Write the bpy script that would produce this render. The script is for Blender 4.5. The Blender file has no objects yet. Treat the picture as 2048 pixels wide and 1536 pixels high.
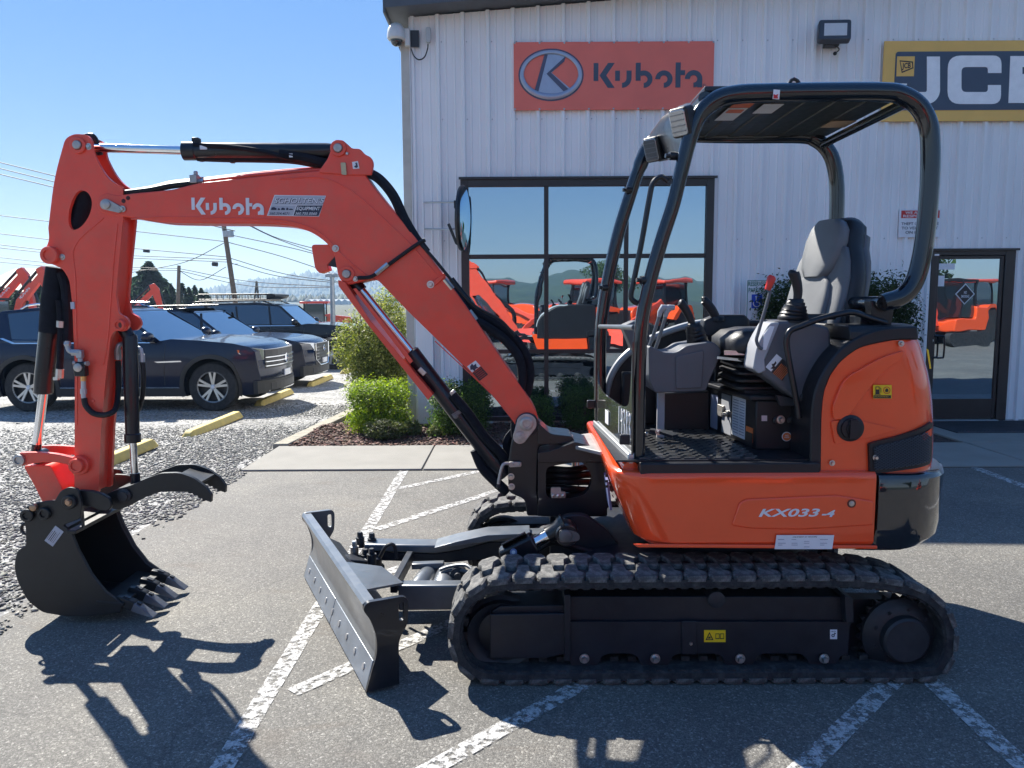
import bpy, bmesh, math, random
import numpy as np
from mathutils import Vector, Matrix, geometry, noise

random.seed(7)
rng = np.random.default_rng(7)
PI = math.pi
S = bpy.context.scene
COL = S.collection

# ------------------------------------------------------------------ camera
CAM_Z = 1.67
FPX = 1540.0                    # focal length in pixels of the 2048 px wide photograph
PITCH = math.atan(168 / FPX)
ROLL = 0.0055
F0 = Vector((0, math.cos(PITCH), -math.sin(PITCH)))
R0 = Vector((1, 0, 0)); U0 = R0.cross(F0)
RV = R0 * math.cos(ROLL) - U0 * math.sin(ROLL)
UV = U0 * math.cos(ROLL) + R0 * math.sin(ROLL)
cam_d = bpy.data.cameras.new('camera')
cam_d.sensor_width = 36.0
cam_d.lens = FPX / 2048 * 36.0
cam_d.clip_start = 0.05
cam_d.clip_end = 20000
cam = bpy.data.objects.new('camera', cam_d)
COL.objects.link(cam)
M3 = Matrix((RV, UV, -F0)).transposed()
cam.matrix_world = Matrix.Translation((0, 0, CAM_Z)) @ M3.to_4x4()
S.camera = cam

# ------------------------------------------------------------------ light
SUN_EL = math.radians(43.0)
SUN_AZ = math.radians(-36.5)     # from +Y, negative = towards -X
W = bpy.data.worlds.new('World'); S.world = W; W.use_nodes = True
nt = W.node_tree
bg = nt.nodes['Background']
sky = nt.nodes.new('ShaderNodeTexSky')
sky.sky_type = 'NISHITA'; sky.sun_disc = False
sky.sun_elevation = SUN_EL; sky.sun_rotation = SUN_AZ
sky.altitude = 50; sky.air_density = 1.0; sky.dust_density = 0.0; sky.ozone_density = 4.0
hsv = nt.nodes.new('ShaderNodeHueSaturation'); hsv.inputs['Saturation'].default_value = 2.65; hsv.inputs['Hue'].default_value = 0.52
gam = nt.nodes.new('ShaderNodeGamma'); gam.inputs[1].default_value = 0.3
nt.links.new(sky.outputs[0], gam.inputs[0]); nt.links.new(gam.outputs[0], hsv.inputs['Color']); nt.links.new(hsv.outputs[0], bg.inputs[0])
bg.inputs[1].default_value = 0.138
sd = bpy.data.lights.new('sun', 'SUN'); sd.energy = 3.4; sd.angle = math.radians(0.55)
sd.color = (1.0, 0.955, 0.87)
sun = bpy.data.objects.new('sun', sd); COL.objects.link(sun)
SDIR = Vector((math.sin(SUN_AZ) * math.cos(SUN_EL), math.cos(SUN_AZ) * math.cos(SUN_EL), math.sin(SUN_EL)))
sun.rotation_euler = SDIR.to_track_quat('Z', 'Y').to_euler()
sun.location = SDIR * 50
vs = S.view_settings
vs.view_transform = 'Standard'; vs.look = 'None'; vs.exposure = 1.88; vs.gamma = 1.0
vs.use_curve_mapping = False
S.cycles.use_denoising = True
S.cycles.max_bounces = 8; S.cycles.glossy_bounces = 4; S.cycles.diffuse_bounces = 3
S.cycles.transmission_bounces = 4; S.cycles.volume_bounces = 0; S.cycles.transparent_max_bounces = 12
S.cycles.caustics_reflective = False; S.cycles.caustics_refractive = False
S.cycles.sample_clamp_indirect = 6.0

# ------------------------------------------------------------------ measuring helpers
def P(u, v, Y):
    """world point on the vertical plane y=Y for a position measured in the photograph"""
    d = F0 + RV * ((u - 1024) / FPX) + UV * ((768 - v) / FPX)
    t = Y / d.y
    return Vector((d.x * t, Y, CAM_Z + d.z * t))
def G(u, v, z=0.0):
    d = F0 + RV * ((u - 1024) / FPX) + UV * ((768 - v) / FPX)
    t = (z - CAM_Z) / d.z
    return Vector((d.x * t, d.y * t, z))
def rnd(pts, r=0, n=4):
    """round polygon corners; a point may carry its own radius as third value"""
    out = []
    N = len(pts)
    for i in range(N):
        p = pts[i]; rr = p[2] if len(p) > 2 else r
        a = Vector(pts[i - 1][:2]); b = Vector(p[:2]); c = Vector(pts[(i + 1) % N][:2])
        if rr <= 0:
            out.append((b.x, b.y)); continue
        da = (a - b); dc = (c - b)
        k = min(rr, da.length * .48, dc.length * .48)
        s = b + da.normalized() * k; e = b + dc.normalized() * k
        for j in range(n + 1):
            t = j / n
            q = s * (1 - t) ** 2 + b * 2 * t * (1 - t) + e * t * t
            out.append((q.x, q.y))
    return out
def cat(pts, n=6, closed=False):
    """Catmull-Rom through 2D or 3D points"""
    V = [Vector(p) for p in pts]; N = len(V); out = []
    rngi = range(N) if closed else range(N - 1)
    for i in rngi:
        p0 = V[(i - 1) % N] if (closed or i > 0) else V[0] * 2 - V[1]
        p1 = V[i]; p2 = V[(i + 1) % N]
        p3 = V[(i + 2) % N] if (closed or i + 2 < N) else V[-1] * 2 - V[-2]
        for j in range(n):
            t = j / n
            out.append(.5 * ((2 * p1) + (p2 - p0) * t + (2 * p0 - 5 * p1 + 4 * p2 - p3) * t * t + (3 * p1 - p0 - 3 * p2 + p3) * t ** 3))
    if not closed: out.append(V[-1].copy())
    return out
def circ(cx, cy, r, n=24, a0=0, a1=2 * PI):
    full = abs(a1 - a0 - 2 * PI) < 1e-6
    m = n if full else n + 1
    return [(cx + r * math.cos(a0 + (a1 - a0) * i / n), cy + r * math.sin(a0 + (a1 - a0) * i / n)) for i in range(m)]

# ------------------------------------------------------------------ mesh builder
class MB:
    def __init__(s): s.v = []; s.f = []
    def add(s, vs_, fs):
        o = len(s.v); s.v += [tuple(p) for p in vs_]; s.f += [tuple(i + o for i in f) for f in fs]; return s
    def box(s, x0, x1, y0, y1, z0, z1):
        return s.add([(x0, y0, z0), (x1, y0, z0), (x1, y1, z0), (x0, y1, z0), (x0, y0, z1), (x1, y0, z1), (x1, y1, z1), (x0, y1, z1)],
                     [(0, 3, 2, 1), (4, 5, 6, 7), (0, 1, 5, 4), (1, 2, 6, 5), (2, 3, 7, 6), (3, 0, 4, 7)])
    def obox(s, c, ax, ay, az):
        """box by centre and three half-axis vectors"""
        c = Vector(c); ax = Vector(ax); ay = Vector(ay); az = Vector(az)
        return s.add([c + ax * i + ay * j + az * k for k in (-1, 1) for j in (-1, 1) for i in (-1, 1)],
                     [(0, 2, 3, 1), (4, 5, 7, 6), (0, 1, 5, 4), (2, 6, 7, 3), (0, 4, 6, 2), (1, 3, 7, 5)])
    def bar(s, a, b, w, h, up=(0, 0, 1)):
        a = Vector(a); b = Vector(b); d = (b - a); L = d.length; d.normalize()
        sd_ = d.cross(Vector(up))
        if sd_.length < 1e-4: sd_ = Vector((0, 1, 0))
        sd_.normalize(); u = sd_.cross(d)
        return s.obox((a + b) / 2, d * L / 2, sd_ * w / 2, u * h / 2)
    def ngon(s, pts): return s.add(pts, [tuple(range(len(pts)))])
    def loft(s, rings, cap=True, closed=True, flip=False):
        o = len(s.v); n = len(rings[0])
        for r in rings: s.v += [tuple(p) for p in r]
        for i in range(len(rings) - 1):
            for j in range(n if closed else n - 1):
                a = o + i * n + j; b = o + i * n + (j + 1) % n
                s.f.append((a, b, b + n, a + n))
        if cap:
            s.f.append(tuple(o + j for j in range(n))[::-1]); e = o + (len(rings) - 1) * n
            s.f.append(tuple(e + j for j in range(n)))
        return s
    def tube(s, path, r, n=10, cap=True, flat=1.0, closed=False):
        path = [Vector(p) for p in path]; N = len(path); rings = []; up = None
        for i in range(N):
            if closed: t = path[(i + 1) % N] - path[i - 1]
            else: t = path[min(i + 1, N - 1)] - path[max(i - 1, 0)]
            if t.length < 1e-9: t = Vector((0, 0, 1))
            t.normalize()
            if up is None:
                up = Vector((0, 1, 0)) if abs(t.y) < .9 else Vector((0, 0, 1))
            a = (up - t * up.dot(t)).normalized(); b = t.cross(a); up = a
            rr = r[i] if isinstance(r, (list, tuple)) else r
            rings.append([path[i] + a * (rr * math.cos(2 * PI * k / n)) + b * (rr * flat * math.sin(2 * PI * k / n)) for k in range(n)])
        if closed: rings.append(rings[0]); cap = False
        return s.loft(rings, cap)
    def cyl(s, a, b, r, n=20, r2=None):
        return s.tube([a, b], [r, r if r2 is None else r2], n)
    def lathe(s, c, axis, prof, n=24, cap=True):
        """prof = [(radius, distance along axis)]"""
        c = Vector(c); ax = Vector(axis).normalized()
        return s._lathe(c, ax, prof, n, cap)
    def _lathe(s, c, ax, prof, n=24, cap=True):
        u = Vector((0, 0, 1)) if abs(ax.z) < .9 else Vector((1, 0, 0))
        a = (u - ax * u.dot(ax)).normalized(); b = ax.cross(a)
        rings = [[c + ax * h + (a * math.cos(2 * PI * k / n) + b * math.sin(2 * PI * k / n)) * max(r, 1e-4) for k in range(n)] for r, h in prof]
        return s.loft(rings, cap)
    def sphere(s, c, r, n=14, m=8, sz=1.0):
        c = Vector(c)
        pr = [(r * math.sin(PI * i / m), -r * sz * math.cos(PI * i / m)) for i in range(m + 1)]
        return s._lathe(c, Vector((0, 0, 1)), pr, n)
    def prism(s, pts3, d, holes=None):
        """extrude a planar polygon (3D points) along vector d"""
        d = Vector(d); pts3 = [Vector(p) for p in pts3]
        if not holes:
            n = len(pts3); o = len(s.v)
            s.v += [tuple(p) for p in pts3] + [tuple(p + d) for p in pts3]
            s.f.append(tuple(range(o, o + n))[::-1]); s.f.append(tuple(range(o + n, o + 2 * n)))
            for i in range(n):
                j = (i + 1) % n; s.f.append((o + i, o + j, o + n + j, o + n + i))
            return s
        loops = [pts3] + [[Vector(p) for p in h] for h in holes]
        tris = geometry.tessellate_polygon(loops)
        allp = [p for l in loops for p in l]; n = len(allp); o = len(s.v)
        s.v += [tuple(p) for p in allp] + [tuple(p + d) for p in allp]
        for t in tris:
            s.f.append((o + t[0], o + t[1], o + t[2])); s.f.append((o + n + t[2], o + n + t[1], o + n + t[0]))
        k = 0
        for l in loops:
            m = len(l)
            for i in range(m):
                j = (i + 1) % m; s.f.append((o + k + i, o + k + j, o + n + k + j, o + n + k + i))
            k += m
        return s
    def mesh(s, name, sharp=0.6, fix=True):
        me = bpy.data.meshes.new(name); me.from_pydata(s.v, [], s.f)
        if fix:
            bm = bmesh.new(); bm.from_mesh(me)
            bmesh.ops.recalc_face_normals(bm, faces=bm.faces); bm.to_mesh(me); bm.free()
        if sharp:
            me.polygons.foreach_set('use_smooth', [True] * len(me.polygons))
            me.set_sharp_from_angle(angle=sharp)
        return me
    def build(s, name, mat, parent=None, bevel=0, seg=2, sharp=0.6, label=None, fix=True):
        o = bpy.data.objects.new(name, s.mesh(name, sharp, fix)); COL.objects.link(o)
        if mat: o.data.materials.append(mat)
        if parent: o.parent = parent
        if bevel:
            m = o.modifiers.new('bevel', 'BEVEL'); m.width = bevel; m.segments = seg; m.limit_method = 'ANGLE'; m.angle_limit = 0.6
            m.harden_normals = False
        if label: o['label'] = label
        return o
def thing(name, label, category, group=None, loc=None):
    o = bpy.data.objects.new(name, None); COL.objects.link(o); o['label'] = label; o['category'] = category
    o.empty_display_size = .2
    if loc: o.location = loc
    if group: o['group'] = group
    return o
def tag(o, label, category, group=None):
    o['label'] = label; o['category'] = category
    if group: o['group'] = group
    return o
def struct(o): o['kind'] = 'structure'; return o
def dup(o, parent=None, top=True, **kw):
    c = o.copy(); COL.objects.link(c); c.parent = parent
    for ch in list(o.children): dup(ch, c, False)
    if top:
        for k, v in kw.items():
            if k == 'loc': c.location = v
            elif k == 'rot': c.rotation_euler = v
            elif k == 'scale': c.scale = v
            else: c[k] = v
    return c
def pp(pts, Y, r=0, n=4):
    """photo outline -> 3D polygon on plane y=Y (corners rounded first)"""
    return [P(u, v, Y) for u, v in (rnd(pts, r, n) if (r or any(len(p) > 2 for p in pts)) else [p[:2] for p in pts])]
def plate(name, pts, Y0, Y1, mat, parent, r=0, bevel=0, holes=None, n=4, seg=2, label=None):
    m = MB(); m.prism(pp(pts, Y0, r, n), (0, Y1 - Y0, 0), [[P(u, v, Y0) for u, v in h] for h in holes] if holes else None)
    return m.build(name, mat, parent, bevel, seg, label=label)

# text -> mesh (flat or thin solid) in a local frame
def text_mesh(body, size=1.0, extrude=0.0, shear=0.0, offset=0.0, align='LEFT', spacing=1.0, sx=1.0, vc=False):
    cu = bpy.data.curves.new('t', 'FONT'); cu.body = body; cu.size = size; cu.extrude = extrude; cu.shear = shear
    cu.offset = offset; cu.align_x = align; cu.space_character = spacing; cu.resolution_u = 3
    if vc: cu.align_y = 'CENTER'
    ob = bpy.data.objects.new('t', cu); COL.objects.link(ob)
    dg = bpy.context.evaluated_depsgraph_get()
    me = bpy.data.meshes.new_from_object(ob.evaluated_get(dg))
    bpy.data.objects.remove(ob); bpy.data.curves.remove(cu)
    me.transform(Matrix.Diagonal((sx, 1, 1, 1)))
    me.materials.clear()
    return me
def text_w(body, **kw):
    me = text_mesh(body, 1.0, **kw); xs = [v.co.x for v in me.vertices]; bpy.data.meshes.remove(me)
    return max(xs) - min(xs)
def frame(o, ex, ey):
    """matrix with origin o, x axis ex, y axis ey"""
    ex = Vector(ex).normalized(); ey = Vector(ey); ey = (ey - ex * ey.dot(ex)).normalized(); ez = ex.cross(ey)
    m = Matrix((ex, ey, ez)).transposed().to_4x4(); m.translation = Vector(o); return m
XZ = lambda o: frame(o, (1, 0, 0), (0, 0, 1))
def lettering(body, M, width, height, mat, parent, name='lettering', **kw):
    """text fitted to a width x height box whose lower-left corner is the frame's origin"""
    me = text_mesh(body, 1.0, **kw)
    xs = [v.co.x for v in me.vertices]; ys = [v.co.y for v in me.vertices]
    sx = width / (max(xs) - min(xs)); sy = height / (max(ys) - min(ys))
    me.transform(Matrix.Diagonal((sx, sy, 1, 1)) @ Matrix.Translation((-min(xs), -min(ys), 0)))
    me.transform(M); me.materials.append(mat)
    o = bpy.data.objects.new(name, me); COL.objects.link(o)
    if parent: o.parent = parent
    return o
# ------------------------------------------------------------------ materials
MATS = {}
def nodemat(name):
    m = bpy.data.materials.new(name); m.use_nodes = True; MATS[name] = m
    return m, m.node_tree, m.node_tree.nodes['Principled BSDF']
def setc(b, c, r=.5, metal=0, coat=0, spec=.5):
    b.inputs['Base Color'].default_value = (*c, 1); b.inputs['Roughness'].default_value = r
    b.inputs['Metallic'].default_value = metal; b.inputs['Coat Weight'].default_value = coat
    b.inputs['Specular IOR Level'].default_value = spec
def N(t, k, **kw):
    n = t.nodes.new(k)
    for a, v in kw.items():
        if a in n.inputs: n.inputs[a].default_value = v
        else: setattr(n, a, v)
    return n
def coords(t, scale=1.0, kind='Object', stretch=None):
    tc = N(t, 'ShaderNodeTexCoord'); mp = N(t, 'ShaderNodeMapping')
    mp.inputs['Scale'].default_value = stretch if stretch else (scale,) * 3
    t.links.new(tc.outputs[kind], mp.inputs[0]); return mp.outputs[0]
def ramp(t, fac, stops):
    r = N(t, 'ShaderNodeValToRGB'); el = r.color_ramp.elements
    while len(el) < len(stops): el.new(.5)
    for e, (p, c) in zip(el, stops): e.position = p; e.color = (*c, 1) if len(c) == 3 else c
    t.links.new(fac, r.inputs[0]); return r.outputs[0]
def g3(v): return (v, v, v)
def worn(name, c, r=.5, metal=0, coat=0, spec=.5, var=.25, scale=6, bump=0, bscale=60, rvar=.15, dirt=None, dirt_amt=.0):
    """paint, plastic or metal with uneven colour, gloss and fine relief, dust on it"""
    m, t, b = nodemat(name); setc(b, c, r, metal, coat, spec)
    co = coords(t); nz = N(t, 'ShaderNodeTexNoise', Scale=scale, Detail=6.0, Roughness=.6); t.links.new(co, nz.inputs['Vector'])
    lo = tuple(x * (1 - var) for x in c); hi = tuple(min(1, x * (1 + var)) for x in c)
    col = ramp(t, nz.outputs[0], [(.3, lo), (.7, hi)])
    if dirt:
        n2 = N(t, 'ShaderNodeTexNoise', Scale=scale * 2.3, Detail=8.0, Roughness=.7); t.links.new(co, n2.inputs['Vector'])
        f = ramp(t, n2.outputs[0], [(.45, g3(0)), (.75, g3(dirt_amt))])
        mx = N(t, 'ShaderNodeMix', data_type='RGBA'); t.links.new(f, mx.inputs[0]); t.links.new(col, mx.inputs[6]); mx.inputs[7].default_value = (*dirt, 1)
        col = mx.outputs[2]
    t.links.new(col, b.inputs['Base Color'])
    n3 = N(t, 'ShaderNodeTexNoise', Scale=scale * 4, Detail=5.0); t.links.new(co, n3.inputs['Vector'])
    rr = N(t, 'ShaderNodeMapRange'); rr.inputs[3].default_value = max(0.02, r - rvar * .5); rr.inputs[4].default_value = min(1, r + rvar)
    t.links.new(n3.outputs[0], rr.inputs[0]); t.links.new(rr.outputs[0], b.inputs['Roughness'])
    if bump:
        n4 = N(t, 'ShaderNodeTexNoise', Scale=bscale, Detail=4.0); t.links.new(co, n4.inputs['Vector'])
        bp = N(t, 'ShaderNodeBump', Strength=bump, Distance=.01); t.links.new(n4.outputs[0], bp.inputs['Height']); t.links.new(bp.outputs[0], b.inputs['Normal'])
    return m
def plain(name, c, r=.5, metal=0, coat=0, spec=.5):
    return worn(name, c, r, metal, coat, spec, var=.06, scale=9, rvar=.06)

ORANGE = worn('orange_paint', (.84, .085, .05), .33, var=.06, spec=.35, coat=.2, bump=.05, bscale=140, rvar=.1, dirt=(.42, .20, .13), dirt_amt=.22)
ORANGE_G = worn('gloss_orange_panel', (.89, .090, .022), .16, var=.04, spec=.3, coat=.7, rvar=.06, bump=.02, bscale=9)
BLACKP = worn('black_paint', (.007, .009, .014), .28, var=.3, coat=.3, spec=.35, rvar=.15, dirt=(.04, .042, .045), dirt_amt=.15)
BLACKG = worn('gloss_black', (.010, .012, .017), .06, var=.1, coat=1.0, rvar=.04)
TUBEP = worn('canopy_tube_paint', (.006, .009, .015), .12, var=.15, coat=.8, spec=.35, rvar=.06)
DARKST = worn('dark_steel', (.018, .021, .027), .42, var=.35, spec=.4, rvar=.2, bump=.1, dirt=(.07, .068, .066), dirt_amt=.3)
BUCKM = worn('bucket_paint', (.013, .014, .015), .38, var=.25, spec=.4, rvar=.15, bump=.06, bscale=90, dirt=(.04, .04, .037), dirt_amt=.2)
RUBBER = worn('track_rubber', (.022, .024, .028), .75, var=.35, spec=.3, scale=9, rvar=.15, bump=.35, bscale=120, dirt=(.12, .115, .11), dirt_amt=.55)
LUGM = worn('dusty_lug_rubber', (.06, .06, .06), .8, var=.3, scale=14, rvar=.15, bump=.4, bscale=130, dirt=(.26, .25, .23), dirt_amt=.9)
HOSE = worn('hose_rubber', (.008, .009, .012), .45, var=.3, rvar=.2, spec=.35)
SLEEVE = worn('hose_sleeve', (.008, .010, .016), .8, var=.4, spec=.25, scale=30, bump=.5, bscale=300)
CHROME = plain('chrome_rod', (.72, .74, .77), .07, 1)
STEEL = worn('zinc_steel', (.55, .54, .52), .33, 1, var=.2, scale=30)
PINST = worn('pin_steel', (.42, .40, .38), .42, .7, var=.2, scale=30)
GREYPL = worn('grey_plastic', (.085, .09, .105), .42, var=.12, rvar=.12, bump=.12, bscale=400)
GREYLT = worn('light_grey_vinyl', (.135, .142, .152), .5, var=.12, rvar=.12, bump=.2, bscale=350)
BLKPL = worn('black_plastic', (.009, .010, .014), .38, var=.2, spec=.4, rvar=.15, bump=.1, bscale=300)
SEATBK = worn('black_vinyl', (.013, .014, .018), .4, var=.2, rvar=.15, bump=.15, bscale=350)
RED = plain('red_grip', (.6, .03, .02), .3)
YELLOW = plain('yellow_label', (.82, .55, .01), .35)
WHITE = plain('white_print', (.88, .88, .88), .45)
DEC_W = plain('white_label', (.72, .73, .76), .35)
INK = plain('black_print', (.012, .012, .016), .4)
NAVYINK = plain('navy_print', (.016, .024, .055), .4)
REDINK = plain('red_print', (.55, .02, .02), .4)
GREENINK = plain('green_print', (.01, .16, .10), .4)
BLUEINK = plain('blue_print', (.01, .07, .5), .4)
GREYDEC = plain('silver_label', (.32, .33, .36), .35)
ORLAB = plain('orange_label', (.75, .16, .03), .4)
LENS = plain('lamp_lens', (.30, .32, .34), .06, .6, 1)
BLADEP = worn('blade_sheen_paint', (.07, .082, .095), .34, var=.25, scale=5, coat=1.0, rvar=.18, dirt=(.16, .16, .16), dirt_amt=.3)  # black paint lightened to blue-grey, sky sheen put into the base colour
MATS['blade_sheen_paint'].node_tree.nodes['Principled BSDF'].inputs['Coat Roughness'].default_value = .28
GUARD = worn('smoked_guard', (.05, .052, .045), .12, var=.15, coat=1.0, rvar=.08)

def asphalt():
    m, t, b = nodemat('asphalt'); L = t.links.new
    co = coords(t)
    vo = N(t, 'ShaderNodeTexVoronoi', Scale=125.0); L(co, vo.inputs['Vector'])
    vo2 = N(t, 'ShaderNodeTexVoronoi', Scale=270.0); L(co, vo2.inputs['Vector'])
    sep = N(t, 'ShaderNodeSeparateColor'); L(vo.outputs['Color'], sep.inputs[0])
    sp2 = N(t, 'ShaderNodeSeparateColor'); L(vo2.outputs['Color'], sp2.inputs[0])
    stone = ramp(t, sep.outputs[0], [(0, (.165, .158, .147)), (.45, (.205, .196, .18)), (.8, (.255, .243, .223)), (.93, (.32, .308, .28)), (1, (.46, .44, .405))])
    fine = ramp(t, sp2.outputs[1], [(0, g3(.72)), (.6, g3(1.0)), (1, g3(1.45))])
    mul = N(t, 'ShaderNodeMix', data_type='RGBA', blend_type='MULTIPLY'); mul.inputs[0].default_value = 1
    L(stone, mul.inputs[6]); L(fine, mul.inputs[7])
    nz = N(t, 'ShaderNodeTexNoise', Scale=.9, Detail=7.0, Roughness=.65); L(co, nz.inputs['Vector'])
    big = ramp(t, nz.outputs[0], [(.3, (.47, .47, .47)), (.5, (.58, .575, .56)), (.7, (.75, .735, .685))])
    m2 = N(t, 'ShaderNodeMix', data_type='RGBA', blend_type='MULTIPLY'); m2.inputs[0].default_value = 1
    L(mul.outputs[2], m2.inputs[6]); L(big, m2.inputs[7])
    # brownish oil stains
    n2 = N(t, 'ShaderNodeTexNoise', Scale=1.6, Detail=4.0, Distortion=.8); L(coords(t, 1, stretch=(.9, 2.2, 1)), n2.inputs['Vector'])
    st = ramp(t, n2.outputs[0], [(.60, g3(0)), (.74, g3(.42))])
    m3 = N(t, 'ShaderNodeMix', data_type='RGBA'); L(st, m3.inputs[0]); L(m2.outputs[2], m3.inputs[6]); m3.inputs[7].default_value = (.10, .075, .055, 1)
    # hairline cracks
    wv = N(t, 'ShaderNodeTexVoronoi', Scale=.55, feature='DISTANCE_TO_EDGE'); 
    nd = N(t, 'ShaderNodeTexNoise', Scale=3.0, Detail=5.0); L(co, nd.inputs['Vector'])
    ad = N(t, 'ShaderNodeMix', data_type='RGBA', blend_type='ADD'); ad.inputs[0].default_value = .35; L(co, ad.inputs[6]); L(nd.outputs[1], ad.inputs[7])
    L(ad.outputs[2], wv.inputs['Vector'])
    ck = ramp(t, wv.outputs['Distance'], [(0, g3(.28)), (.005, g3(0))])
    m4 = N(t, 'ShaderNodeMix', data_type='RGBA'); L(ck, m4.inputs[0]); L(m3.outputs[2], m4.inputs[6]); m4.inputs[7].default_value = (.035, .033, .03, 1)
    L(m4.outputs[2], b.inputs['Base Color']); b.inputs['Roughness'].default_value = .78; b.inputs['Specular IOR Level'].default_value = .35
    h = N(t, 'ShaderNodeMath', operation='ADD'); L(vo.outputs['Distance'], h.inputs[0]); L(vo2.outputs['Distance'], h.inputs[1])
    bp = N(t, 'ShaderNodeBump', Strength=.5, Distance=.003); bp.invert = True
    L(h.outputs[0], bp.inputs['Height']); L(bp.outputs[0], b.inputs['Normal'])
    return m
ASPHALT = asphalt()
def gravelmat(name, cols, scale, bump=1.0, dist=.02):
    m, t, b = nodemat(name); L = t.links.new; co = coords(t)
    vo = N(t, 'ShaderNodeTexVoronoi', Scale=scale); L(co, vo.inputs['Vector'])
    sep = N(t, 'ShaderNodeSeparateColor'); L(vo.outputs['Color'], sep.inputs[0])
    c = ramp(t, sep.outputs[0], cols); nz = N(t, 'ShaderNodeTexNoise', Scale=1.3, Detail=5.0); L(co, nz.inputs['Vector'])
    big = ramp(t, nz.outputs[0], [(.3, g3(.7)), (.7, g3(1.25))])
    mu = N(t, 'ShaderNodeMix', data_type='RGBA', blend_type='MULTIPLY'); mu.inputs[0].default_value = 1; L(c, mu.inputs[6]); L(big, mu.inputs[7])
    L(mu.outputs[2], b.inputs['Base Color']); b.inputs['Roughness'].default_value = .9
    bp = N(t, 'ShaderNodeBump', Strength=bump, Distance=dist); bp.invert = True; L(vo.outputs['Distance'], bp.inputs['Height']); L(bp.outputs[0], b.inputs['Normal'])
    return m
GRAVEL = gravelmat('gravel_bed', [(0, (.12, .12, .118)), (.5, (.24, .235, .225)), (.85, (.36, .35, .33)), (1, (.5, .49, .45))], 40, .7, .01)
MULCH = gravelmat('mulch_soil', [(0, (.02, .012, .01)), (.6, (.055, .03, .024)), (1, (.12, .075, .055))], 45)
FIELD = gravelmat('field_grass', [(0, (.03, .04, .025)), (.6, (.045, .055, .032)), (1, (.08, .08, .05))], 3, .3)
def pervert(name, r=.8, spec=.3):
    """colour comes from a per-piece attribute plus noise"""
    m, t, b = nodemat(name); L = t.links.new
    a = N(t, 'ShaderNodeAttribute'); a.attribute_name = 'tint'
    co = coords(t); nz = N(t, 'ShaderNodeTexNoise', Scale=120.0, Detail=3.0); L(co, nz.inputs['Vector'])
    f = ramp(t, nz.outputs[0], [(.3, g3(.8)), (.7, g3(1.2))]); mu = N(t, 'ShaderNodeMix', data_type='RGBA', blend_type='MULTIPLY'); mu.inputs[0].default_value = 1
    L(a.outputs['Color'], mu.inputs[6]); L(f, mu.inputs[7]); L(mu.outputs[2], b.inputs['Base Color']); b.inputs['Roughness'].default_value = r
    b.inputs['Specular IOR Level'].default_value = spec
    return m
STONE = pervert('loose_stone')
def leafmat(name, trans=.45):
    m, t, b = nodemat(name); L = t.links.new
    a = N(t, 'ShaderNodeAttribute'); a.attribute_name = 'tint'
    L(a.outputs['Color'], b.inputs['Base Color']); b.inputs['Roughness'].default_value = .55; b.inputs['Specular IOR Level'].default_value = .35
    tr = N(t, 'ShaderNodeBsdfTranslucent'); hs = N(t, 'ShaderNodeHueSaturation'); hs.inputs['Value'].default_value = 2.2; hs.inputs['Saturation'].default_value = 1.1
    L(a.outputs['Color'], hs.inputs['Color']); L(hs.outputs[0], tr.inputs[0])
    mx = N(t, 'ShaderNodeMixShader'); mx.inputs[0].default_value = trans
    L(b.outputs[0], mx.inputs[1]); L(tr.outputs[0], mx.inputs[2]); L(mx.outputs[0], t.nodes['Material Output'].inputs[0])
    return m
LEAF = leafmat('leaf')
BARK = worn('bark', (.09, .065, .045), .85, var=.35, scale=14, bump=.5)
CONC = worn('concrete', (.235, .222, .195), .85, var=.10, scale=3, bump=.35, bscale=160, dirt=(.23, .215, .185), dirt_amt=.35)
CURBW = worn('weathered_edging', (.30, .27, .21), .85, var=.25, scale=7, bump=.5, bscale=90, dirt=(.14, .13, .10), dirt_amt=.5)
STOPY = worn('yellow_stop_paint', (.55, .42, .12), .7, var=.15, scale=8, bump=.2, dirt=(.32, .27, .17), dirt_amt=.55)
def paintline():
    m, t, b = nodemat('worn_line_paint'); L = t.links.new; co = coords(t)
    setc(b, (.62, .62, .60), .7)
    nz = N(t, 'ShaderNodeTexNoise', Scale=22.0, Detail=8.0, Roughness=.75); L(co, nz.inputs['Vector'])
    vo = N(t, 'ShaderNodeTexVoronoi', Scale=17.0, feature='DISTANCE_TO_EDGE'); L(co, vo.inputs['Vector'])
    ck = ramp(t, vo.outputs['Distance'], [(0.0, g3(.55)), (.03, g3(1))])
    al = ramp(t, nz.outputs[0], [(.445, g3(.04)), (.53, g3(.86))])
    mu = N(t, 'ShaderNodeMath', operation='MULTIPLY'); L(ck, mu.inputs[0]); L(al, mu.inputs[1]); L(mu.outputs[0], b.inputs['Alpha'])
    n5 = N(t, 'ShaderNodeTexNoise', Scale=90.0); L(co, n5.inputs['Vector']); c = ramp(t, n5.outputs[0], [(.3, (.32, .315, .30)), (.6, (.58, .57, .55))]); L(c, b.inputs['Base Color'])
    return m
LINEP = paintline()
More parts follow.
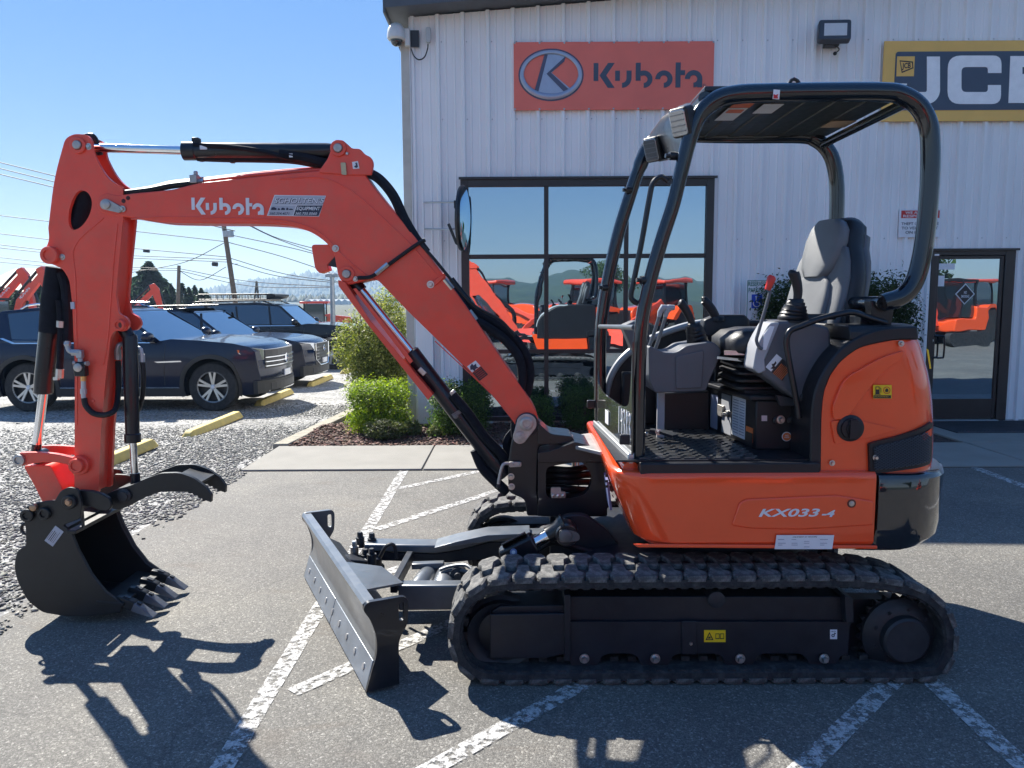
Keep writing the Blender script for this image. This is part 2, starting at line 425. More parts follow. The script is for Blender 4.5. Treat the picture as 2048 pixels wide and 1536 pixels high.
def wallpaint():
    m, t, b = nodemat('wall_panel_paint'); L = t.links.new
    nz = N(t, 'ShaderNodeTexNoise', Scale=1.0, Detail=8.0, Roughness=.65); L(coords(t, stretch=(6, 6, .45)), nz.inputs['Vector'])
    c = ramp(t, nz.outputs[0], [(.3, (.81, .81, .815)), (.55, (.85, .85, .85)), (.75, (.87, .87, .865))])
    n2 = N(t, 'ShaderNodeTexNoise', Scale=.5, Detail=4.0); L(coords(t), n2.inputs['Vector']); c2 = ramp(t, n2.outputs[0], [(.3, g3(.90)), (.7, g3(1.05))])
    mu = N(t, 'ShaderNodeMix', data_type='RGBA', blend_type='MULTIPLY'); mu.inputs[0].default_value = 1; L(c, mu.inputs[6]); L(c2, mu.inputs[7]); L(mu.outputs[2], b.inputs['Base Color'])
    b.inputs['Roughness'].default_value = .42; b.inputs['Specular IOR Level'].default_value = .4
    n3 = N(t, 'ShaderNodeTexNoise', Scale=2.2, Detail=3.0); L(coords(t, stretch=(3, 3, 1)), n3.inputs['Vector'])
    bp = N(t, 'ShaderNodeBump', Strength=.35, Distance=.02); L(n3.outputs[0], bp.inputs['Height']); L(bp.outputs[0], b.inputs['Normal'])
    return m
WALLP = wallpaint()
TRIMP = worn('cream_trim', (.50, .48, .43), .5, var=.1)
ROOFP = worn('roof_trim_paint', (.075, .085, .10), .45, var=.15)
BRONZE = worn('dark_window_frame', (.022, .018, .018), .35, var=.2)
def glassmat(name, refl=.4, tint=(.01, .014, .018), wave=.03):
    m, t, b = nodemat(name); L = t.links.new; setc(b, tint, .05)
    gl = N(t, 'ShaderNodeBsdfGlossy'); gl.inputs['Roughness'].default_value = .0; gl.inputs['Color'].default_value = (.68, .86, 1.0, 1)
    fr = N(t, 'ShaderNodeFresnel'); fr.inputs[0].default_value = 1.5
    ma = N(t, 'ShaderNodeMath', operation='ADD'); ma.inputs[1].default_value = refl; ma.use_clamp = True; L(fr.outputs[0], ma.inputs[0])
    mx = N(t, 'ShaderNodeMixShader'); L(ma.outputs[0], mx.inputs[0]); L(b.outputs[0], mx.inputs[1]); L(gl.outputs[0], mx.inputs[2])
    nz = N(t, 'ShaderNodeTexNoise', Scale=1.7, Detail=2.0); L(coords(t), nz.inputs['Vector'])
    bp = N(t, 'ShaderNodeBump', Strength=wave, Distance=.05); L(nz.outputs[0], bp.inputs['Height']); L(bp.outputs[0], gl.inputs['Normal'])
    L(mx.outputs[0], t.nodes['Material Output'].inputs[0])
    return m
GLASS = glassmat('reflective_glass', .5)
CARGLASS = glassmat('car_glass', .08, (.012, .016, .02), .0)
MIRRORG = glassmat('mirror_glass', .8, wave=0)
SIGNOR = worn('sign_orange', (.80, .17, .12), .45, var=.06, scale=3)
SIGNYE = worn('sign_yellow', (.85, .50, .12), .45, var=.05, scale=3)
SIGNDK = plain('sign_slate', (.05, .07, .11), .4)
SILV1 = plain('emblem_silver', (.36, .38, .46), .28, .5)
SILV2 = plain('emblem_shade', (.07, .075, .13), .35)
NAVY = worn('navy_car_paint', (.005, .011, .034), .2, var=.1, coat=.45, spec=.25, rvar=.05)
NAVY2 = worn('dark_blue_car_paint', (.008, .012, .03), .2, var=.1, coat=.45, spec=.25, rvar=.05)
BLKCAR = worn('black_car_paint', (.006, .007, .011), .2, var=.1, coat=.45, spec=.25, rvar=.05)
CLAD = plain('wheel_arch_plastic', (.028, .027, .026), .6)
TYRE = worn('tyre_rubber', (.02, .02, .021), .8, var=.3, bump=.3, dirt=(.09, .085, .08), dirt_amt=.4)
ALLOY = plain('alloy_rim', (.48, .49, .50), .28, .9)
WOODP = worn('pole_wood', (.17, .125, .09), .85, var=.3, scale=10, bump=.4)
GALV = worn('galvanised', (.42, .44, .45), .45, .5, var=.15)
WIRE = plain('wire_black', (.02, .02, .022), .6)
# ------------------------------------------------------------------ ground
YW = 10.3                 # front wall of the building
def grid_mesh(xs, ys, zf):
    m = MB(); nx = len(xs)
    for y in ys:
        for x in xs: m.v.append((x, y, zf(x, y)))
    for j in range(len(ys) - 1):
        for i in range(nx - 1):
            a = j * nx + i; m.f.append((a, a + 1, a + 1 + nx, a + nx))
    return m
# one wide sheet of ground to the horizon
def zfar(x, y): return -0.5
struct(grid_mesh([-2300, -800, -60, 0, 60, 800, 2300], [-1250, -300, -40, 0, 60, 800, 2300], zfar).build('ground', FIELD, sharp=0, fix=False))
def zgr(x, y):
    t = min(1, max(0, (y - 7.5) / 4.5)); return -0.006 - .114 * t * t * (3 - 2 * t) - max(0, min(30, y) - 12) * .0125
struct(grid_mesh([-60, -30, -14, -9, -6, -4, -3.3, -2.725], [-6, 2, 5, 7.2, 7.8, 8.4, 9, 9.6, 10.4, 12, 16, 22, 30, 60], zgr).build('gravel_lot', GRAVEL, sharp=0, fix=False))
struct(grid_mesh([-2.74, -1.3, 0, 14, 34], [-28, -6, 0, 4, 7.465], lambda x, y: 0.0).build('asphalt_lot', ASPHALT, sharp=0, fix=False))
struct(grid_mesh([-60, -2.74], [-28, -6], lambda x, y: -0.003).build('asphalt_lot_behind', ASPHALT, sharp=0, fix=False))

# concrete walk of separate slabs
walk = bpy.data.objects.new('sidewalk', None); COL.objects.link(walk); struct(walk)
xj = [-2.69, -.89, 1.35, 3.0, 5.2, 7.4, 9.6]
for a, b_ in zip(xj[:-1], xj[1:]):
    m = MB(); m.box(a + .008, b_ - .008, 7.47, 8.72, -.1, .018); m.build('concrete_slab', CONC, walk, .008)
m = MB(); m.box(5.2, 9.6, 8.735, 10.27, -.1, .019); m.build('concrete_slab', CONC, walk, .008)
m = MB(); m.box(-2.68, 9.6, 7.468, 8.73, -.12, .004); m.build('joint_filler', plain('joint_dark', (.06, .055, .05), .9), walk)

# painted stripes
def stripe(name, a, b_, w, z=.004):
    a = Vector((a[0], a[1], z)); b_ = Vector((b_[0], b_[1], z)); d = (b_ - a); L_ = d.length; d.normalize(); sd_ = Vector((-d.y, d.x, 0)) * w / 2
    k = max(2, int(L_ / .12)); m = MB(); l = []; r = []
    for i in range(k + 1):
        c = a + d * L_ * i / k; j = 1 + .12 * noise.noise(c * 5)
        l.append(c + sd_ * j); r.append(c - sd_ * (2 - j))
    o = 0; m.v = [tuple(p) for p in l] + [tuple(p) for p in r]
    m.f = [(i, i + k + 1, i + k + 2, i + 1) for i in range(k)]
    return struct(m.build(name, LINEP, sharp=0, fix=False))
stripe('stall_line', (-1.07, 7.45), (-1.05, 2.0), .088)
stripe('stall_line', (1.825, 7.45), (1.825, 1.9), .09, .004)
stripe('stall_line', (4.55, 7.45), (4.47, 2.5), .10)
for (a, b_) in (((-.29, 7.44), (-1.02, 6.73)), ((.30, 7.2), (-1.0, 5.50)), ((1.40, 7.2), (-.94, 4.4)), ((-.26, 3.92), (-.95, 3.14)), ((1.1, 4.0), (-.42, 2.47)), ((1.76, 3.31), (.88, 2.43)), ((1.76, 5.8), (.9, 4.9))):
    stripe('hatch_line', a, b_, .085, .0045)

# loose stones of the gravel lot
def scatter_pieces(name, pts, sizes, cols, mat, flat=.6, kind='ico'):
    """joined low-poly stones or chips; pts Nx3"""
    n = len(pts)
    if kind == 'ico':
        bm = bmesh.new(); bmesh.ops.create_icosphere(bm, subdivisions=1, radius=1)
        bv = np.array([v.co[:] for v in bm.verts]); bf = np.array([[v.index for v in f.verts] for f in bm.faces]); bm.free()
    else:
        bv = np.array([(x, y, z) for z in (-1, 1) for y in (-1, 1) for x in (-1, 1)], float)
        bf = np.array([(0, 2, 3), (0, 3, 1), (4, 5, 7), (4, 7, 6), (0, 1, 5), (0, 5, 4), (2, 6, 7), (2, 7, 3), (0, 4, 6), (0, 6, 2), (1, 3, 7), (1, 7, 5)])
    nv = len(bv)
    V = bv[None] * (1 + rng.uniform(-.28, .28, (n, nv, 1)))
    sc = np.stack([sizes * rng.uniform(.7, 1.4, n), sizes * rng.uniform(.5, 1.0, n), sizes * flat * rng.uniform(.6, 1.2, n)], 1)
    V = V * sc[:, None, :]
    a = rng.uniform(0, 2 * PI, n); b_ = rng.uniform(-.5, .5, n)
    ca, sa, cb, sb = np.cos(a), np.sin(a), np.cos(b_), np.sin(b_)
    x = V[..., 0] * cb[:, None] + V[..., 2] * sb[:, None]; z = -V[..., 0] * sb[:, None] + V[..., 2] * cb[:, None]; y = V[..., 1]
    X = x * ca[:, None] - y * sa[:, None]; Y = x * sa[:, None] + y * ca[:, None]
    V = np.stack([X, Y, z], -1) + np.asarray(pts)[:, None, :]
    F = bf[None] + (np.arange(n) * nv)[:, None, None]
    return np_mesh(name, V.reshape(-1, 3), F.reshape(-1, 3), np.repeat(cols, nv, 0), mat)
def np_mesh(name, V, F, C, mat, parent=None, stuff=True):
    k = F.shape[1]; me = bpy.data.meshes.new(name)
    me.vertices.add(len(V)); me.vertices.foreach_set('co', V.astype(np.float32).ravel())
    me.loops.add(F.size); me.loops.foreach_set('vertex_index', F.astype(np.int32).ravel())
    me.polygons.add(len(F)); me.polygons.foreach_set('loop_start', np.arange(0, F.size, k, dtype=np.int32))
    me.update(calc_edges=True)
    if C is not None:
        at = me.color_attributes.new('tint', 'FLOAT_COLOR', 'POINT')
        at.data.foreach_set('color', np.concatenate([C, np.ones((len(C), 1))], 1).astype(np.float32).ravel())
    me.materials.append(mat)
    o = bpy.data.objects.new(name, me); COL.objects.link(o)
    if parent: o.parent = parent
    if stuff: o['kind'] = 'stuff'
    return o
def greys(n, lo=.08, hi=.42):
    b_ = rng.beta(1.6, 2.2, n) * (hi - lo) + lo
    return np.stack([b_ * rng.uniform(1.0, 1.08, n), b_ * rng.uniform(.97, 1.03, n), b_ * rng.uniform(.84, .96, n)], 1)
n = 44000
x = -2.59 - rng.beta(1, 2.2, n) * 5.8; y = 3.2 + rng.beta(1.1, 1.5, n) * 10.5
edge = -2.66 + .14 * np.sin(y * 2.1) + .08 * np.sin(y * 5.3 + 1) - .03
dens = (x < edge) | (rng.uniform(0, 1, n) < np.exp(-(x - edge) / .08) * .4)
keep = dens & ~((x > -2.70) & (y > 7.43)) & ~((y < 4.6) & (x > -2.78) & (rng.uniform(0, 1, n) < .6))
x, y = x[keep], y[keep]; n = len(x)
zz = np.array([zgr(a, b_) for a, b_ in zip(x, y)]) + .004
zz = np.where(x > -2.74, .004, zz)
scatter_pieces('gravel', np.stack([x, y, zz], 1), rng.gamma(5, .0019, n) + .0035, greys(n, .14, .32), STONE, .38)['kind'] = 'stuff'

# planting bed: soil, bark chips, timber-like concrete edging
struct(grid_mesh([-2.56, 0, 2.5, 5.19], [8.74, 9.5, 10.285], lambda x, y: .0).build('planting_bed', MULCH, sharp=0, fix=False))
m = MB(); m.prism([(-2.76, 8.735, -.1), (-2.58, 8.735, -.1), (-2.44, 12.5, -.2), (-2.62, 12.5, -.2)], (0, 0, .14)); 
tag(m.build('edging_curb', CURBW, None, .012), 'weathered concrete edging strip between the gravel and the bark bed', 'edging')
struct(grid_mesh([-2.55, -1.45], [10.285, 12.5], lambda x, y: -.01 - .06 * (y - 10)).build('planting_bed_side', MULCH, sharp=0, fix=False))
n = 15000
x = rng.uniform(-2.56, 2.6, n); y = rng.uniform(8.72, 10.3, n); 
c = np.array([.075, .038, .028])[None] * rng.uniform(.35, 2.3, (n, 1)) * rng.uniform(.85, 1.15, (n, 3))
scatter_pieces('bark_mulch', np.stack([x, y, rng.uniform(.0, .022, n)], 1), rng.uniform(.008, .024, n), c, STONE, .28, 'box')['kind'] = 'stuff'

# wheel stops
def wheel_stop(x, y, z, L_, rot, label):
    m = MB(); w = .085; prof = [(-w, 0), (-w * 1.0, .035), (-w * .55, .105), (w * .55, .105), (w, .035), (w, 0)]
    rings = []
    for k, (t, s_) in enumerate(((-.5, .35), (-.485, .75), (-.45, 1), (.45, 1), (.485, .75), (.5, .35))):
        rings.append([(px * (1 if s_ == 1 else .9), t * L_, pz * s_) for px, pz in prof])
    m.loft(rings); o = m.build('wheel_stop', STOPY, None, .008); o.location = (x, y, z); o.rotation_euler = (0, 0, rot)
    return tag(o, label, 'wheel stop', 'yellow wheel stops along the gravel stalls')
wheel_stop(-4.19, 7.9, zgr(0, 7.9), 1.95, .02, 'yellow concrete wheel stop behind the raised digger arm and bucket link')
wheel_stop(-4.2, 10.75, zgr(0, 10.7), 1.9, -.0, 'yellow concrete wheel stop just below the nearest navy car')
wheel_stop(-4.4, 14.2, zgr(0, 14.2) - .0, 1.95, .0, 'yellow wheel stop under the front bumper of the nearest navy car')
wheel_stop(-4.4, 17.6, zgr(0, 17.6) - .0, 1.95, .0, 'chipped yellow wheel stop in front of the dark blue middle car')
wheel_stop(-4.4, 20.9, zgr(0, 20.9) - .0, 1.95, .0, 'farthest yellow wheel stop beside the clipped hedge')

# ------------------------------------------------------------------ building
bld = thing('building', 'pale ribbed metal building with dark framed windows and glass door', 'building')
CX = P(818, 105, YW).x                        # left corner
HX = 15.0
def roofz(x): return 5.27 + (x - CX) * .075
pitch = .3222
x0r = P(874.6, 60, YW).x
win = (P(921, 356, YW).x, P(1428, 354, YW).x, P(1180, 840, YW).z, P(1180, 357, YW).z)
dor = (P(1862, 500, YW).x, P(2030, 500, YW).x, 0.0, P(1950, 500, YW).z)
OPEN = [win, dor]
def prof(xx):
    """depth of the ribbed sheet at xx"""
    t = ((xx - x0r) / pitch + .5) % 1 - .5; d = abs(t * pitch)
    y = 0
    if d < .018: y = -.042
    elif d < .034: y = -.042 * (.034 - d) / .016
    for s_ in (-.105, .105):
        e = abs(t * pitch - s_)
        if e < .016: y = -.010 * (1 - e / .016)
    return y
def sheet(a, b_):
    """one wall sheet from a to b_, cut round the openings"""
    brk = {a, b_}
    k0 = math.floor((a - x0r) / pitch) - 1
    for k in range(k0, k0 + 7):
        for s_ in (-.034, -.018, .018, .034, -.121, -.105, -.089, .121, .105, .089):
            q = x0r + k * pitch + s_
            if a < q < b_: brk.add(q)
    for o in OPEN:
        for q in o[:2]:
            if a < q < b_: brk.add(q)
    brk = sorted(brk); m = MB(); lowm = MB()
    for p, q in zip(brk[:-1], brk[1:]):
        if q - p < 1e-5: continue
        c = (p + q) / 2; segs = [(0.02, None)]
        for o in OPEN:
            if o[0] - 1e-6 < c < o[1] + 1e-6:
                segs = [(o[3], None)] + ([(0.02, o[2])] if o[2] > .03 else [])
        for z0, z1 in segs:
            y0 = YW + prof(p + 1e-6); y1 = YW + prof(q - 1e-6)
            za = roofz(p) if z1 is None else z1; zb = roofz(q) if z1 is None else z1
            (m if z1 is None else lowm).add([(p, y0, z0), (q, y1, z0), (q, y1, zb), (p, y0, za)], [(0, 1, 2, 3)])
    return m, lowm
a = CX; k = 0
edges = [CX]
e = x0r + pitch * 2 + .034
while e < HX: edges.append(e); e += pitch * 3
edges.append(HX)
for a, b_ in zip(edges[:-1], edges[1:]):
    for m in sheet(a, b_):
        if m.v: m.build('wall_sheet', WALLP, bld, 0, sharp=.3, fix=False)
m = MB(); m.box(CX + .01, HX, YW + .12, 22, 0, 5.0); m.build('wall_core', WALLP, bld)
m = MB(); m.box(CX + .0, CX + .04, YW + .02, 22, 0.02, 5.15); m.build('side_wall', WALLP, bld)
# screws in rows
m = MB()
for zr in (P(1100, 238, YW).z, P(1600, 478, YW).z, P(1100, 86, YW).z + .02):
    kx = x0r
    while kx < 9:
        for s_ in (.05,):
            q = kx + s_
            if not any(o[0] - .02 < q < o[1] + .02 and o[2] < zr < o[3] for o in OPEN):
                m.lathe((q, YW - .001, zr), (0, -1, 0), [(.008, 0), (.008, .003), (.005, .006)], 6)
        kx += pitch
m.build('sheet_screws', GALV, bld)['kind'] = 'stuff'
# corner trim and base trim, roof edge
m = MB(); m.box(CX - .10, CX + .006, YW - .045, YW + .12, .04, 5.05); m.build('corner_trim', TRIMP, bld, .006)
m = MB(); m.tube([(CX + .016, YW - .052, .06), (CX + .016, YW - .052, 5.1)], .009, 8); m.build('corner_bead', plain('white_bead', (.7, .7, .7), .4), bld)
m = MB(); m.box(CX + .02, win[0], YW - .012, YW + .05, -.05, .03); m.box(dor[1] + .02, HX, YW - .012, YW + .05, -.05, .03); m.build('base_trim', GALV, bld)
m = MB(); m.box(CX + .03, CX + .26, YW - .1, YW - .046, .02, 1.5); m.build('corner_pilaster', WALLP, bld, .012)
OH = .34
def rz(x, d=0): return roofz(x) + d
m = MB()
xa = CX - .24
m.prism([(xa, YW - OH, rz(xa, .02)), (HX, YW - OH, rz(HX, .02)), (HX, YW - OH, rz(HX, .24)), (xa, YW - OH, rz(xa, .24))], (0, .025, 0))
m.build('rake_fascia', ROOFP, bld)
m = MB(); m.prism([(xa, YW - OH + .028, rz(xa, .02)), (HX, YW - OH + .028, rz(HX, .02)), (HX, YW - OH + .028, rz(HX, .05)), (xa, YW - OH + .028, rz(xa, .05))], (0, 12.3, 0))
m.build('soffit', ROOFP, bld)
m = MB(); m.prism([(xa - .02, YW - OH - .03, rz(xa, .243)), (HX, YW - OH - .03, rz(HX, .243)), (HX, YW - OH - .03, rz(HX, .29)), (xa - .02, YW - OH - .03, rz(xa, .29))], (0, 12.6, 0))
m.build('roof', ROOFP, bld)
m = MB(); m.box(xa - .03, xa - .003, YW - OH, 22, rz(xa, -.04), rz(xa, .24)); m.build('eave_gutter', ROOFP, bld)

# window
wo = bpy.data.objects.new('window', None); COL.objects.link(wo); wo.parent = bld
x0, x1, z0, z1 = win
fy0, fy1 = YW - .048, YW + .06
m = MB()
fw = .072
m.box(x0, x0 + fw + .03, fy0, fy1, z0, z1); m.box(x1 - fw - .03, x1, fy0, fy1, z0, z1)
m.box(x0 + fw + .03, x1 - fw - .03, fy0, fy1, z1 - fw - .03, z1); m.box(x0 + fw + .03, x1 - fw - .03, fy0, fy1, z0, z0 + .06)
m.build('frame', BRONZE, wo, .004)
m = MB(); m.box(x0 - .02, x1 + .03, YW - .075, YW - .05, z1 - .012, z1 + .018); m.build('drip_cap', BRONZE, wo)
mx = [P(1092.5, 500, YW).x, P(1252, 500, YW).x]
tz = [P(1180, 512.5, YW).z, P(1180, 702, YW).z]
gx = [x0 + fw + .03, mx[0] - .028, mx[0] + .028, mx[1] - .028, mx[1] + .028, x1 - fw - .03]
gz = [z0 + .06, tz[1] - .026, tz[1] + .026, tz[0] - .028, tz[0] + .028, z1 - fw - .03]
for q in mx:
    m = MB(); m.box(q - .028, q + .028, YW - .036, fy1, z0 + .06, z1 - fw - .03); m.build('mullion', BRONZE, wo, .003)
for q in tz:
    for i in (0, 2, 4):
        m = MB(); m.box(gx[i], gx[i + 1], YW - .032, fy1, q - .026, q + .026); m.build('transom', BRONZE, wo, .003)
for i in (0, 2, 4):
    for j in (0, 2, 4):
        m = MB(); m.box(gx[i] + .002, gx[i + 1] - .002, YW - .012 + .002 * ((i + j) % 3), YW + .012, gz[j] + .002, gz[j + 1] - .002); m.build('pane', GLASS, wo)
# door
do = bpy.data.objects.new('door', None); COL.objects.link(do); do.parent = bld
x0, x1, z0, z1 = dor
jw = .075
m = MB(); m.box(x0, x0 + jw, YW - .03, YW + .08, .02, z1); m.box(x1 - jw - .06, x1, YW - .03, YW + .08, .02, z1); m.box(x0 + jw, x1 - jw - .06, YW - .03, YW + .08, z1 - .07, z1); m.build('frame', BRONZE, do, .004)
m = MB(); m.box(x0 - .01, x1 + .03, YW - .06, YW - .032, z1 - .01, z1 + .018); m.build('drip_cap', BRONZE, do)
lx0, lx1 = x0 + jw + .004, x1 - jw - .064
gx0, gx1 = P(1878, 519, YW).x, P(2001, 517, YW).x; gz0, gz1 = P(1980, 797, YW).z, P(1940, 518, YW).z
m = MB(); m.box(lx0, gx0, YW - .012, YW + .04, .04, z1 - .075); m.box(gx1, lx1, YW - .012, YW + .04, .04, z1 - .075)
m.box(gx0, gx1, YW - .012, YW + .04, gz1, z1 - .075); m.box(gx0, gx1, YW - .012, YW + .04, .04, gz0); m.build('door_leaf', BRONZE, do, .004)
m = MB(); m.box(gx0, gx1, YW + .004, YW + .02, gz0, gz1); m.build('pane', GLASS, do)
hz = P(1870, 672, YW).z; hb = P(1870, 715, YW).z; hx = P(1882, 690, YW).x
m = MB(); m.tube(cat([(gx0 - .03, YW - .02, hz), (hx - .02, YW - .06, hz), (hx, YW - .075, hz - .03), (hx, YW - .075, hb + .03), (hx - .02, YW - .06, hb), (gx0 - .03, YW - .02, hb)], 4), .012, 8); m.build('handle', BLACKP, do)
m = MB(); m.box(gx0, gx1, YW + .024, YW + .05, hz + .02, hz + .05); m.build('push_bar', BLACKP, do)
m = MB(); m.lathe((gx0 - .045, YW - .012, hz - .06), (0, -1, 0), [(.022, 0), (.022, .008), (.014, .012)], 16); m.build('lock', STEEL, do)
m = MB(); m.box(lx0, lx1, YW - .1, YW - .02, .02, .035); m.build('threshold', GALV, do)
dx = P(1930, 588, YW)
m = MB(); m.prism([dx + Vector((0, 0, .14)), dx + Vector((.13, 0, 0)), dx + Vector((0, 0, -.14)), dx + Vector((-.13, 0, 0))], (0, .002, 0)); o = m.build('diamond_notice', DEC_W, do); 
m = MB(); q = dx + Vector((0, -.004, 0)); m.prism([q + Vector((0, 0, .122)), q + Vector((.112, 0, 0)), q + Vector((0, 0, -.122)), q + Vector((-.112, 0, 0))], (0, .002, 0)); m.build('notice_field', INK, do)
lettering('NO\nSMOKING', XZ(dx + Vector((-.055, -.007, -.05))), .11, .09, DEC_W, do, name='notice_lettering', align='CENTER', offset=.02)
for (u, v, w, h, t_) in ((1893, 533, .22, .08, 'WELCOME'), (1879, 562, .13, .14, 'OPEN')):
    q = P(u, v, YW - .002)
    m = MB(); m.box(q.x - w / 2, q.x + w / 2, YW - .001, YW + .003, q.z - h / 2, q.z + h / 2); m.build('paper_notice', DEC_W, do)
m = MB(); q = P(1871, 510, YW); m.box(q.x - .03, q.x + .03, YW - .036, YW - .031, q.z - .012, q.z + .012); m.build('door_tag', DEC_W, do)
# mat
mt = MB(); mt.box(5.45, 7.1, 9.3, 10.15, .019, .034)
for i in range(36): mt.box(5.48 + i * .0447, 5.50 + i * .0447, 9.34, 10.11, .034, .041)
tag(mt.build('door_mat', worn('mat_rubber', (.04, .045, .055), .7, var=.3), None), 'dark ribbed rubber mat on the step below the glass door', 'door mat')

# ------------------------------------------------------------------ brand word built from strokes
def wordmark_polys():
    """stencil lettering K u b o t a, unit height 1, width about 4.2; list of polygons (x, y)"""
    T = .24; out = []
    def arc(cx, cy, r0, r1, a0, a1, n=14):
        a0 = math.radians(a0); a1 = math.radians(a1)
        return [(cx + r1 * math.cos(a0 + (a1 - a0) * i / n), cy + r1 * math.sin(a0 + (a1 - a0) * i / n)) for i in range(n + 1)] + \
               [(cx + r0 * math.cos(a1 + (a0 - a1) * i / n), cy + r0 * math.sin(a1 + (a0 - a1) * i / n)) for i in range(n + 1)]
    h = .69
    out.append([(0, .28), (.19, .28), (.19, 1), (0, 1)])
    out.append([(.24, .5), (.58, 1), (.85, 1), (.51, .5), (.85, 0), (.58, 0)])
    out.append([(.87, .28), (1.06, .28), (1.06, h), (.87, h)])
    out.append([(1.33, h), (1.53, h)] + arc(1.15, .38, .18, .38, 0, -88)[:15] + [(1.15, 0), (1.15, .2)] + [(1.15 + .18 * math.cos(math.radians(-80 + 80 * i / 8)), .38 + .18 * math.sin(math.radians(-80 + 80 * i / 8))) for i in range(9)])
    out.append([(1.70, .28), (1.90, .28), (1.90, 1), (1.70, 1)])
    out.append(arc(2.03, .34, .15, .35, 128, -90))
    out.append(arc(2.84, .34, .15, .35, 180, -90))
    out.append([(3.31, 0), (3.51, 0), (3.51, 1), (3.31, 1)])
    out.append([(3.515, .50), (3.69, .50), (3.69, .69), (3.515, .69)])
    out.append(arc(4.04, .34, .15, .35, 180, 0)); out.append([(4.19, 0), (4.39, 0), (4.39, .335), (4.19, .335)])
    out.append(arc(4.04, .34, .15, .34, -90, -5))
    return out, 4.39
def wordmark(M, width, height, mat, parent, name='brand_lettering', d=.003):
    ps, w = wordmark_polys(); m = MB()
    for i, p in enumerate(ps):
        m.prism([M @ Vector((x / w * width, y * height, -.0003 * i)) for x, y in p], M.to_3x3() @ Vector((0, 0, d + .0007 * i)))
    return m.build(name, mat, parent, sharp=.5)

# ------------------------------------------------------------------ signs on the wall
def wall_sign(name, label, u0, u1, v0, v1, mat, y=YW - .06, cat_='sign'):
    a = P(u0, v1, y); b_ = P(u1, v0, y)
    t = thing(name, label, cat_)
    m = MB(); m.box(a.x, b_.x, y, y + .02, a.z, b_.z); m.build('board', mat, t, .003)
    return t, a, b_
y = YW - .06
t, a, b_ = wall_sign('brand_sign', 'orange wall sign with silver oval emblem and dark lettering above the window', 1028, 1429, 82, 220.5, SIGNOR)
w_, h_ = b_.x - a.x, b_.z - a.z
m = MB()
for i in range(9):
    for zz in (a.z + .012, b_.z - .012): m.lathe((a.x + .012 + (w_ - .024) * i / 8, y, zz), (0, -1, 0), [(.013, 0), (.013, .003), (.005, .007)], 10)
m.build('screw', GALV, t)
cx_, cz_ = P(1102, 150, y).x, P(1102, 150, y).z; ra, rb = .418, .325
def ell(rx, rz_, yy, n=48, cx=None, cz=None): return [((cx or cx_) + rx * math.cos(2 * PI * i / n), yy, (cz or cz_) + rz_ * math.sin(2 * PI * i / n)) for i in range(n)]
em = MB(); em.prism(ell(ra, rb, y - .004), (0, .004, 0), [ell(ra - .022, rb - .022, y - .004)]); em.build('emblem_outline', SILV2, t)
em = MB()
rings = []
N_ = 56
for i in range(N_):
    an = 2 * PI * i / N_; th = .052 + .022 * max(0, -math.sin(an)); ring = []
    for k in range(8):
        q = 2 * PI * k / 8; f = th / 2 * math.cos(q)
        ring.append((cx_ + (ra - .018 - th / 2 + f) * math.cos(an), y - .012 - .011 * math.sin(q), cz_ + (rb - .018 - th / 2 + f) * math.sin(an)))
    rings.append(ring)
rings.append(rings[0]); em.loft(rings, cap=False); em.build('emblem_ring', SILV1, t)
em = MB()
def E(x, z): return (cx_ + x * .418, y - .006, cz_ + z * .325)
em.prism([E(-.36, -.70), E(-.52, -.66), E(-.20, .78), E(.05, .80), E(.46, .72), E(.38, .52), E(.02, .08), E(.62, -.55), E(.44, -.70), E(.10, -.78)], (0, .004, 0))
em.build('emblem_letter', SILV1, t, .004)
em = MB(); em.prism([(p[0], y - .010, p[2]) for p in (E(-.52, -.66), E(-.40, -.70), E(-.10, .76), E(-.20, .78))], (0, .003, 0)); em.prism([(p[0], y - .010, p[2]) for p in (E(-.14, .04), E(.46, .72), E(.40, .50), E(.0, .08), E(.58, -.60), E(.44, -.70))], (0, .003, 0)); em.build('emblem_facet', SILV2, t)
q = P(1187, 176, y); q2 = P(1405, 125, y)
wordmark(XZ((q.x, y - .001, q.z)), q2.x - q.x, q2.z - q.z, SIGNDK, t)
lettering('®', XZ((q2.x + .008, y - .002, q.z)), .04, .045, SIGNDK, t, name='registered_mark')

t, a, b_ = wall_sign('brand_sign', 'yellow bordered dark sign with big white letters right of the floodlight', 1762, 2300, 79, 243, SIGNYE)
a2 = P(1786, 221, y); b2 = P(2276, 101, y)
m = MB(); m.prism([(x, y - .006, z) for x, z in rnd([(a2.x, a2.z), (b2.x, a2.z), (b2.x, b2.z), (a2.x, b2.z)], .04)], (0, .006, 0)); m.build('panel', SIGNDK, t)
lg0 = P(1792, 153, y); lg1 = P(1829, 113, y)
m = MB(); m.box(lg0.x, lg1.x, y - .009, y - .006, lg0.z, lg1.z); m.build('logo_square', SIGNYE, t)
ox, oz, ww, hh = lg0.x, lg0.z, lg1.x - lg0.x, lg1.z - lg0.z
lo = [(.14, .80), (.90, .74), (.95, .40), (.30, .16)]; li = [(.19, .74), (.85, .68), (.89, .44), (.33, .24)]
m = MB(); m.prism([(ox + p * ww, y - .011, oz + q * hh) for p, q in lo], (0, .002, 0), [[(ox + p * ww, y - .011, oz + q * hh) for p, q in li]]); m.build('logo_outline', INK, t)
lettering('JCB', frame((ox + .30 * ww, y - .011, oz + .30 * hh), (1, 0, .06), (0, 0, 1)), ww * .5, hh * .36, INK, t, name='logo_lettering', offset=.03, shear=.1)
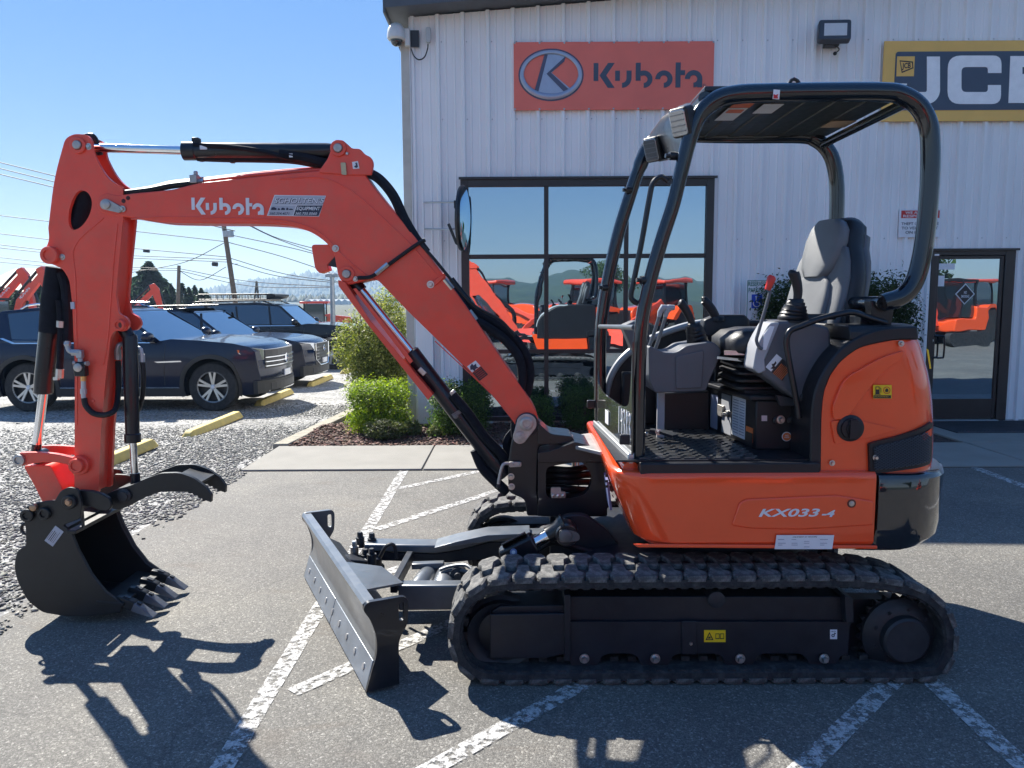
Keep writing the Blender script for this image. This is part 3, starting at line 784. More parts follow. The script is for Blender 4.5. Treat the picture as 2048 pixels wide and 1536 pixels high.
# big letters
def big(name, pts, hole=None):
    m = MB(); m.prism([P(u, v, y - .010) for u, v in rnd(pts, 0, 5)], (0, .004, 0), [[P(u, v, y - .010) for u, v in rnd(hole, 0, 5)]] if hole else None); m.build(name, WHITE, t)
big('letter', [(1854, 113), (1880, 113), (1880, 190, 20), (1866, 207, 16), (1792, 207, 20), (1790, 180, 0), (1790, 167), (1814, 167), (1814, 184, 5), (1854, 184, 5)])
big('letter', [(1914, 111, 26), (2003, 111, 26), (2003, 146), (1976, 146), (1976, 134, 9), (1923, 134, 10), (1923, 184, 10), (1976, 184, 9), (1976, 170), (2002, 170), (2002, 208, 24), (1895, 208, 26), (1896, 111, 26)][1:] )
big('letter', [(2021, 112), (2105, 112, 22), (2112, 150, 14), (2100, 160, 5), (2114, 168, 14), (2110, 206, 20), (2017, 206)], [(2045, 134), (2082, 134, 6), (2082, 148, 6), (2045, 148)])
# notice sign: not responsible
y = YW - .045
t, a, b_ = wall_sign('notice_sign', 'white and red notice sign on the wall above the glass door', 1797, 1883, 418, 475, DEC_W, y)
w_, h_ = b_.x - a.x, b_.z - a.z
bt = MB(); bt.box(a.x + .022, b_.x - .022, y - .003, y, b_.z - .115, b_.z - .018); bt.build('red_band', REDINK, t)
yy = y - .006
lettering('WE ARE NOT', XZ((a.x + .07, yy, b_.z - .062)), w_ - .16, .034, DEC_W, t, offset=.015)
lettering('RESPONSIBLE', XZ((a.x + .045, yy, b_.z - .106)), w_ - .09, .034, DEC_W, t, offset=.015)
yy = y - .002
lettering('FOR', XZ((a.x + w_ / 2 - .03, yy, b_.z - .152)), .06, .020, NAVYINK, t, offset=.01)
for i, (s_, f) in enumerate((('THEFT OR DAMAGE', .9), ('TO VEHICLE LEFT', .88), ('ON PREMISES', .68))):
    lettering(s_, XZ((a.x + w_ * (1 - f) / 2, yy, b_.z - .205 - i * .056)), w_ * f, .036, NAVYINK, t, offset=.012)
# reserved parking sign
y = YW - .25
t, a, b_ = wall_sign('parking_sign', 'white and green reserved parking sign behind the dark shrub', 1491, 1536, 559, 645, DEC_W, y)
w_, h_ = b_.x - a.x, b_.z - a.z
m = MB(); bo = [(a.x + .01, y - .002, a.z + .01), (b_.x - .01, y - .002, a.z + .01), (b_.x - .01, y - .002, b_.z - .01), (a.x + .01, y - .002, b_.z - .01)]
bi = [(a.x + .018, y - .002, a.z + .018), (b_.x - .018, y - .002, a.z + .018), (b_.x - .018, y - .002, b_.z - .018), (a.x + .018, y - .002, b_.z - .018)]
m.prism(bo, (0, .002, 0), [bi]); m.build('green_border', GREENINK, t)
lettering('RESERVED', XZ((a.x + .022, y - .002, b_.z - .085)), w_ - .044, .060, GREENINK, t, offset=.022)
lettering('PARKING', XZ((a.x + .028, y - .002, b_.z - .165)), w_ - .056, .060, GREENINK, t, offset=.022)
m = MB(); m.box(a.x + .07, b_.x - .07, y - .003, y - .001, b_.z - .37, b_.z - .19); m.build('blue_field', BLUEINK, t)
m = MB(); cx, cz = (a.x + b_.x) / 2, b_.z - .28
m.tube([(cx + .045 * math.cos(q), y - .006, cz - .025 + .045 * math.sin(q)) for q in [math.radians(160 + 12 * i) for i in range(17)]], .006, 6)
m.tube([(cx - .01, y - .006, cz + .04), (cx - .005, y - .006, cz - .01), (cx + .03, y - .006, cz - .012), (cx + .045, y - .006, cz - .05)], .007, 6); m.sphere((cx - .01, y - .006, cz + .058), .012); m.build('wheelchair_symbol', DEC_W, t)
m = MB(); m.box(cx - .02, cx + .02, y + .022, y + .05, 0, b_.z - .05); m.build('post', GALV, t)

# floodlight
t = thing('floodlight', 'black wall floodlight with pale lens between the two brand signs', 'floodlight')
c = P(1669, 62, YW - .22); m = MB()
A = frame(c, (1, -.12, -.03), (.25, .35, .9)); hw, hh = .205, .15
m.prism([A @ Vector((x, z, .03)) for x, z in rnd([(-hw, -hh), (hw - .02, -hh), (hw, hh), (-hw + .02, hh)], .035)], A.to_3x3() @ Vector((0, 0, -.09))); m.build('housing', worn('lamp_housing', (.05, .055, .065), .5, var=.15), t, .012)
m = MB(); m.prism([A @ Vector((x, z, .034)) for x, z in ((-.14, -.095), (.135, -.095), (.15, .09), (-.125, .09))], A.to_3x3() @ Vector((0, 0, -.003))); m.build('lens', plain('flood_lens', (.66, .62, .58), .3), t)
q = P(1663, 86, YW - .1); m = MB(); m.box(q.x - .085, q.x + .085, YW - .15, YW - .02, q.z - .045, q.z + .05); m.build('junction_box', worn('lamp_box', (.06, .065, .07), .6), t, .01)
m = MB(); pts = [P(1668, 91, YW - .15), P(1676, 95, YW - .14), P(1678, 100, YW - .13), P(1671, 106, YW - .12)]; m.tube(cat(pts, 5), .007, 6); m.sphere(P(1670, 107, YW - .12), .024); m.build('photocell', BLKPL, t)
# security camera
t = thing('security_camera', 'white dome security camera bracketed to the building corner under the eave', 'camera')
c = P(793, 76, YW - .12)
m = MB(); m.lathe(c + Vector((0, 0, .16)), (0, 0, -1), [(.03, -.02), (.07, .0), (.105, .05), (.118, .12), (.118, .17), (.10, .19)], 24); m.build('housing', plain('camera_white', (.62, .63, .62), .4), t)
m = MB(); m.sphere(c + Vector((0, 0, -.035)), .078, sz=.9); m.build('dome', BLACKG, t)
m = MB(); m.bar(c + Vector((.03, 0, .12)), P(818, 78, YW - .08), .06, .05); m.box(P(812, 70, YW).x, P(822, 70, YW).x, YW - .14, YW - .05, P(815, 98, YW).z, P(815, 64, YW).z); m.build('bracket', plain('camera_arm', (.6, .6, .58), .5), t, .006)
m = MB(); m.box(P(821, 80, YW).x, P(839, 80, YW).x, YW - .065, YW - .04, P(830, 97, YW).z, P(830, 64, YW).z); m.build('mount_plate', BRONZE, t)
m = MB(); a1 = P(857, 72, YW - .05); m.prism([(x, YW - .09, z) for x, z in rnd([(a1.x - .032, a1.z - .09), (a1.x + .032, a1.z - .09), (a1.x + .032, a1.z + .10), (a1.x - .032, a1.z + .10)], .03)], (0, .045, 0)); m.build('conduit_box', plain('conduit_grey', (.42, .44, .45), .5), t, .006)
m = MB(); m.tube(cat([P(822, 97, YW - .07), P(828, 112, YW - .07), P(838, 119.5, YW - .07), P(849, 114, YW - .07), P(855, 98, YW - .07), P(856, 88, YW - .07)], 5), .008, 6); m.build('cable', HOSE, t)
# convex traffic mirror
t = thing('convex_mirror', 'tall convex parking mirror seen edge-on at the left window edge', 'mirror')
c = P(926, 437, YW - .50); m = MB()
ax = Vector((.992, -.115, -.03)).normalized(); m.lathe(c, ax, [(.395, -.03), (.41, 0), (.395, .03), (.388, .022)], 40, False); m.build('rim', BLKPL, t)
m = MB(); m.lathe(c, ax, [(.388, .022), (.36, .032), (.27, .048), (.15, .058), (.05, .062), (.0, .062)], 40); m.build('mirror_face', MIRRORG, t)
m = MB(); m.lathe(c, ax, [(.39, -.03), (.3, -.05), (.0, -.06)], 40); m.build('back_shell', BLKPL, t)
m = MB(); m.tube([P(848, 405, YW - .03), P(906, 404, YW - .45), c + Vector((0, .05, .16))], .012, 8); m.tube([P(850, 458, YW - .03), P(900, 459, YW - .45), c + Vector((0, .05, -.1))], .012, 8); m.build('wall_arm', GALV, t)
m = MB(); m.box(c.x - .11, c.x - .05, c.y - .02, c.y + .1, c.z + .13, c.z + .22); m.bar(P(897, 448, YW - .5), P(913, 487, YW - .55), .02, .03); m.bar(P(913, 487, YW - .55), P(919, 491, YW - .5), .02, .02); m.build('clamp', BLKPL, t)
# ------------------------------------------------------------------ the excavator
EX = thing('mini_excavator', 'large orange mini excavator with open canopy parked in the foreground', 'excavator')
def E_(name, parent=EX):
    o = bpy.data.objects.new(name, None); COL.objects.link(o); o.parent = parent; return o
def bolt(m, c, r, ax=(0, -1, 0), h=None, n=6):
    h = h or r * .7; c = Vector(c); a = Vector(ax).normalized()
    m._lathe(c, a, [(r * 1.5, 0), (r * 1.5, h * .25)], 16); m._lathe(c + a * h * .25, a, [(r, 0), (r, h * .7), (r * .8, h)], n)

# ---- tracks
YT = 3.19; TW = .31
loop_px = [(1000, 1166), (950, 1184), (915, 1222), (903, 1272), (914, 1320), (945, 1353), (995, 1367), (1100, 1369), (1300, 1370), (1500, 1370), (1700, 1370), (1830, 1368), (1882, 1348), (1907, 1305), (1908, 1258), (1888, 1214), (1845, 1182), (1785, 1166), (1690, 1158), (1500, 1159), (1300, 1160), (1120, 1162)]
loop = [Vector((P(u, v, YT).x, 0, P(u, v, YT).z)) for u, v in loop_px]
for p in loop: p.z = max(p.z, .02)
loop = cat(loop, 8, True)
# resample evenly
def resample(path, k):
    L_ = [0]
    for i in range(len(path)): L_.append(L_[-1] + (path[(i + 1) % len(path)] - path[i]).length)
    T_ = L_[-1]; out = []; j = 0
    for i in range(k):
        s_ = T_ * i / k
        while L_[j + 1] < s_: j += 1
        f = (s_ - L_[j]) / max(1e-9, L_[j + 1] - L_[j]); out.append(path[j].lerp(path[(j + 1) % len(path)], f))
    return out, T_
NL = 46
fine, TL = resample(loop, NL * 4)
cen = sum(fine, Vector()) / len(fine)
def normals(pts):
    o = []
    for i in range(len(pts)):
        t = (pts[(i + 1) % len(pts)] - pts[i - 1]).normalized(); n_ = Vector((t.z, 0, -t.x))
        if n_.dot(pts[i] - cen) < 0: n_ = -n_
        o.append((t, n_))
    return o
nf = normals(fine)
def track(yn, near):
    T = E_('track')
    T.location = (0, yn, 0)
    m = MB(); rings = []
    for p, (t, n_) in zip(fine, nf):
        q = p
        prof_ = [(0.0, .004), (.01, 0), (TW - .01, 0), (TW, .004), (TW, -.03), (TW - .02, -.040), (.02, -.040), (0.0, -.03)]
        rings.append([q + n_ * (h - .004) + Vector((0, yy, 0)) for yy, h in prof_])
    rings.append(rings[0]); m.loft(rings, cap=False); m.build('belt', RUBBER, T, sharp=.9)
    # lug: skewed block that overhangs the belt edge
    L_ = TL / NL
    def lug_mesh(side):
        y0, y1 = (-.006, TW * .50) if side == 0 else (TW * .50, TW + .006)
        ya, yb = (y0, y1)
        base = [(-.50, ya + .02), (-.36, ya), (.30, ya), (.46, ya + .03), (.50, ya + .06), (.26, ya + .085), (.20, yb + .01), (-.28, yb + .01), (-.34, ya + .085), (-.52, ya + .055)] if side == 0 else [(-.52, yb - .055), (-.34, yb - .085), (-.28, ya - .01), (.20, ya - .01), (.26, yb - .085), (.50, yb - .06), (.46, yb - .03), (.30, yb), (-.36, yb), (-.50, yb - .02)]
        mm = MB(); b0 = [(x * L_, y_, -.006) for x, y_ in base]; cx_ = sum(x for x, y_ in base) / len(base) * L_; cy_ = (ya + yb) / 2
        top = [(cx_ + (x * L_ - cx_) * .86, cy_ + (y_ - cy_) * .93, .019) for x, y_ in base]
        mm.loft([b0, [(a[0] * .9 + b[0] * .1, a[1] * .9 + b[1] * .1, + .0 + .012) for a, b in zip(b0, top)], top])
        me = mm.mesh('lug', .7); me.materials.append(LUGM); return me
    if near: global LUGS; LUGS = (lug_mesh(0), lug_mesh(1))
    for i in range(NL):
        for s_ in (0, 1):
            j = (i * 4 + s_ * 2) % len(fine); p = fine[j]; t, n_ = nf[j]
            if t.x * 1 == 0: pass
            o = bpy.data.objects.new('tread_lug', LUGS[s_]); COL.objects.link(o); o.parent = T
            ex = t; ez = n_; ey = ez.cross(ex)
            if ey.y < 0: ex = -ex; ey = ez.cross(ex)
            mm = Matrix((ex, ey, ez)).transposed().to_4x4(); mm.translation = p - n_ * .002; o.matrix_local = mm
    # inner guide teeth
    m = MB()
    for i in range(0, len(fine), 3):
        p = fine[i]; t, n_ = nf[i]
        for yy in (.085, .175):
            c = p - n_ * .052 + Vector((0, yy + .02, 0)); m.obox(c, t * .018, Vector((0, .014, 0)), n_ * .014)
    for i in range(0, len(fine), 2):
        p = fine[i]; t, n_ = nf[i]; m.obox(p - n_ * .039 + Vector((0, .03, 0)), t * .016, Vector((0, .022, 0)), n_ * .006)
    m.build('guide_teeth', RUBBER, T)['kind'] = 'stuff'
    # frame
    def Q(u, v, y=.06): p = P(u, v, YT + .06); return Vector((p.x, y, p.z))
    def pl(name, pts, y0, y1, mat, r=0, bevel=.004):
        mm = MB(); mm.prism([Q(u, v, y0) for u, v in rnd(pts, r)], (0, y1 - y0, 0)); return mm.build(name, mat, T, bevel)
    pl('frame_end_box', [(980, 1226), (1134, 1224), (1134, 1304), (1090, 1314), (980, 1314)], .045, .26, DARKP_, 4)
    pl('frame_end_lid', [(1000, 1214), (1134, 1212), (1134, 1226), (980, 1228)], .07, .25, DARKP_)
    pl('frame_side', [(1138, 1196), (1700, 1196), (1700, 1244), (1138, 1244)], .075, .25, DARKP_)
    sc = [(1138, 1242), (1699, 1242), (1701, 1330)]
    sc = [(1138, 1243), (1699, 1243), (1694, 1316)]
    for cx_ in (1645, 1478, 1309, 1168):
        sc += [(cx_ + 48, 1306), (cx_ + 34, 1312), (cx_ + 27, 1330), (cx_, 1338), (cx_ - 27, 1330), (cx_ - 34, 1312), (cx_ - 48, 1306)]
    sc = [p for p in sc if p[0] <= 1700 and p[0] >= 1136]
    pl('frame_side_plate', sc + [(1138, 1308)], .055, .24, DARKP_, 6)
    pl('frame_rib', [(1128, 1186), (1140, 1186), (1140, 1318), (1128, 1318)], .038, .26, DARKP_, 0, .003)
    pl('frame_gusset', [(1362, 1240), (1392, 1240), (1392, 1306), (1362, 1306)], .045, .056, DARKP_, 0, .003)
    pl('rear_bracket', [(1684, 1186), (1700, 1192), (1702, 1240), (1686, 1240)], .03, .2, DARKP_, 0, .003)
    for cx_ in (1168, 1309, 1478, 1645):
        R_ = E_('roller', T); c = Q(cx_, 1316, 0)
        mm = MB(); mm._lathe(Vector((c.x, .05, c.z + .002)), Vector((0, 1, 0)), [(.04, .05), (.062, .062), (.062, .2), (.04, .21)], 24); mm.build('wheel', RUBBER, R_)
        mm = MB(); bolt(mm, (c.x, .045, c.z + .006), .0145, h=.02); mm.build('bolt', STEEL, R_)
    c = Q(1433, 1200, 0); mm = MB(); mm._lathe(Vector((c.x, .052, c.z)), Vector((0, 1, 0)), [(.028, 0), (.038, .005), (.038, .2)], 24); mm.build('carrier_roller', DARKST, T)
    mm = MB(); c = Q(1380, 1284, 0); bolt(mm, (c.x, .053, c.z), .008, h=.012); mm.build('grease_plug', STEEL, T)
    # idler wheel
    c = Vector((P(1002, 1268, YT + .1).x, 0, P(1002, 1268, YT + .1).z)); mm = MB()
    mm._lathe(c + Vector((0, .09, 0)), Vector((0, 1, 0)), [(.02, 0), (.10, .02), (.125, 0), (.150, -.01), (.152, .03), (.168, .04), (.168, .09), (.152, .10), (.15, .15), (.02, .14)], 40); mm.build('idler_wheel', DARKP_, T)
    # sprocket and travel motor
    c = Vector((P(1800, 1270, YT + .1).x, 0, P(1800, 1270, YT + .1).z)); mm = MB(); rr = []
    for i in range(23 * 6):
        a = 2 * PI * i / (23 * 6); rr.append((c.x + (.165 + .014 * math.cos(23 * a)) * math.cos(a), .12, c.z + (.165 + .014 * math.cos(23 * a)) * math.sin(a)))
    mm.prism(rr, (0, .03, 0)); mm.build('sprocket', DARKST, T)
    mm = MB(); mm._lathe(c + Vector((0, .12, 0)), Vector((0, -1, 0)), [(.168, 0), (.168, .018), (.150, .03), (.12, .045), (.105, .048), (.102, .08), (.092, .088), (0, .089)], 40); mm.build('travel_motor', DARKST, T)
    mm = MB(); mm.box(c.x - .30, c.x + .04, .19, .27, c.z - .12, c.z + .13); mm._lathe(c + Vector((0, .17, 0)), Vector((0, 1, 0)), [(.135, 0), (.135, .10)], 32); mm.build('motor_mount', DARKP_, T)
    mm = MB()
    for i in range(9): a = 2 * PI * i / 9; bolt(mm, c + Vector((.125 * math.cos(a), .078, .125 * math.sin(a))), .007)
    mm.build('motor_bolts', DARKST, T)['kind'] = 'stuff'
    return T
DARKP_ = worn('undercarriage_paint', (.008, .011, .018), .38, var=.25, spec=.4, rvar=.15, dirt=(.045, .045, .045), dirt_amt=.25)
TR1 = track(YT, True)
YF = YT + 1.24
TR2 = track(YF, False)

# labels on the near track frame
def label_box(parent, name, u0, v0, u1, v1, Y, mat, d=.0015, shear_px=0):
    m = MB(); m.prism(pp([(u0 - shear_px, v1), (u1 - shear_px, v1), (u1, v0), (u0, v0)], Y), (0, -d, 0)); return m.build(name, mat, parent)
LB = E_('warning_label'); Yl = YT + .054
label_box(LB, 'sheet', 1408, 1260, 1451, 1284, Yl, YELLOW)
m = MB(); m.prism(pp([(1411, 1280), (1427, 1280), (1419, 1264)], Yl - .002), (0, -.001, 0), [pp([(1414, 1278.5), (1424, 1278.5), (1419, 1267)], Yl - .002)]); m.prism(pp([(1416, 1277), (1421, 1277), (1421, 1273), (1417, 1274)], Yl - .002), (0, -.001, 0)); m.build('warning_triangle', INK, LB)
m = MB()
for a, b_ in ((1431, 1439), (1440, 1448)):
    m.prism(pp([(a, 1278), (b_, 1278), (b_, 1267), (a, 1267)], Yl - .002), (0, -.001, 0), [pp([(a + 1, 1276.5), (b_ - 1, 1276.5), (b_ - 1, 1268.2), (a + 1, 1268.2)], Yl - .002)])
m.build('manual_symbol', INK, LB)
LB2 = E_('tie_down_label'); label_box(LB2, 'sheet', 1660, 1259, 1674, 1278, Yl, DEC_W)
m = MB(); m.prism(pp(circ(1666, 1271, 3.2, 12), Yl - .002), (0, -.001, 0), [pp(circ(1666, 1271, 1.6, 12), Yl - .002)]); m.prism(pp([(1668, 1265), (1672, 1266), (1669, 1270)], Yl - .002), (0, -.001, 0)); m.build('hook_symbol', NAVYINK, LB2)
lettering('KUBOTA', XZ(P(1661.5, 1264, Yl - .002)), .022, .005, NAVYINK, LB2, offset=.02)

# ---- undercarriage centre
cxm = 1.02; ycm = 3.96
m = MB(); m.prism([(x, 3.52, z) for x, z in ((.25, .16), (1.5, .16), (1.5, .40), (1.2, .46), (.5, .46), (.25, .40))], (0, .90, 0)); m.build('undercarriage_frame', DARKP_, EX, .01)
m = MB(); m._lathe(Vector((1.12, ycm, .41)), Vector((0, 0, 1)), [(.40, 0), (.42, .03), (.42, .09), (.46, .10), (.46, .14), (.44, .15), (.44, .26)], 48); m.build('slewing_ring', DARKST, EX)
for yy in (3.56, 4.3):
    m = MB(); m.prism([(x, yy, z) for x, z in rnd([(-.05, .20), (.5, .18), (.9, .36), (.6, .40), (.2, .38), (-.02, .30)], .03)], (0, .06, 0)); m.build('blade_lug_plate', DARKP_, EX, .006)
m = MB(); m.bar((.5, 3.5, .24), (1.3, 3.5, .24), .05, .16); m.bar((.5, 4.42, .24), (1.3, 4.42, .24), .05, .16); m.build('cross_member', DARKP_, EX, .01)

# ---- dozer blade
BL = E_('dozer_blade')
N0 = G(731, 1388); B1 = G(608, 1157)
N0.z = .012; B1.z = .012
D_ = (B1 - N0); BLEN = D_.length; D_.normalize(); Bk = Vector((D_.y, -D_.x, 0))
if Bk.x < 0: Bk = -Bk
def BP(s_, t, z): return N0 + D_ * s_ + Bk * (t * 1.04) + Vector((0, 0, z * 1.08))
mold = cat([(.030, .10), (.052, .16), (.052, .22), (.030, .29), (.002, .335)], 5)
m = MB(); rings = []
for s_ in (.012, BLEN - .012):
    pr = [(t, z) for t, z in [tuple(p) for p in mold]] + [(.0, .352), (.012, .362), (.05, .362), (.058, .35), (.05, .33), (.068, .22), (.066, .16), (.045, .09)]
    rings.append([BP(s_, t, z) for t, z in pr])
m.loft(rings); m.build('moldboard', BLADEP, BL, sharp=.5)
m = MB(); 
for a, b_ in ((.006, .5), (.5, 1.0)):
    s0 = BLEN * (0 if a < .1 else .5) + .004; s1 = BLEN * (.5 if a < .1 else 1) - .004
    m = MB(); rings = [[BP(s_, t, z) for t, z in ((.0, .0), (.012, .0), (.046, .118), (.034, .118))] for s_ in (s0, s1)]; m.loft(rings); m.build('cutting_edge', worn('edge_steel', (.20, .225, .26), .34, .3, var=.2, rvar=.2), BL, .002)
edn = (Vector((-.96, 0, 0)))
nrm = (-Bk * .118 + Vector((0, 0, .034))).normalized()
for i in range(9):
    s_ = BLEN * (i + .6) / 9.2; c = BP(s_, .0 + .034 * .5, .06)
    mm = MB(); mm._lathe(c - nrm * -.0, nrm, [(.016, -.002), (.016, .003), (.011, .004)], 12); mm.build('edge_bolt', worn('worn_bolt', (.35, .35, .36), .35, .6) if i == 0 else MATS['worn_bolt'], BL)
sidep = rnd([(.0, 0), (.14, .005), (.142, .19, .03), (.182, .25, .02), (.188, .366, .035), (.012, .366, .02), (-.004, .338, .02), (.028, .29, .02), (.050, .22, .03), (.050, .15, .03), (.03, .095)], 0, 4)
slot = rnd([(.145, .268), (.168, .268), (.168, .342), (.145, .342)], .011, 4)
for s_ in (-.012, BLEN - .012):
    m = MB(); m.prism([BP(s_, t, z) for t, z in sidep], D_ * .024, [[BP(s_, t, z) for t, z in slot]]); m.build('end_plate', BLADEP if s_ > 0 else BLACKP, BL, 0)
m = MB(); m.prism([BP(.25, t, z) for t, z in ((.06, .12), (.17, .10), (.17, .24), (.07, .30))], D_ * (BLEN - .5)); m.build('back_beam', DARKP_, BL, .01)
# top ledge plate behind the rim, pivot block with bolts
m = MB(); m.prism([BP(.15, .05, .352), BP(.55, .05, .352), BP(.48, .20, .33), BP(.25, .24, .32)], (0, 0, .01)); m.build('ledge_plate', BLADEP, BL)  # lighter sheen paint stands for sun on this top
pv = BP(BLEN * .62, .26, 0)
pv2 = BP(BLEN * .5, .17, 0)
m = MB(); m._lathe(Vector((pv.x, pv.y, .20)), Vector((0, 0, 1)), [(.075, 0), (.075, .02), (.06, .03), (.06, .07), (.03, .08)], 20)
m.bar((pv.x, pv.y, .24), BP(BLEN * .62, .08, .25), .12, .05); m.build('pivot_block', DARKP_, BL, .006)
for dx_, dy_, zz in ((0, 0, .28), (-.07, .05, .31), (.05, -.08, .31), (-.05, .12, .34), (.02, .10, .34)):
    mm = MB(); bolt(mm, (pv.x + dx_ - .03, pv.y + dy_, zz), .017, (0, 0, 1), .03); mm._lathe(Vector((pv.x + dx_ - .03, pv.y + dy_, zz - .05)), Vector((0, 0, 1)), [(.024, 0), (.024, .05)], 12); mm.build('pivot_bolt', STEEL if dx_ < 0 and dy_ < .1 else DARKST, BL)
m = MB(); m.tube(cat([(pv.x + .06, pv.y - .05, .29), (pv.x + .10, pv.y - .08, .36), (pv.x + .14, pv.y - .07, .36), (pv.x + .15, pv.y - .05, .28)], 5), .010, 8); m.build('hose_guide', DARKST, BL)
# push frame
PF = E_('push_frame')
nb0 = P(796, 1173, 3.66); nb1 = P(1010, 1168, 3.66)
zt = .275
m = MB(); m.prism([(nb0.x, 3.66, zt - .13), (.35, 3.66, zt - .12), (.35, 3.66, zt + .0), (nb0.x, 3.66, zt)], (0, .08, 0)); m.build('near_beam', BLADEP, PF, .008)
yb = 4.12
m = MB(); m.prism([P(728, 1102, yb), P(728, 1089, yb), P(868, 1091, yb), P(915, 1084, yb), P(975, 1070, yb), P(1092, 1068, yb), P(1092, 1085, yb), P(980, 1084, yb), P(920, 1100, yb), P(870, 1108, yb)], (0, .12, 0)); m.build('far_beam', BLADEP, PF, .008)
m = MB(); m.prism([P(735, 1104, yb), P(735, 1120, yb), P(900, 1125, yb), P(1090, 1105, yb), P(1090, 1086, yb), P(980, 1085, yb), P(920, 1101, yb), P(870, 1109, yb)], (0, .10, 0)); m.build('far_beam_web', DARKP_, PF)
m = MB(); a = P(868, 1095, yb - .02); m.prism([(x, yb - .06, z) for x, z in ((P(871, 1103, yb).x, a.z + .005), (P(871, 1103, yb).x, a.z + .012), (P(915, 1085, yb).x, a.z + .045), (P(975, 1072, yb).x, a.z + .08), (P(1060, 1068, yb).x, a.z + .088), (P(1060, 1068, yb).x, a.z + .078))], (0, .16, 0)); m.build('cover_plate', BLADEP, PF, .003)
m = MB(); m.bar((P(818, 1108, 4.05).x, 4.1, .275), (P(786, 1180, 3.62).x, 3.64, .275), .035, .06); m.build('cross_bar', DARKP_, PF, .004)
m = MB(); m.bar((P(825, 1115, 4.0).x, 3.98, .265), (P(866, 1114, 4.0).x + .06, 3.98, .27), .05, .03); m.build('short_brace', BLADEP, PF, .004)
# angle cylinders lying across the frame
for (ux, u2, r_) in ((832, 842, .055), (884, 878, .062)):
    m = MB(); a = P(ux, 1172, 3.72); b_ = P(u2 + 18, 1130, 4.0); a.z = .215; b_.z = .215
    m._lathe(a, (b_ - a).normalized(), [(r_ * .9, 0), (r_, .012), (r_, (b_ - a).length - .012), (r_ * .9, (b_ - a).length)], 28); m.build('angle_cylinder', BLADEP, PF)
m = MB()
for k in range(2):
    m.tube(cat([P(880, 1140 + k * 8, 3.85), P(900, 1133 + k * 8, 3.84), P(930, 1130 + k * 12, 3.8), P(948, 1142 + k * 12, 3.75)], 6), .009, 8)
m.build('angle_hose', BLADEP, PF)
m = MB(); c = P(916, 1152, 3.8); m._lathe(c + Vector((0, .06, 0)), Vector((0, -1, 0)), [(.04, 0), (.04, .05), (.02, .055), (.02, .08)], 18); m.build('pin_boss', DARKST, PF)
# blade lift cylinder
LC = E_('blade_lift_cylinder'); yl = 3.62
a = P(935, 1158, yl - .04); b_ = P(1066, 1090, yl); c = P(1100, 1068, yl); d = P(1142, 1046, yl + .02)
m = MB(); m.tube([a, a.lerp(b_, .45)], .022, 18); m.build('feed_pipe', BLADEP, LC)
e0 = P(1005, 1117, yl); m = MB(); m.bar(e0, P(1072, 1084, yl), .10, .088, up=(0, 1, 0)); m.build('barrel', BLACKP, LC, .014)
m = MB(); q0 = P(1010, 1096, yl - .04); m.prism([P(1003, 1090, yl - .05), P(1050, 1066, yl - .05), P(1052, 1070, yl + .09), P(1006, 1094, yl + .09)], (0, 0, .008)); m.build('barrel_cover', BLADEP, LC)
m = MB(); m.cyl(P(1066, 1088, yl), P(1100, 1069, yl), .031, 24); m.build('rod', CHROME, LC)
m = MB(); m.tube([P(1096, 1071, yl), P(1115, 1060, yl), P(1132, 1050, yl)], [.038, .040, .062], 20); m._lathe(P(1134, 1072, yl - .06) , Vector((0, 1, 0)), [(.05, 0), (.055, .01), (.055, .11)], 28); m.build('rod_eye', BLACKP, LC)
m = MB(); m._lathe(P(1131, 1071, yl - .062), Vector((0, -1, 0)), [(.030, 0), (.030, .014), (.024, .018)], 24); m.prism([q + Vector((0, -.004, 0)) for q in pp(rnd([(1118, 1058), (1145, 1060), (1159, 1067, 8), (1159, 1080, 8), (1140, 1083), (1118, 1084)], 8), yl - .06)], (0, -.006, 0)); m.build('pin', worn('dull_pin', (.12, .12, .12), .5, .3), LC)
m = MB(); q = P(1027, 1104, yl - .052); m._lathe(q, Vector((0, -1, 0)), [(.017, 0), (.017, .002)], 24); o = m.build('round_sticker', plain('round_sticker', (.16, .22, .42), .4), LC)
m = MB(); m._lathe(q + Vector((0, -.003, 0)), Vector((0, -1, 0)), [(.009, 0), (.009, .001)], 20); m.build('sticker_emblem', DEC_W, LC)
m = MB(); m.tube(cat([P(1072, 1100, yl), P(1105, 1085, yl + .05), P(1150, 1095, yl + .1), P(1205, 1108, yl + .1), P(1250, 1106, yl + .2)], 8), .017, 10); m.tube(cat([P(1090, 1082, yl + .1), P(1130, 1078, yl + .15), P(1165, 1100, yl + .2), P(1230, 1112, yl + .2)], 8), .014, 10); m.build('lift_hose', HOSE, LC)
m = MB(); m.prism(pp(rnd([(1100, 1052), (1135, 1030), (1170, 1030), (1215, 1060), (1260, 1120), (1100, 1130)], 10), yl + .10), (0, .05, 0)); m.build('lift_bracket', DARKP_, LC, .006)

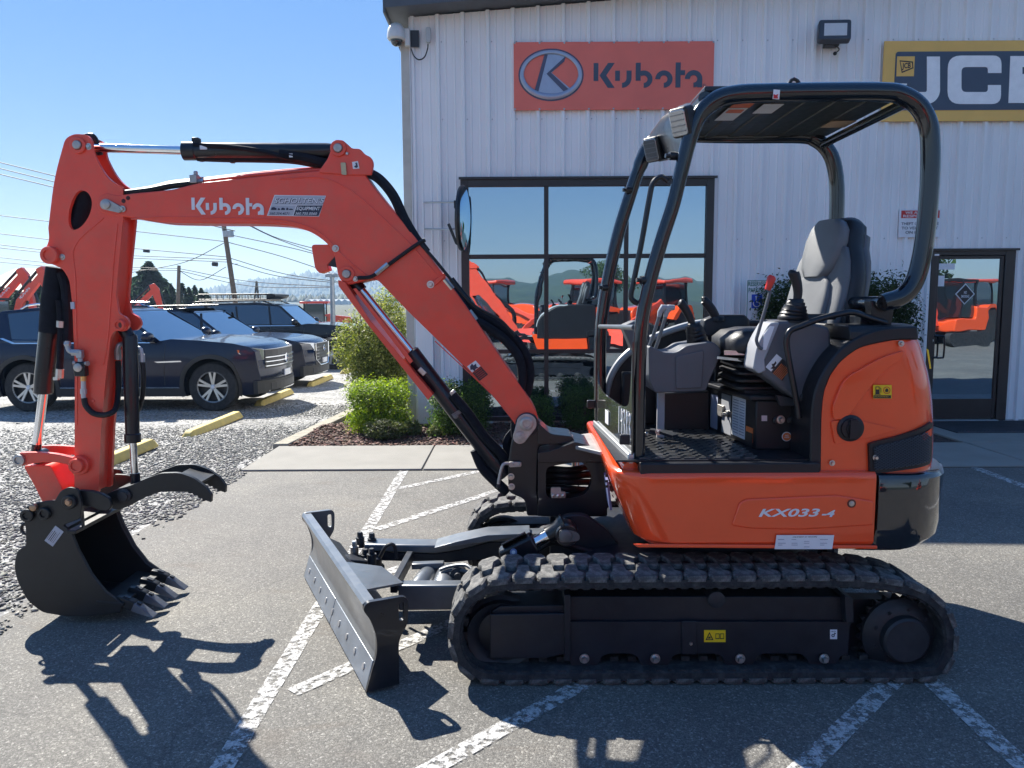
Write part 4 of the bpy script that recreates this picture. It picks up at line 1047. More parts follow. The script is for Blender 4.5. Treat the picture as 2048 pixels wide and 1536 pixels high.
# ---- lower body skirt (orange) : stacked plan outlines
YN = 3.27
def plan(xf, xr, yn=YN, yfar=4.45, rc=.11, n=6, rear=None):
    """closed plan outline, counter-clockwise from far front"""
    pts = [(xf - .0, yfar)]
    pts += [(xf, yn + rc + .25)]
    for i in range(n + 1):
        a = PI + (PI / 2) * i / n
        pts.append((xf + rc + rc * math.cos(a), yn + rc + rc * math.sin(a)))
    if rear is None: pts += [(xr, yn), (xr, yfar)]
    return pts
SK = E_('front_skirt')
lev = []
xr = P(1752, 1000, YN).x
for v_, xf_, ins in ((1099, .575, .035), (1094, .56, .012), (1085, .545, 0), (1040, .505, 0), (990, .455, 0), (960, .435, 0), (952, .432, .004), (947, .435, .016)):
    z = P(1400, v_, YN).z
    lev.append([(x + (ins if i < 5 else 0), y_ + ins * (1 if y_ < 3.5 else 0), z + (.045 * max(0, min(1, (y_ - 3.3) / .6)) if v_ < 1000 and x < .7 else 0)) for i, (x, y_) in enumerate(plan(xf_, xr, rc=.17))])
m = MB(); m.loft(lev); m.build('side_skirt', ORANGE_G, SK, .004, sharp=.5)
# pressed relief on the skirt: a raised sweep and a lower edge fold
def relief(name, pts, Y, d, mat, parent, r=4, bevel=.006, holes=None):
    return plate(name, pts, Y, Y - d, mat, parent, r=r, bevel=bevel, seg=3, holes=holes)
relief('pressed_sweep', [(1462, 1050), (1478, 1004), (1492, 997), (1672, 989), (1745, 1001), (1745, 1049), (1600, 1058), (1500, 1056)], YN + .002, .012, ORANGE_G, SK, 6, .010)
m = MB(); m.prism([q + Vector((0, -.010, 0)) for q in pp([(1265, 1087), (1753, 1090), (1753, 1097), (1275, 1094)], YN)], (0, .012, 0)); m.build('lower_fold', ORANGE_G, SK, .004)
for (u, v) in ((1703, 1007),):
    m = MB(); c = P(u, v, YN - .011); m._lathe(c, Vector((0, -1, 0)), [(.017, -.003), (.019, .001), (.015, .002)], 20); m.build('bolt_cup', plain('cup_dark', (.10, .015, .008), .4), SK)
    m = MB(); bolt(m, c + Vector((0, -.002, 0)), .008); m.build('bolt', STEEL, SK)
m = MB()
fx = lambda yy: .445 + .012
for k in range(5):
    z = P(1222, 942 + k * 10, 3.5).z
    m.obox((.450 - .0005 * k + .0, 3.62 - k * .008, z), (.006, 0, 0), (0, .012, -.003), (0, 0, .006))
m.build('vent_slot', INK, SK)
m = MB(); m.prism([(.468, 3.78, .81), (.468, 3.66, .79), (.485, 3.66, .65), (.485, 3.78, .67)], (-.012, 0, 0)); m.build('swing_label', plain('blue_label', (.14, .17, .33), .4), SK)
# model number: italic strokes
Yd = YN - .0115
q = P(1517, 1034, Yd); q2 = P(1640, 1017, Yd)
MN = lettering('KX033', XZ((q.x, Yd, q.z)), q2.x - q.x, (q2.z - q.z), DEC_W, SK, name='model_lettering', shear=.28, offset=.025)
q3 = P(1643, 1034, Yd); lettering('-4', XZ((q3.x, Yd, q3.z)), P(1670, 1034, Yd).x - q3.x, (q2.z - q.z) * .85, DEC_W, SK, name='model_lettering', shear=.28, offset=.035)
AL = E_('adjustment_label', EX); Ya = YN - .0125
label_box(AL, 'sheet', 1553, 1070, 1668, 1098, YN - .010, DEC_W, .002, 4)
lettering('ADJUSTMENT OF CRAWLERS', XZ(P(1585, 1075.5, Ya)), P(1634, 1075, Ya).x - P(1585, 1075, Ya).x, .0055, INK, AL, offset=.03)
m = MB()
for r_ in range(5):
    for (a, b_) in ((1556, 1577), (1583, 1602), (1608, 1632), (1640, 1660)):
        if (r_ * 7 + a) % 3 == 0: continue
        l = random.uniform(.4, 1.0); y0 = 1078.5 + r_ * 3.7
        m.prism(pp([(a, y0 + .9), (a + (b_ - a) * l, y0 + .9), (a + (b_ - a) * l, y0), (a, y0)], Ya), (0, -.0005, 0))
m.build('printed_lines', plain('print_grey', (.22, .24, .32), .5), AL)

# ---- counterweight
CWT = E_('counterweight')
def arcplan(x0, yn, xr, rc, k=10, yfar=4.6, bulge=.0):
    pts = [(x0, yfar), (x0, yn)]
    xc = xr - rc; pts.append((xc - .12, yn + .004))
    for i in range(k + 1):
        a = -PI / 2 + (PI / 2) * i / k; pts.append((xc + rc * math.cos(a), yn + rc * 1.25 + rc * 1.25 * math.sin(a)))
    pts.append((xr + .04, yfar))
    return pts
lev = []
x0c = P(1757, 1000, YN).x
for v_, xr_, ins in ((1104, 1845, .03), (1102, 1862, .012), (1088, 1880, .0), (1060, 1887, 0), (1000, 1893, 0), (960, 1897, 0), (952, 1895, .008), (949, 1892, .018)):
    z = P(1800, v_, YN).z; xx = P(xr_, v_, YN + .22).x - .0
    lev.append([(x, y_ + (ins if y_ < 4 else 0), z + (.02 * max(0, (x - 1.7)) / .3 if v_ > 1050 else .012 * (y_ - 3.27))) for x, y_ in arcplan(x0c, YN, xx, .30)])
m = MB(); m.loft(lev); m.build('ballast', BLACKG, CWT, .004, sharp=.5)
lev = []
for v_, ins in ((950, .05), (930, .06), (905, .075), (896, .09)):
    z = P(1800, v_, YN + .05).z; lev.append([(x, y_, z) for x, y_ in arcplan(P(1742, 930, YN + ins).x, YN + ins, P(1893, 940, YN + .25).x - ins * .9, .28)])
m = MB(); m.loft(lev); m.build('upper_ledge', BLKPL, CWT, .006, sharp=.5)

# ---- rear engine cover
RC = E_('engine_cover')
YC_ = 3.31
def zv(v_): return P(1750, v_, YC_).z
edge_l = [(946, 1640), (900, 1641), (850, 1642), (810, 1644), (780, 1649), (750, 1661), (725, 1679), (705, 1702), (690, 1730), (682, 1760), (678, 1790)]
edge_r = [(946, 1866), (900, 1869), (850, 1869), (810, 1867), (780, 1864), (750, 1859), (725, 1853), (705, 1848), (690, 1843), (682, 1840), (678, 1836)]
lev = []
for (v_, ul), (_, ur) in zip(edge_l, edge_r):
    xl = P(ul, v_, YC_).x; xx = P(ur, v_, YC_ + .16).x; z = zv(v_); lev.append([(x, y_, z) for x, y_ in arcplan(xl, YC_, xx, .20, yfar=4.42)])
m = MB(); m.loft(lev); m.build('orange_panel', ORANGE_G, RC, .012, seg=3, sharp=.55)
# black seal band that frames the cover
band_o = [(1620, 946), (1622, 850), (1626, 800), (1636, 765), (1655, 730), (1682, 697), (1720, 672), (1770, 656), (1836, 652)]
band_i = [(1838, 680), (1790, 681), (1730, 693), (1702, 708), (1679, 728), (1661, 753), (1650, 782), (1646, 812), (1644, 850), (1643, 946)]
m = MB(); m.prism(pp([tuple(p) for p in cat(band_o, 4)] + [tuple(p) for p in cat(band_i, 4)], YC_ - .006), (0, .9, 0)); m.build('seal_band', BLKPL, RC, .008)
lev = []
for v_, ins in ((680, 0), (664, 0), (654, .012), (651, .03)):
    z = zv(v_); xl = P(1700, v_, YC_).x; lev.append([(x + (ins if x < 1.4 else 0), y_ + ins, z) for x, y_ in arcplan(xl, YC_ + .0, P(1840, v_, YC_ + .16).x - ins, .20, yfar=4.40)])
m = MB(); m.loft(lev); m.build('top_cap', BLKPL, RC, .006, sharp=.5)
relief('pressed_panel', [(1662, 812, 8), (1684, 757, 20), (1760, 714, 20), (1806, 700, 6), (1800, 716, 10), (1760, 745, 30), (1716, 800, 30), (1690, 838, 6), (1664, 838, 6)], YC_ + .002, .018, ORANGE_G, RC, 0, .014)
relief('pressed_wedge', [(1660, 842), (1700, 836), (1795, 858), (1738, 874), (1668, 888)], YC_ + .002, .013, ORANGE_G, RC, 5, .011)
m = MB(); c = P(1700, 856, YC_ - .010); m._lathe(c, Vector((0, -1, 0)), [(.058, -.002), (.058, .008), (.046, .012), (.044, .022), (.028, .024), (.026, .030), (0, .031)], 32); m.obox(c + Vector((0, -.03, 0)), (.016, 0, 0), (0, .012, 0), (0, 0, .04)); m.build('fuel_cap', BLKPL, RC)
for u, v in ((1802, 687), (1664, 926), (1751, 915)):
    m = MB(); bolt(m, P(u, v, YC_ - .008 - (.012 if u == 1751 else 0)), .0085, h=.012); m.build('bolt', STEEL, RC)
# mesh grille that wraps the lower corner
def gy(x):
    xr_ = P(1869, 900, YC_ + .16).x; rc = .20; xc = xr_ - rc
    return YC_ if x < xc else YC_ + rc * 1.25 * (1 - math.sqrt(max(0, 1 - ((x - xc) / rc) ** 2)))
GR = E_('side_grille')
def wrap_panel(name, pts, off, thick, mat, parent, holes=None):
    m = MB(); m.prism(pp(pts, YC_), (0, .001, 0)) 
    me = bpy.data.meshes.new(name); me.from_pydata(m.v[:len(pts)], [], [tuple(range(len(pts)))])
    bm = bmesh.new(); bm.from_mesh(me)
    xs = [p.co.x for p in bm.verts]; a, b_ = min(xs), max(xs)
    for i in range(1, 14):
        x = a + (b_ - a) * i / 14
        bmesh.ops.bisect_plane(bm, geom=bm.verts[:] + bm.edges[:] + bm.faces[:], plane_co=(x, 0, 0), plane_no=(1, 0, 0))
    for v_ in bm.verts: v_.co.y = gy(v_.co.x) - off
    r = bmesh.ops.extrude_face_region(bm, geom=bm.faces[:])
    for g in r['geom']:
        if isinstance(g, bmesh.types.BMVert): g.co.y += thick
    bmesh.ops.recalc_face_normals(bm, faces=bm.faces); bm.to_mesh(me); bm.free()
    me.polygons.foreach_set('use_smooth', [True] * len(me.polygons)); me.set_sharp_from_angle(angle=.6)
    me.materials.append(mat); o = bpy.data.objects.new(name, me); COL.objects.link(o); o.parent = parent; return o
def px_at(x, z):  # inverse: photo pixel of a point on y=YC_
    d = Vector((x, YC_, z - CAM_Z)); return (1024 + FPX * d.dot(RV) / d.dot(F0), 768 - FPX * d.dot(UV) / d.dot(F0))
wrap_panel('surround', rnd([(1735, 886), (1790, 872), (1872, 845), (1872, 918), (1866, 930), (1780, 942), (1737, 946)], 5), .016, .03, BLKPL, GR)
wrap_panel('recess', rnd([(1743, 892), (1800, 878), (1852, 863), (1862, 876), (1862, 922), (1790, 934), (1744, 938)], 5), .018, .004, INK, GR)
m = MB()
poly = [(1743, 892), (1800, 878), (1852, 863), (1862, 876), (1862, 922), (1790, 934), (1744, 938)]
def inside(u, v):
    c = False
    for i in range(len(poly)):
        x1, y1 = poly[i]; x2, y2 = poly[i - 1]
        if (y1 > v) != (y2 > v) and u < (x2 - x1) * (v - y1) / (y2 - y1) + x1: c = not c
    return c
sp = 7.2
for dirn in (1, -1):
    for k in range(-40, 60):
        seg_ = []
        for j in range(0, 130):
            u = 1740 + j; v = 860 + k * sp * .72 + dirn * j * .62 - (40 if dirn > 0 else -40)
            if inside(u, v): seg_.append((u, v))
            elif seg_:
                break
        if len(seg_) > 5:
            pts = []
            for u, v in seg_[::5] + [seg_[-1]]:
                p = P(u, v, YC_); p.y = gy(p.x) - .024; pts.append(p)
            m.tube(pts, .0026, 4)
m.build('mesh_wires', plain('mesh_grey', (.05, .055, .065), .4), GR)['kind'] = 'stuff'
wrap_panel('reflector', rnd([(1840, 868), (1867, 857), (1867, 872), (1845, 880)], 2), .022, .006, plain('reflector_red', (.62, .05, .015), .2), GR)
FL = E_('fuel_label', EX); Yg = YC_ - .001
label_box(FL, 'sheet', 1746, 770, 1783, 797, Yg - .004, YELLOW)
Yg -= .0065
m = MB(); m.prism(pp([(1747, 796.5), (1782, 796.5), (1782, 790.5), (1747, 790.5)], Yg), (0, -.0005, 0)); m.prism(pp([(1751, 788), (1759, 788), (1759, 773), (1751, 773)], Yg), (0, -.0005, 0), [pp([(1752.5, 779), (1757.5, 779), (1757.5, 774.5), (1752.5, 774.5)], Yg)]); m.prism(pp([(1749.5, 789.3), (1761, 789.3), (1761, 787.8), (1749.5, 787.8)], Yg), (0, -.0006, 0)); m.prism(pp([(1760, 774), (1762.5, 777), (1762.5, 785), (1761.2, 785), (1761.2, 778)], Yg), (0, -.0005, 0)); m.build('pump_symbol', INK, FL)
m = MB(); m.prism(pp(circ(1773.5, 780.5, 7.2, 24), Yg), (0, -.0005, 0), [pp(circ(1773.5, 780.5, 5.9, 24), Yg)]); m.build('no_entry_ring', REDINK, FL)
m = MB(); m.prism(pp([(1771, 784), (1776, 784), (1777, 780), (1774, 776), (1770, 780)], Yg), (0, -.0004, 0)); m.build('flame_symbol', INK, FL)
lettering('ULTRA LOW SULFUR FUEL ONLY', XZ(P(1748, 794.5, Yg - .001)), .062, .0035, YELLOW, FL, offset=.02)
m = MB(); xr_ = P(1855, 730, YC_ + .12); o = wrap_panel('tie_label', rnd([(1853, 697), (1858, 700), (1866, 738), (1862, 738)], 1), .010, .003, YELLOW, RC)

# ---- floor
FLR = E_('floor_deck')
yf0, yf1 = 3.29, 4.32
zt = P(1500, 920, 3.33).z
m = MB(); xa_, xb_ = P(1290, 930, yf0).x, P(1640, 930, yf0).x
m.prism([(x, 3.285, z) for x, z in ((xa_ - .02, zt - .055), (xb_, zt - .055), (xb_, zt - .004), (xa_ - .02, zt - .004))], (0, 1.06, 0)); m.build('deck_edge', BLKPL, FLR, .006)
m = MB(); m.box(.455, xb_, 3.33, 4.30, zt - .006, zt + .002); m.build('deck_plate', BLKPL, FLR)
MAT = worn('floor_mat_rubber', (.05, .052, .055), .3, coat=.5, var=.3, rvar=.2, dirt=(.12, .11, .10), dirt_amt=.6)
m = MB(); xs0 = .56; 
for i in range(9):
    for j in range(26):
        x = xs0 + i * .066 + (j % 2) * .018; y_ = 3.345 + j * .029
        if x > 1.08: continue
        m.prism([(x, y_, zt + .002), (x + .052, y_ + .008, zt + .002), (x + .055, y_ + .022, zt + .002), (x + .003, y_ + .014, zt + .002)], (0, 0, .007))
m.build('mat_tread', MAT, FLR)['kind'] = 'stuff'
for u in (1302, 1308):
    pass
# front sill and smoked guard between the front posts
gx_n, gx_f = P(1262, 935, 3.36).x, P(1192, 880, 4.30).x
def GP(s_, z): return Vector((gx_n + (gx_f - gx_n) * s_, 3.36 + (4.30 - 3.36) * s_, z))
m = MB(); m.bar(GP(0, zt + .0), GP(1.02, zt + .0), .03, .05); m.build('front_sill', plain('sill_alloy', (.45, .46, .47), .35, .7), FLR, .006)
m = MB(); m.tube([GP(.0, zt - .05), GP(1.02, zt - .05)], .04, 12); m.build('front_lip', ORANGE_G, FLR)
GD = E_('front_guard')
top = cat([(0, .50), (.04, .28), (.13, .20), (.5, .185), (.87, .20), (.96, .28), (1.0, .50)], 5)
m = MB(); pts = [GP(0, zt + .02), GP(1, zt + .02)] + [GP(p[0], zt + .02 + p[1]) for p in reversed(top)]
m.prism([p + Vector((-.0, 0, 0)) for p in pts], (.008, 0, 0)); m.build('guard_sheet', GUARD, GD, .0)
Mg = frame(GP(.30, zt + .075) + Vector((-.004, 0, 0)), GP(0, 0) - GP(1, 0), (0, 0, 1))
# frame x axis runs from far to near so the digits read from the front left
def stroke_digits(M, digits, h, w, gap, parent, mat):
    D = {'1': [[(.5, 1), (.5, 0)]], '9': [[(.9, .75), (.6, .98), (.25, .85), (.2, .62), (.5, .5), (.85, .62), (.9, .9), (.85, .4), (.75, 0)]],
         '3': [[(.15, .9), (.5, 1), (.85, .8), (.45, .55), (.85, .35), (.6, .02), (.1, .08)]],
         '8': [[(.8, .85), (.5, 1), (.2, .8), (.75, .35), (.5, 0), (.2, .25), (.8, .7), (.8, .85)]]}
    x = 0; m = MB()
    for d in digits:
        for st in D[d]:
            m.tube([M @ Vector(((x + p[0] * w), p[1] * h, 0)) for p in cat([(a, b, 0) for a, b in st], 4)], .0028, 5)
        x += w + gap
    return m.build('handwritten_number', mat, parent)
stroke_digits(Mg, '19383', .125, .042, .018, GD, WHITE)
m = MB(); p0 = GP(.62, zt + .10) + Vector((-.003, 0, 0)); a_ = (GP(0, 0) - GP(1, 0)).normalized(); m.obox(p0 + Vector((-.001, 0, 0)), a_ * .045, (.001, 0, 0), (0, 0, .035)); m.build('paper_label', DEC_W, GD)
for s_, z_ in ((1.0, .12), (0.0, .09)):
    m = MB(); m.obox(GP(s_, zt + z_) + Vector((-.03, 0, 0)), (.022, 0, 0), (0, .015, 0), (0, 0, .022)); m.build('guard_clip', BLKPL, GD, .004)
# ---- canopy
CN = E_('canopy')
YNR, YFR = 3.40, 4.30
def side_path(pts, Y): return [P(u, v, Y) for u, v in pts]
def tube_path(pts, Y, n=6): return cat(side_path(pts, Y), n)
def tap(path, f): return [f(i / (len(path) - 1)) for i in range(len(path))]
near = [(1276, 945), (1277, 800), (1280, 690), (1286, 630), (1302, 555), (1325, 475), (1346, 410), (1362, 345), (1380, 275), (1400, 228), (1432, 200), (1475, 189), (1540, 186), (1660, 184), (1760, 184), (1800, 189), (1835, 210), (1855, 245), (1861, 290), (1860, 360), (1853, 450), (1842, 520), (1828, 565), (1805, 592), (1765, 606)]
pn = tube_path(near, YNR)
rad = []
for p in pn:
    u_ = 1024 + p.x / YNR * FPX * .99
    rad.append(.031 if p.x < .72 else (.031 + .009 * min(1, (p.x - .72) / .15)))
m = MB(); m.tube(pn, rad, 16); m.build('near_side_rail', TUBEP, CN)
far = [(1201, 850), (1200, 740), (1203, 650), (1216, 560), (1236, 470), (1257, 400), (1277, 340), (1300, 290), (1330, 268), (1380, 270), (1480, 272), (1600, 272), (1632, 280), (1655, 300), (1668, 330), (1674, 380), (1672, 460), (1668, 520), (1655, 570), (1630, 590)]
pf = tube_path(far, YFR)
rad = [.035 if p.x < .7 else .04 for p in pf]
m = MB(); m.tube(pf, rad, 16); m.build('far_side_rail', TUBEP, CN)
zr0 = P(1600, 186, YNR).z
xra, xrb = P(1410, 205, YNR).x, P(1820, 200, YNR).x
m = MB(); m.box(xra, xrb + .0, YNR + .01, YFR - .01, zr0 + .012, zr0 + .034); m.build('roof_sheet', BLACKP, CN, .004)
ROOFU = worn('roof_lining', (.022, .026, .024), .35, var=.2)
for k in range(6):
    x = xra + .10 + k * (xrb - xra - .2) / 5
    m = MB(); m.box(x - .03, x + .03, YNR + .03, YFR - .03, zr0 - .006, zr0 + .011); m.build('roof_rib', ROOFU, CN, .006)
m = MB(); m.box(xra - .005, xrb, YNR + .02, YFR - .02, zr0 + .0, zr0 + .0115); m.build('roof_lining', ROOFU, CN)
m = MB(); m.tube([(xrb - .02, YNR, zr0 - .045), (xrb - .02, YFR, zr0 - .045)], .022, 12); m.build('cross_tube', TUBEP, CN)
m = MB(); m.tube([(xra, YNR, zr0 - .02), (xra, YFR, zr0 - .02)], .03, 12); m.build('cross_tube', TUBEP, CN)
m = MB()
for (x_, y0, y1, a) in ((xra + .16, 3.62, 3.86, 0), (xra + .30, 3.55, 3.72, 0)):
    m.box(x_, x_ + .09, y0, y1, zr0 - .010, zr0 - .008)
m.build('roof_label', DEC_W, CN)
m = MB(); m.box(xra + .17, xra + .24, 3.64, 3.70, zr0 - .012, zr0 - .0105); m.box(xra + .16, xra + .25, 3.50, 3.60, zr0 - .012, zr0 - .010); m.build('roof_label_band', ORLAB, CN)
m = MB(); m.box(xra + .74, xra + .86, 3.88, 4.02, zr0 - .012, zr0 - .009); m.build('roof_notice', plain('tan_label', (.42, .30, .2), .5), CN)
# lifting eye and flag label on top of the near rail
m = MB(); m.tube([P(1562, 176, YNR), P(1572, 175, YNR), P(1582, 161, YNR), P(1588, 158, YNR), P(1594, 161, YNR), P(1606, 177, YNR)], .008, 8); m.build('lifting_eye', BLACKP, CN)
q = YNR - .042; m = MB(); m.prism(pp([(1545, 198), (1558, 199), (1560, 180), (1547, 179)], q), (0, -.002, 0)); m.build('tie_label', DEC_W, CN)
m = MB(); m.prism(pp([(1547, 197), (1556, 197), (1555, 192), (1557, 188), (1551, 190), (1547, 188)], q - .0025), (0, -.001, 0)); m.build('tie_symbol', REDINK, CN)
m = MB()
for u in (1625, 1690, 1755, 1500): c = P(u, 175, YNR + .03); m._lathe(c, Vector((0, 0, 1)), [(.02, -.02), (.02, .004), (.01, .01)], 12)
m.build('roof_bolt', BLACKP, CN)
# front visor plate with two work lights
m = MB(); rings = []
for (Yv, prf) in ((YNR + .06, [(1408, 204), (1396, 218), (1382, 250), (1374, 296)]), (3.66, [(1374, 206), (1352, 218), (1346, 252), (1352, 306)]), (3.95, [(1338, 224), (1320, 240), (1318, 270), (1334, 318)]), (YFR - .05, [(1312, 254), (1300, 268), (1301, 290), (1314, 322)])):
    q = [P(u, v, Yv) for u, v in prf]; q = cat(q, 3); rings.append(q + [p_ + Vector((.014, 0, -.004)) for p_ in q[::-1]])
m.loft(rings); m.build('visor', BLACKP, CN, sharp=.7)
for (u, v, Y, sc_) in ((1358, 246, YNR - .01, 1.0), (1303, 300, YFR - .30, 1.0)):
    WL = E_('work_light'); c = P(u, v, Y); A = frame(c, Vector((.62, -.78, 0)), Vector((-.25, -.2, .95)))
    hw, hh = .050, .062
    m = MB(); m.prism([A @ Vector((x, z, .0)) for x, z in rnd([(-hw, -hh), (hw, -hh), (hw, hh), (-hw, hh)], .018)], A.to_3x3() @ Vector((0, 0, -.055))); m.build('housing', BLKPL, WL, .008)
    m = MB(); m.prism([A @ Vector((x, z, .001)) for x, z in rnd([(-hw + .008, -hh + .008), (hw - .008, -hh + .008), (hw - .008, hh - .008), (-hw + .008, hh - .008)], .014)], A.to_3x3() @ Vector((0, 0, .006))); m.build('lens', LENS, WL, .003)
    m = MB()
    for k in range(4): m.obox(A @ Vector((0, -.035 + k * .023, .009)), A.to_3x3() @ Vector((hw - .016, 0, 0)), A.to_3x3() @ Vector((0, .002, 0)), A.to_3x3() @ Vector((0, 0, .002)))
    m.build('lens_rib', plain('lens_rib', (.16, .17, .18), .2), WL)
    m = MB(); m.bar(A @ Vector((0, 0, -.05)), A @ Vector((.03, -.03, -.15)), .03, .012); m.build('bracket', BLKPL, WL)
# grab handle, studs, cross rail
m = MB(); m.tube(tube_path([(1336, 362), (1322, 354), (1306, 366), (1298, 400), (1284, 480), (1268, 560), (1262, 592), (1270, 604), (1285, 609)], YNR + .03, 5), .0125, 10); m.build('grab_handle', BLACKP, CN)
m = MB(); m.tube([P(1200, 653, YFR - .06), P(1268, 655, YNR + .02)], .012, 10); m.build('cross_rail', BLADEP, CN)
m = MB()
for u, v, Y in ((1256, 380, YFR - .04), (1208, 575, YFR - .04), (1286, 560, YNR - .01), (1344, 312, YNR + .02)):
    m._lathe(P(u, v, Y), Vector((-1, -.2, 0)), [(.018, -.02), (.018, .012), (.010, .014), (.010, .03)], 12)
m.build('rail_stud', BLACKP, CN)
m = MB(); m.tube([P(1766, 606, YNR), P(1700, 606, YNR + .25), P(1640, 596, YFR - .1)], .030, 14); m.build('rear_cross_tube', TUBEP, CN)
m = MB(); m.bar(P(1690, 604, 3.9), P(1782, 607, 3.42), .10, .045); m.build('rear_mount_beam', BLADEP, CN, .01)
m = MB(); m.prism(pp(rnd([(1740, 600), (1790, 606), (1782, 655), (1746, 652)], 4), YNR + .02), (0, .06, 0)); m.prism(pp([(1722, 632), (1778, 640), (1776, 660), (1720, 655)], YNR + .06), (0, .25, 0)); m.build('rear_mount', BLACKP, CN, .006)

# ---- far side fender / tank hump seen through the cab
HF = E_('far_side_cover')
hump = [(1205, 880), (1210, 800), (1222, 752), (1250, 712), (1300, 678), (1370, 652), (1440, 640), (1520, 640), (1640, 642), (1640, 880)]
cv = [tuple(p) for p in cat(hump[:8], 5)] + hump[8:]
m = MB(); m.prism(pp(cv, 4.36), (0, .10, 0)); m.build('cover_shell', BLKPL, HF, .02, seg=3)
rim = [Vector((p.x, 4.34, p.z)) for p in [P(u, v, 4.34) for u, v in [tuple(q) for q in cat(hump[1:7], 6)]]]
m = MB(); m.tube(rim, .020, 8); m.build('rim_highlight', plain('rim_pale', (.36, .37, .38), .4), HF)  # pale tube paints the rim light along the black cover's top edge

# ---- seat box with labels
SB = E_('seat_box')
q = P(1512, 912, 3.55); xb0 = 1.125; xb1 = 1.62
m = MB(); m.prism([(x, y_, zt) for x, y_ in ((1.135, 3.55), (1.66, 3.55), (1.66, 4.2), (1.06, 4.2))], (0, 0, .235)); m.build('box_body', BLKPL, SB, .008)
m = MB(); m.prism([(x, y_, zt + .237) for x, y_ in ((1.10, 3.53), (1.68, 3.53), (1.68, 4.22), (1.03, 4.22))], (0, 0, .022)); m.build('box_lid', BLKPL, SB, .006)
fd = (Vector((1.06, 4.2, 0)) - Vector((1.135, 3.55, 0))).normalized(); fn = Vector((-fd.y, fd.x, 0)); fn = -fn if fn.x > 0 else fn
def BX(s_, z, off=.002): return Vector((1.135, 3.55, 0)) + fd * s_ + fn * off + Vector((0, 0, zt + z))
def facelabel(s0, s1, z0, z1, mat, name, off=.002):
    m = MB(); m.prism([BX(s1, z0, off), BX(s0, z0, off), BX(s0, z1, off), BX(s1, z1, off)], fn * .001); return m.build(name, mat, SB)
facelabel(.02, .10, .03, .10, ORLAB, 'orange_label'); facelabel(.02, .10, .005, .075, INK, 'black_label', .0035)
facelabel(.11, .27, .03, .225, DEC_W, 'chart_label'); facelabel(.28, .40, .02, .11, GREYDEC, 'pictogram_label')
facelabel(.29, .41, .14, .22, GREYDEC, 'upper_label')
facelabel(.46, .56, .02, .20, plain('blue_white_label', (.35, .38, .5), .4), 'side_label')
m = MB()
for k in range(13):
    for (a, b_) in ((.12, .18), (.19, .26)):
        z = .045 + k * .0135; m.prism([BX(b_ - random.random() * .02, z, .0035), BX(a, z, .0035), BX(a, z + .004, .0035), BX(b_, z + .004, .0035)], fn * .0004)
m.build('printed_lines', MATS['print_grey'], SB)
m = MB(); m.prism([BX(.44, .10), BX(.38, .10), BX(.36, .16), BX(.44, .16)], fn * .012); m.build('latch_plate', PINST, SB, .003)
m = MB(); m._lathe(BX(.33, .125), fn, [(.016, 0), (.016, .01), (.006, .012), (.006, .03)], 14); m.build('key_switch', STEEL, SB)
c = P(1573, 873, 3.545); m = MB(); m._lathe(c, Vector((0, -1, 0)), [(.022, 0), (.022, .002)], 28); m.build('round_label', DEC_W, SB); m = MB(); m._lathe(c + Vector((0, -.003, 0)), Vector((0, -1, 0)), [(.019, 0), (.019, .001)], 28); m.build('round_label_field', ORLAB, SB)
lettering('FIRST\nCHECK', XZ(c + Vector((-.012, -.005, -.006))), .024, .014, DEC_W, SB, align='CENTER', offset=.02)
m = MB(); m.prism(pp([(1523, 842), (1534, 842), (1534, 831), (1523, 831)], 3.548), (0, -.002, 0)); m.build('square_label', plain('pink_label', (.6, .45, .45), .5), SB)
m = MB(); c = P(1561, 839, 3.54); bolt(m, c, .013, h=.02); m.build('bolt', STEEL, SB)
for u in (1551, 1580, 1597):
    m = MB(); m._lathe(P(u, 840, 3.56), Vector((0, -1, 0)), [(.016, 0), (.018, .02), (.012, .024)], 14); m.build('rubber_knob', BLKPL, SB)
m = MB(); m.box(1.10, 1.55, 4.16, 4.34, zt, zt + .42); m.box(.62, 1.05, 4.30, 4.36, zt, zt + .30); m.build('rear_partition', BLKPL, SB, .01)

# ---- seat
ST = E_('operator_seat')
def rbox_ring(cx_, cy_, cz_, hx, hy, r_=.03, tilt=0, k=3):
    out = []
    for (sx, sy, a0) in ((1, 1, 0), (-1, 1, 90), (-1, -1, 180), (1, -1, 270)):
        for i in range(k + 1):
            a = math.radians(a0 + 90 * i / k); out.append(Vector((cx_ + sx * (hx - r_) + r_ * math.cos(a), cy_ + sy * (hy - r_) + r_ * math.sin(a), cz_)))
    return out
ys = 3.80
# bellows: stacked folds
for k in range(6):
    z = zt + .27 + k * .034; m = MB(); h1 = .03
    w1 = .145 - .004 * k; c = Vector((1.205, ys, z))
    m.loft([rbox_ring(c.x, ys, z, w1 - .02, .17, .03), rbox_ring(c.x, ys, z + .010, w1, .19, .04), rbox_ring(c.x, ys, z + .020, w1, .19, .04), rbox_ring(c.x, ys, z + .032, w1 - .022, .17, .03)])
    m.build('bellows_fold', BLKPL, ST)
m = MB(); m.loft([rbox_ring(1.24, ys, P(1470, 712, 3.6).z, .20, .20, .05), rbox_ring(1.24, ys, P(1470, 700, 3.6).z, .215, .215, .06), rbox_ring(1.235, ys, P(1470, 680, 3.6).z, .21, .21, .06), rbox_ring(1.25, ys, P(1470, 664, 3.6).z, .185, .19, .06), rbox_ring(1.27, ys, P(1470, 658, 3.6).z, .14, .15, .05)])
m.build('cushion', SEATBK, ST, sharp=1.2)
m = MB(); m.box(1.10, 1.42, 3.62, 3.98, zt + .255, zt + .275); m.build('suspension_plate', BLKPL, ST, .004)
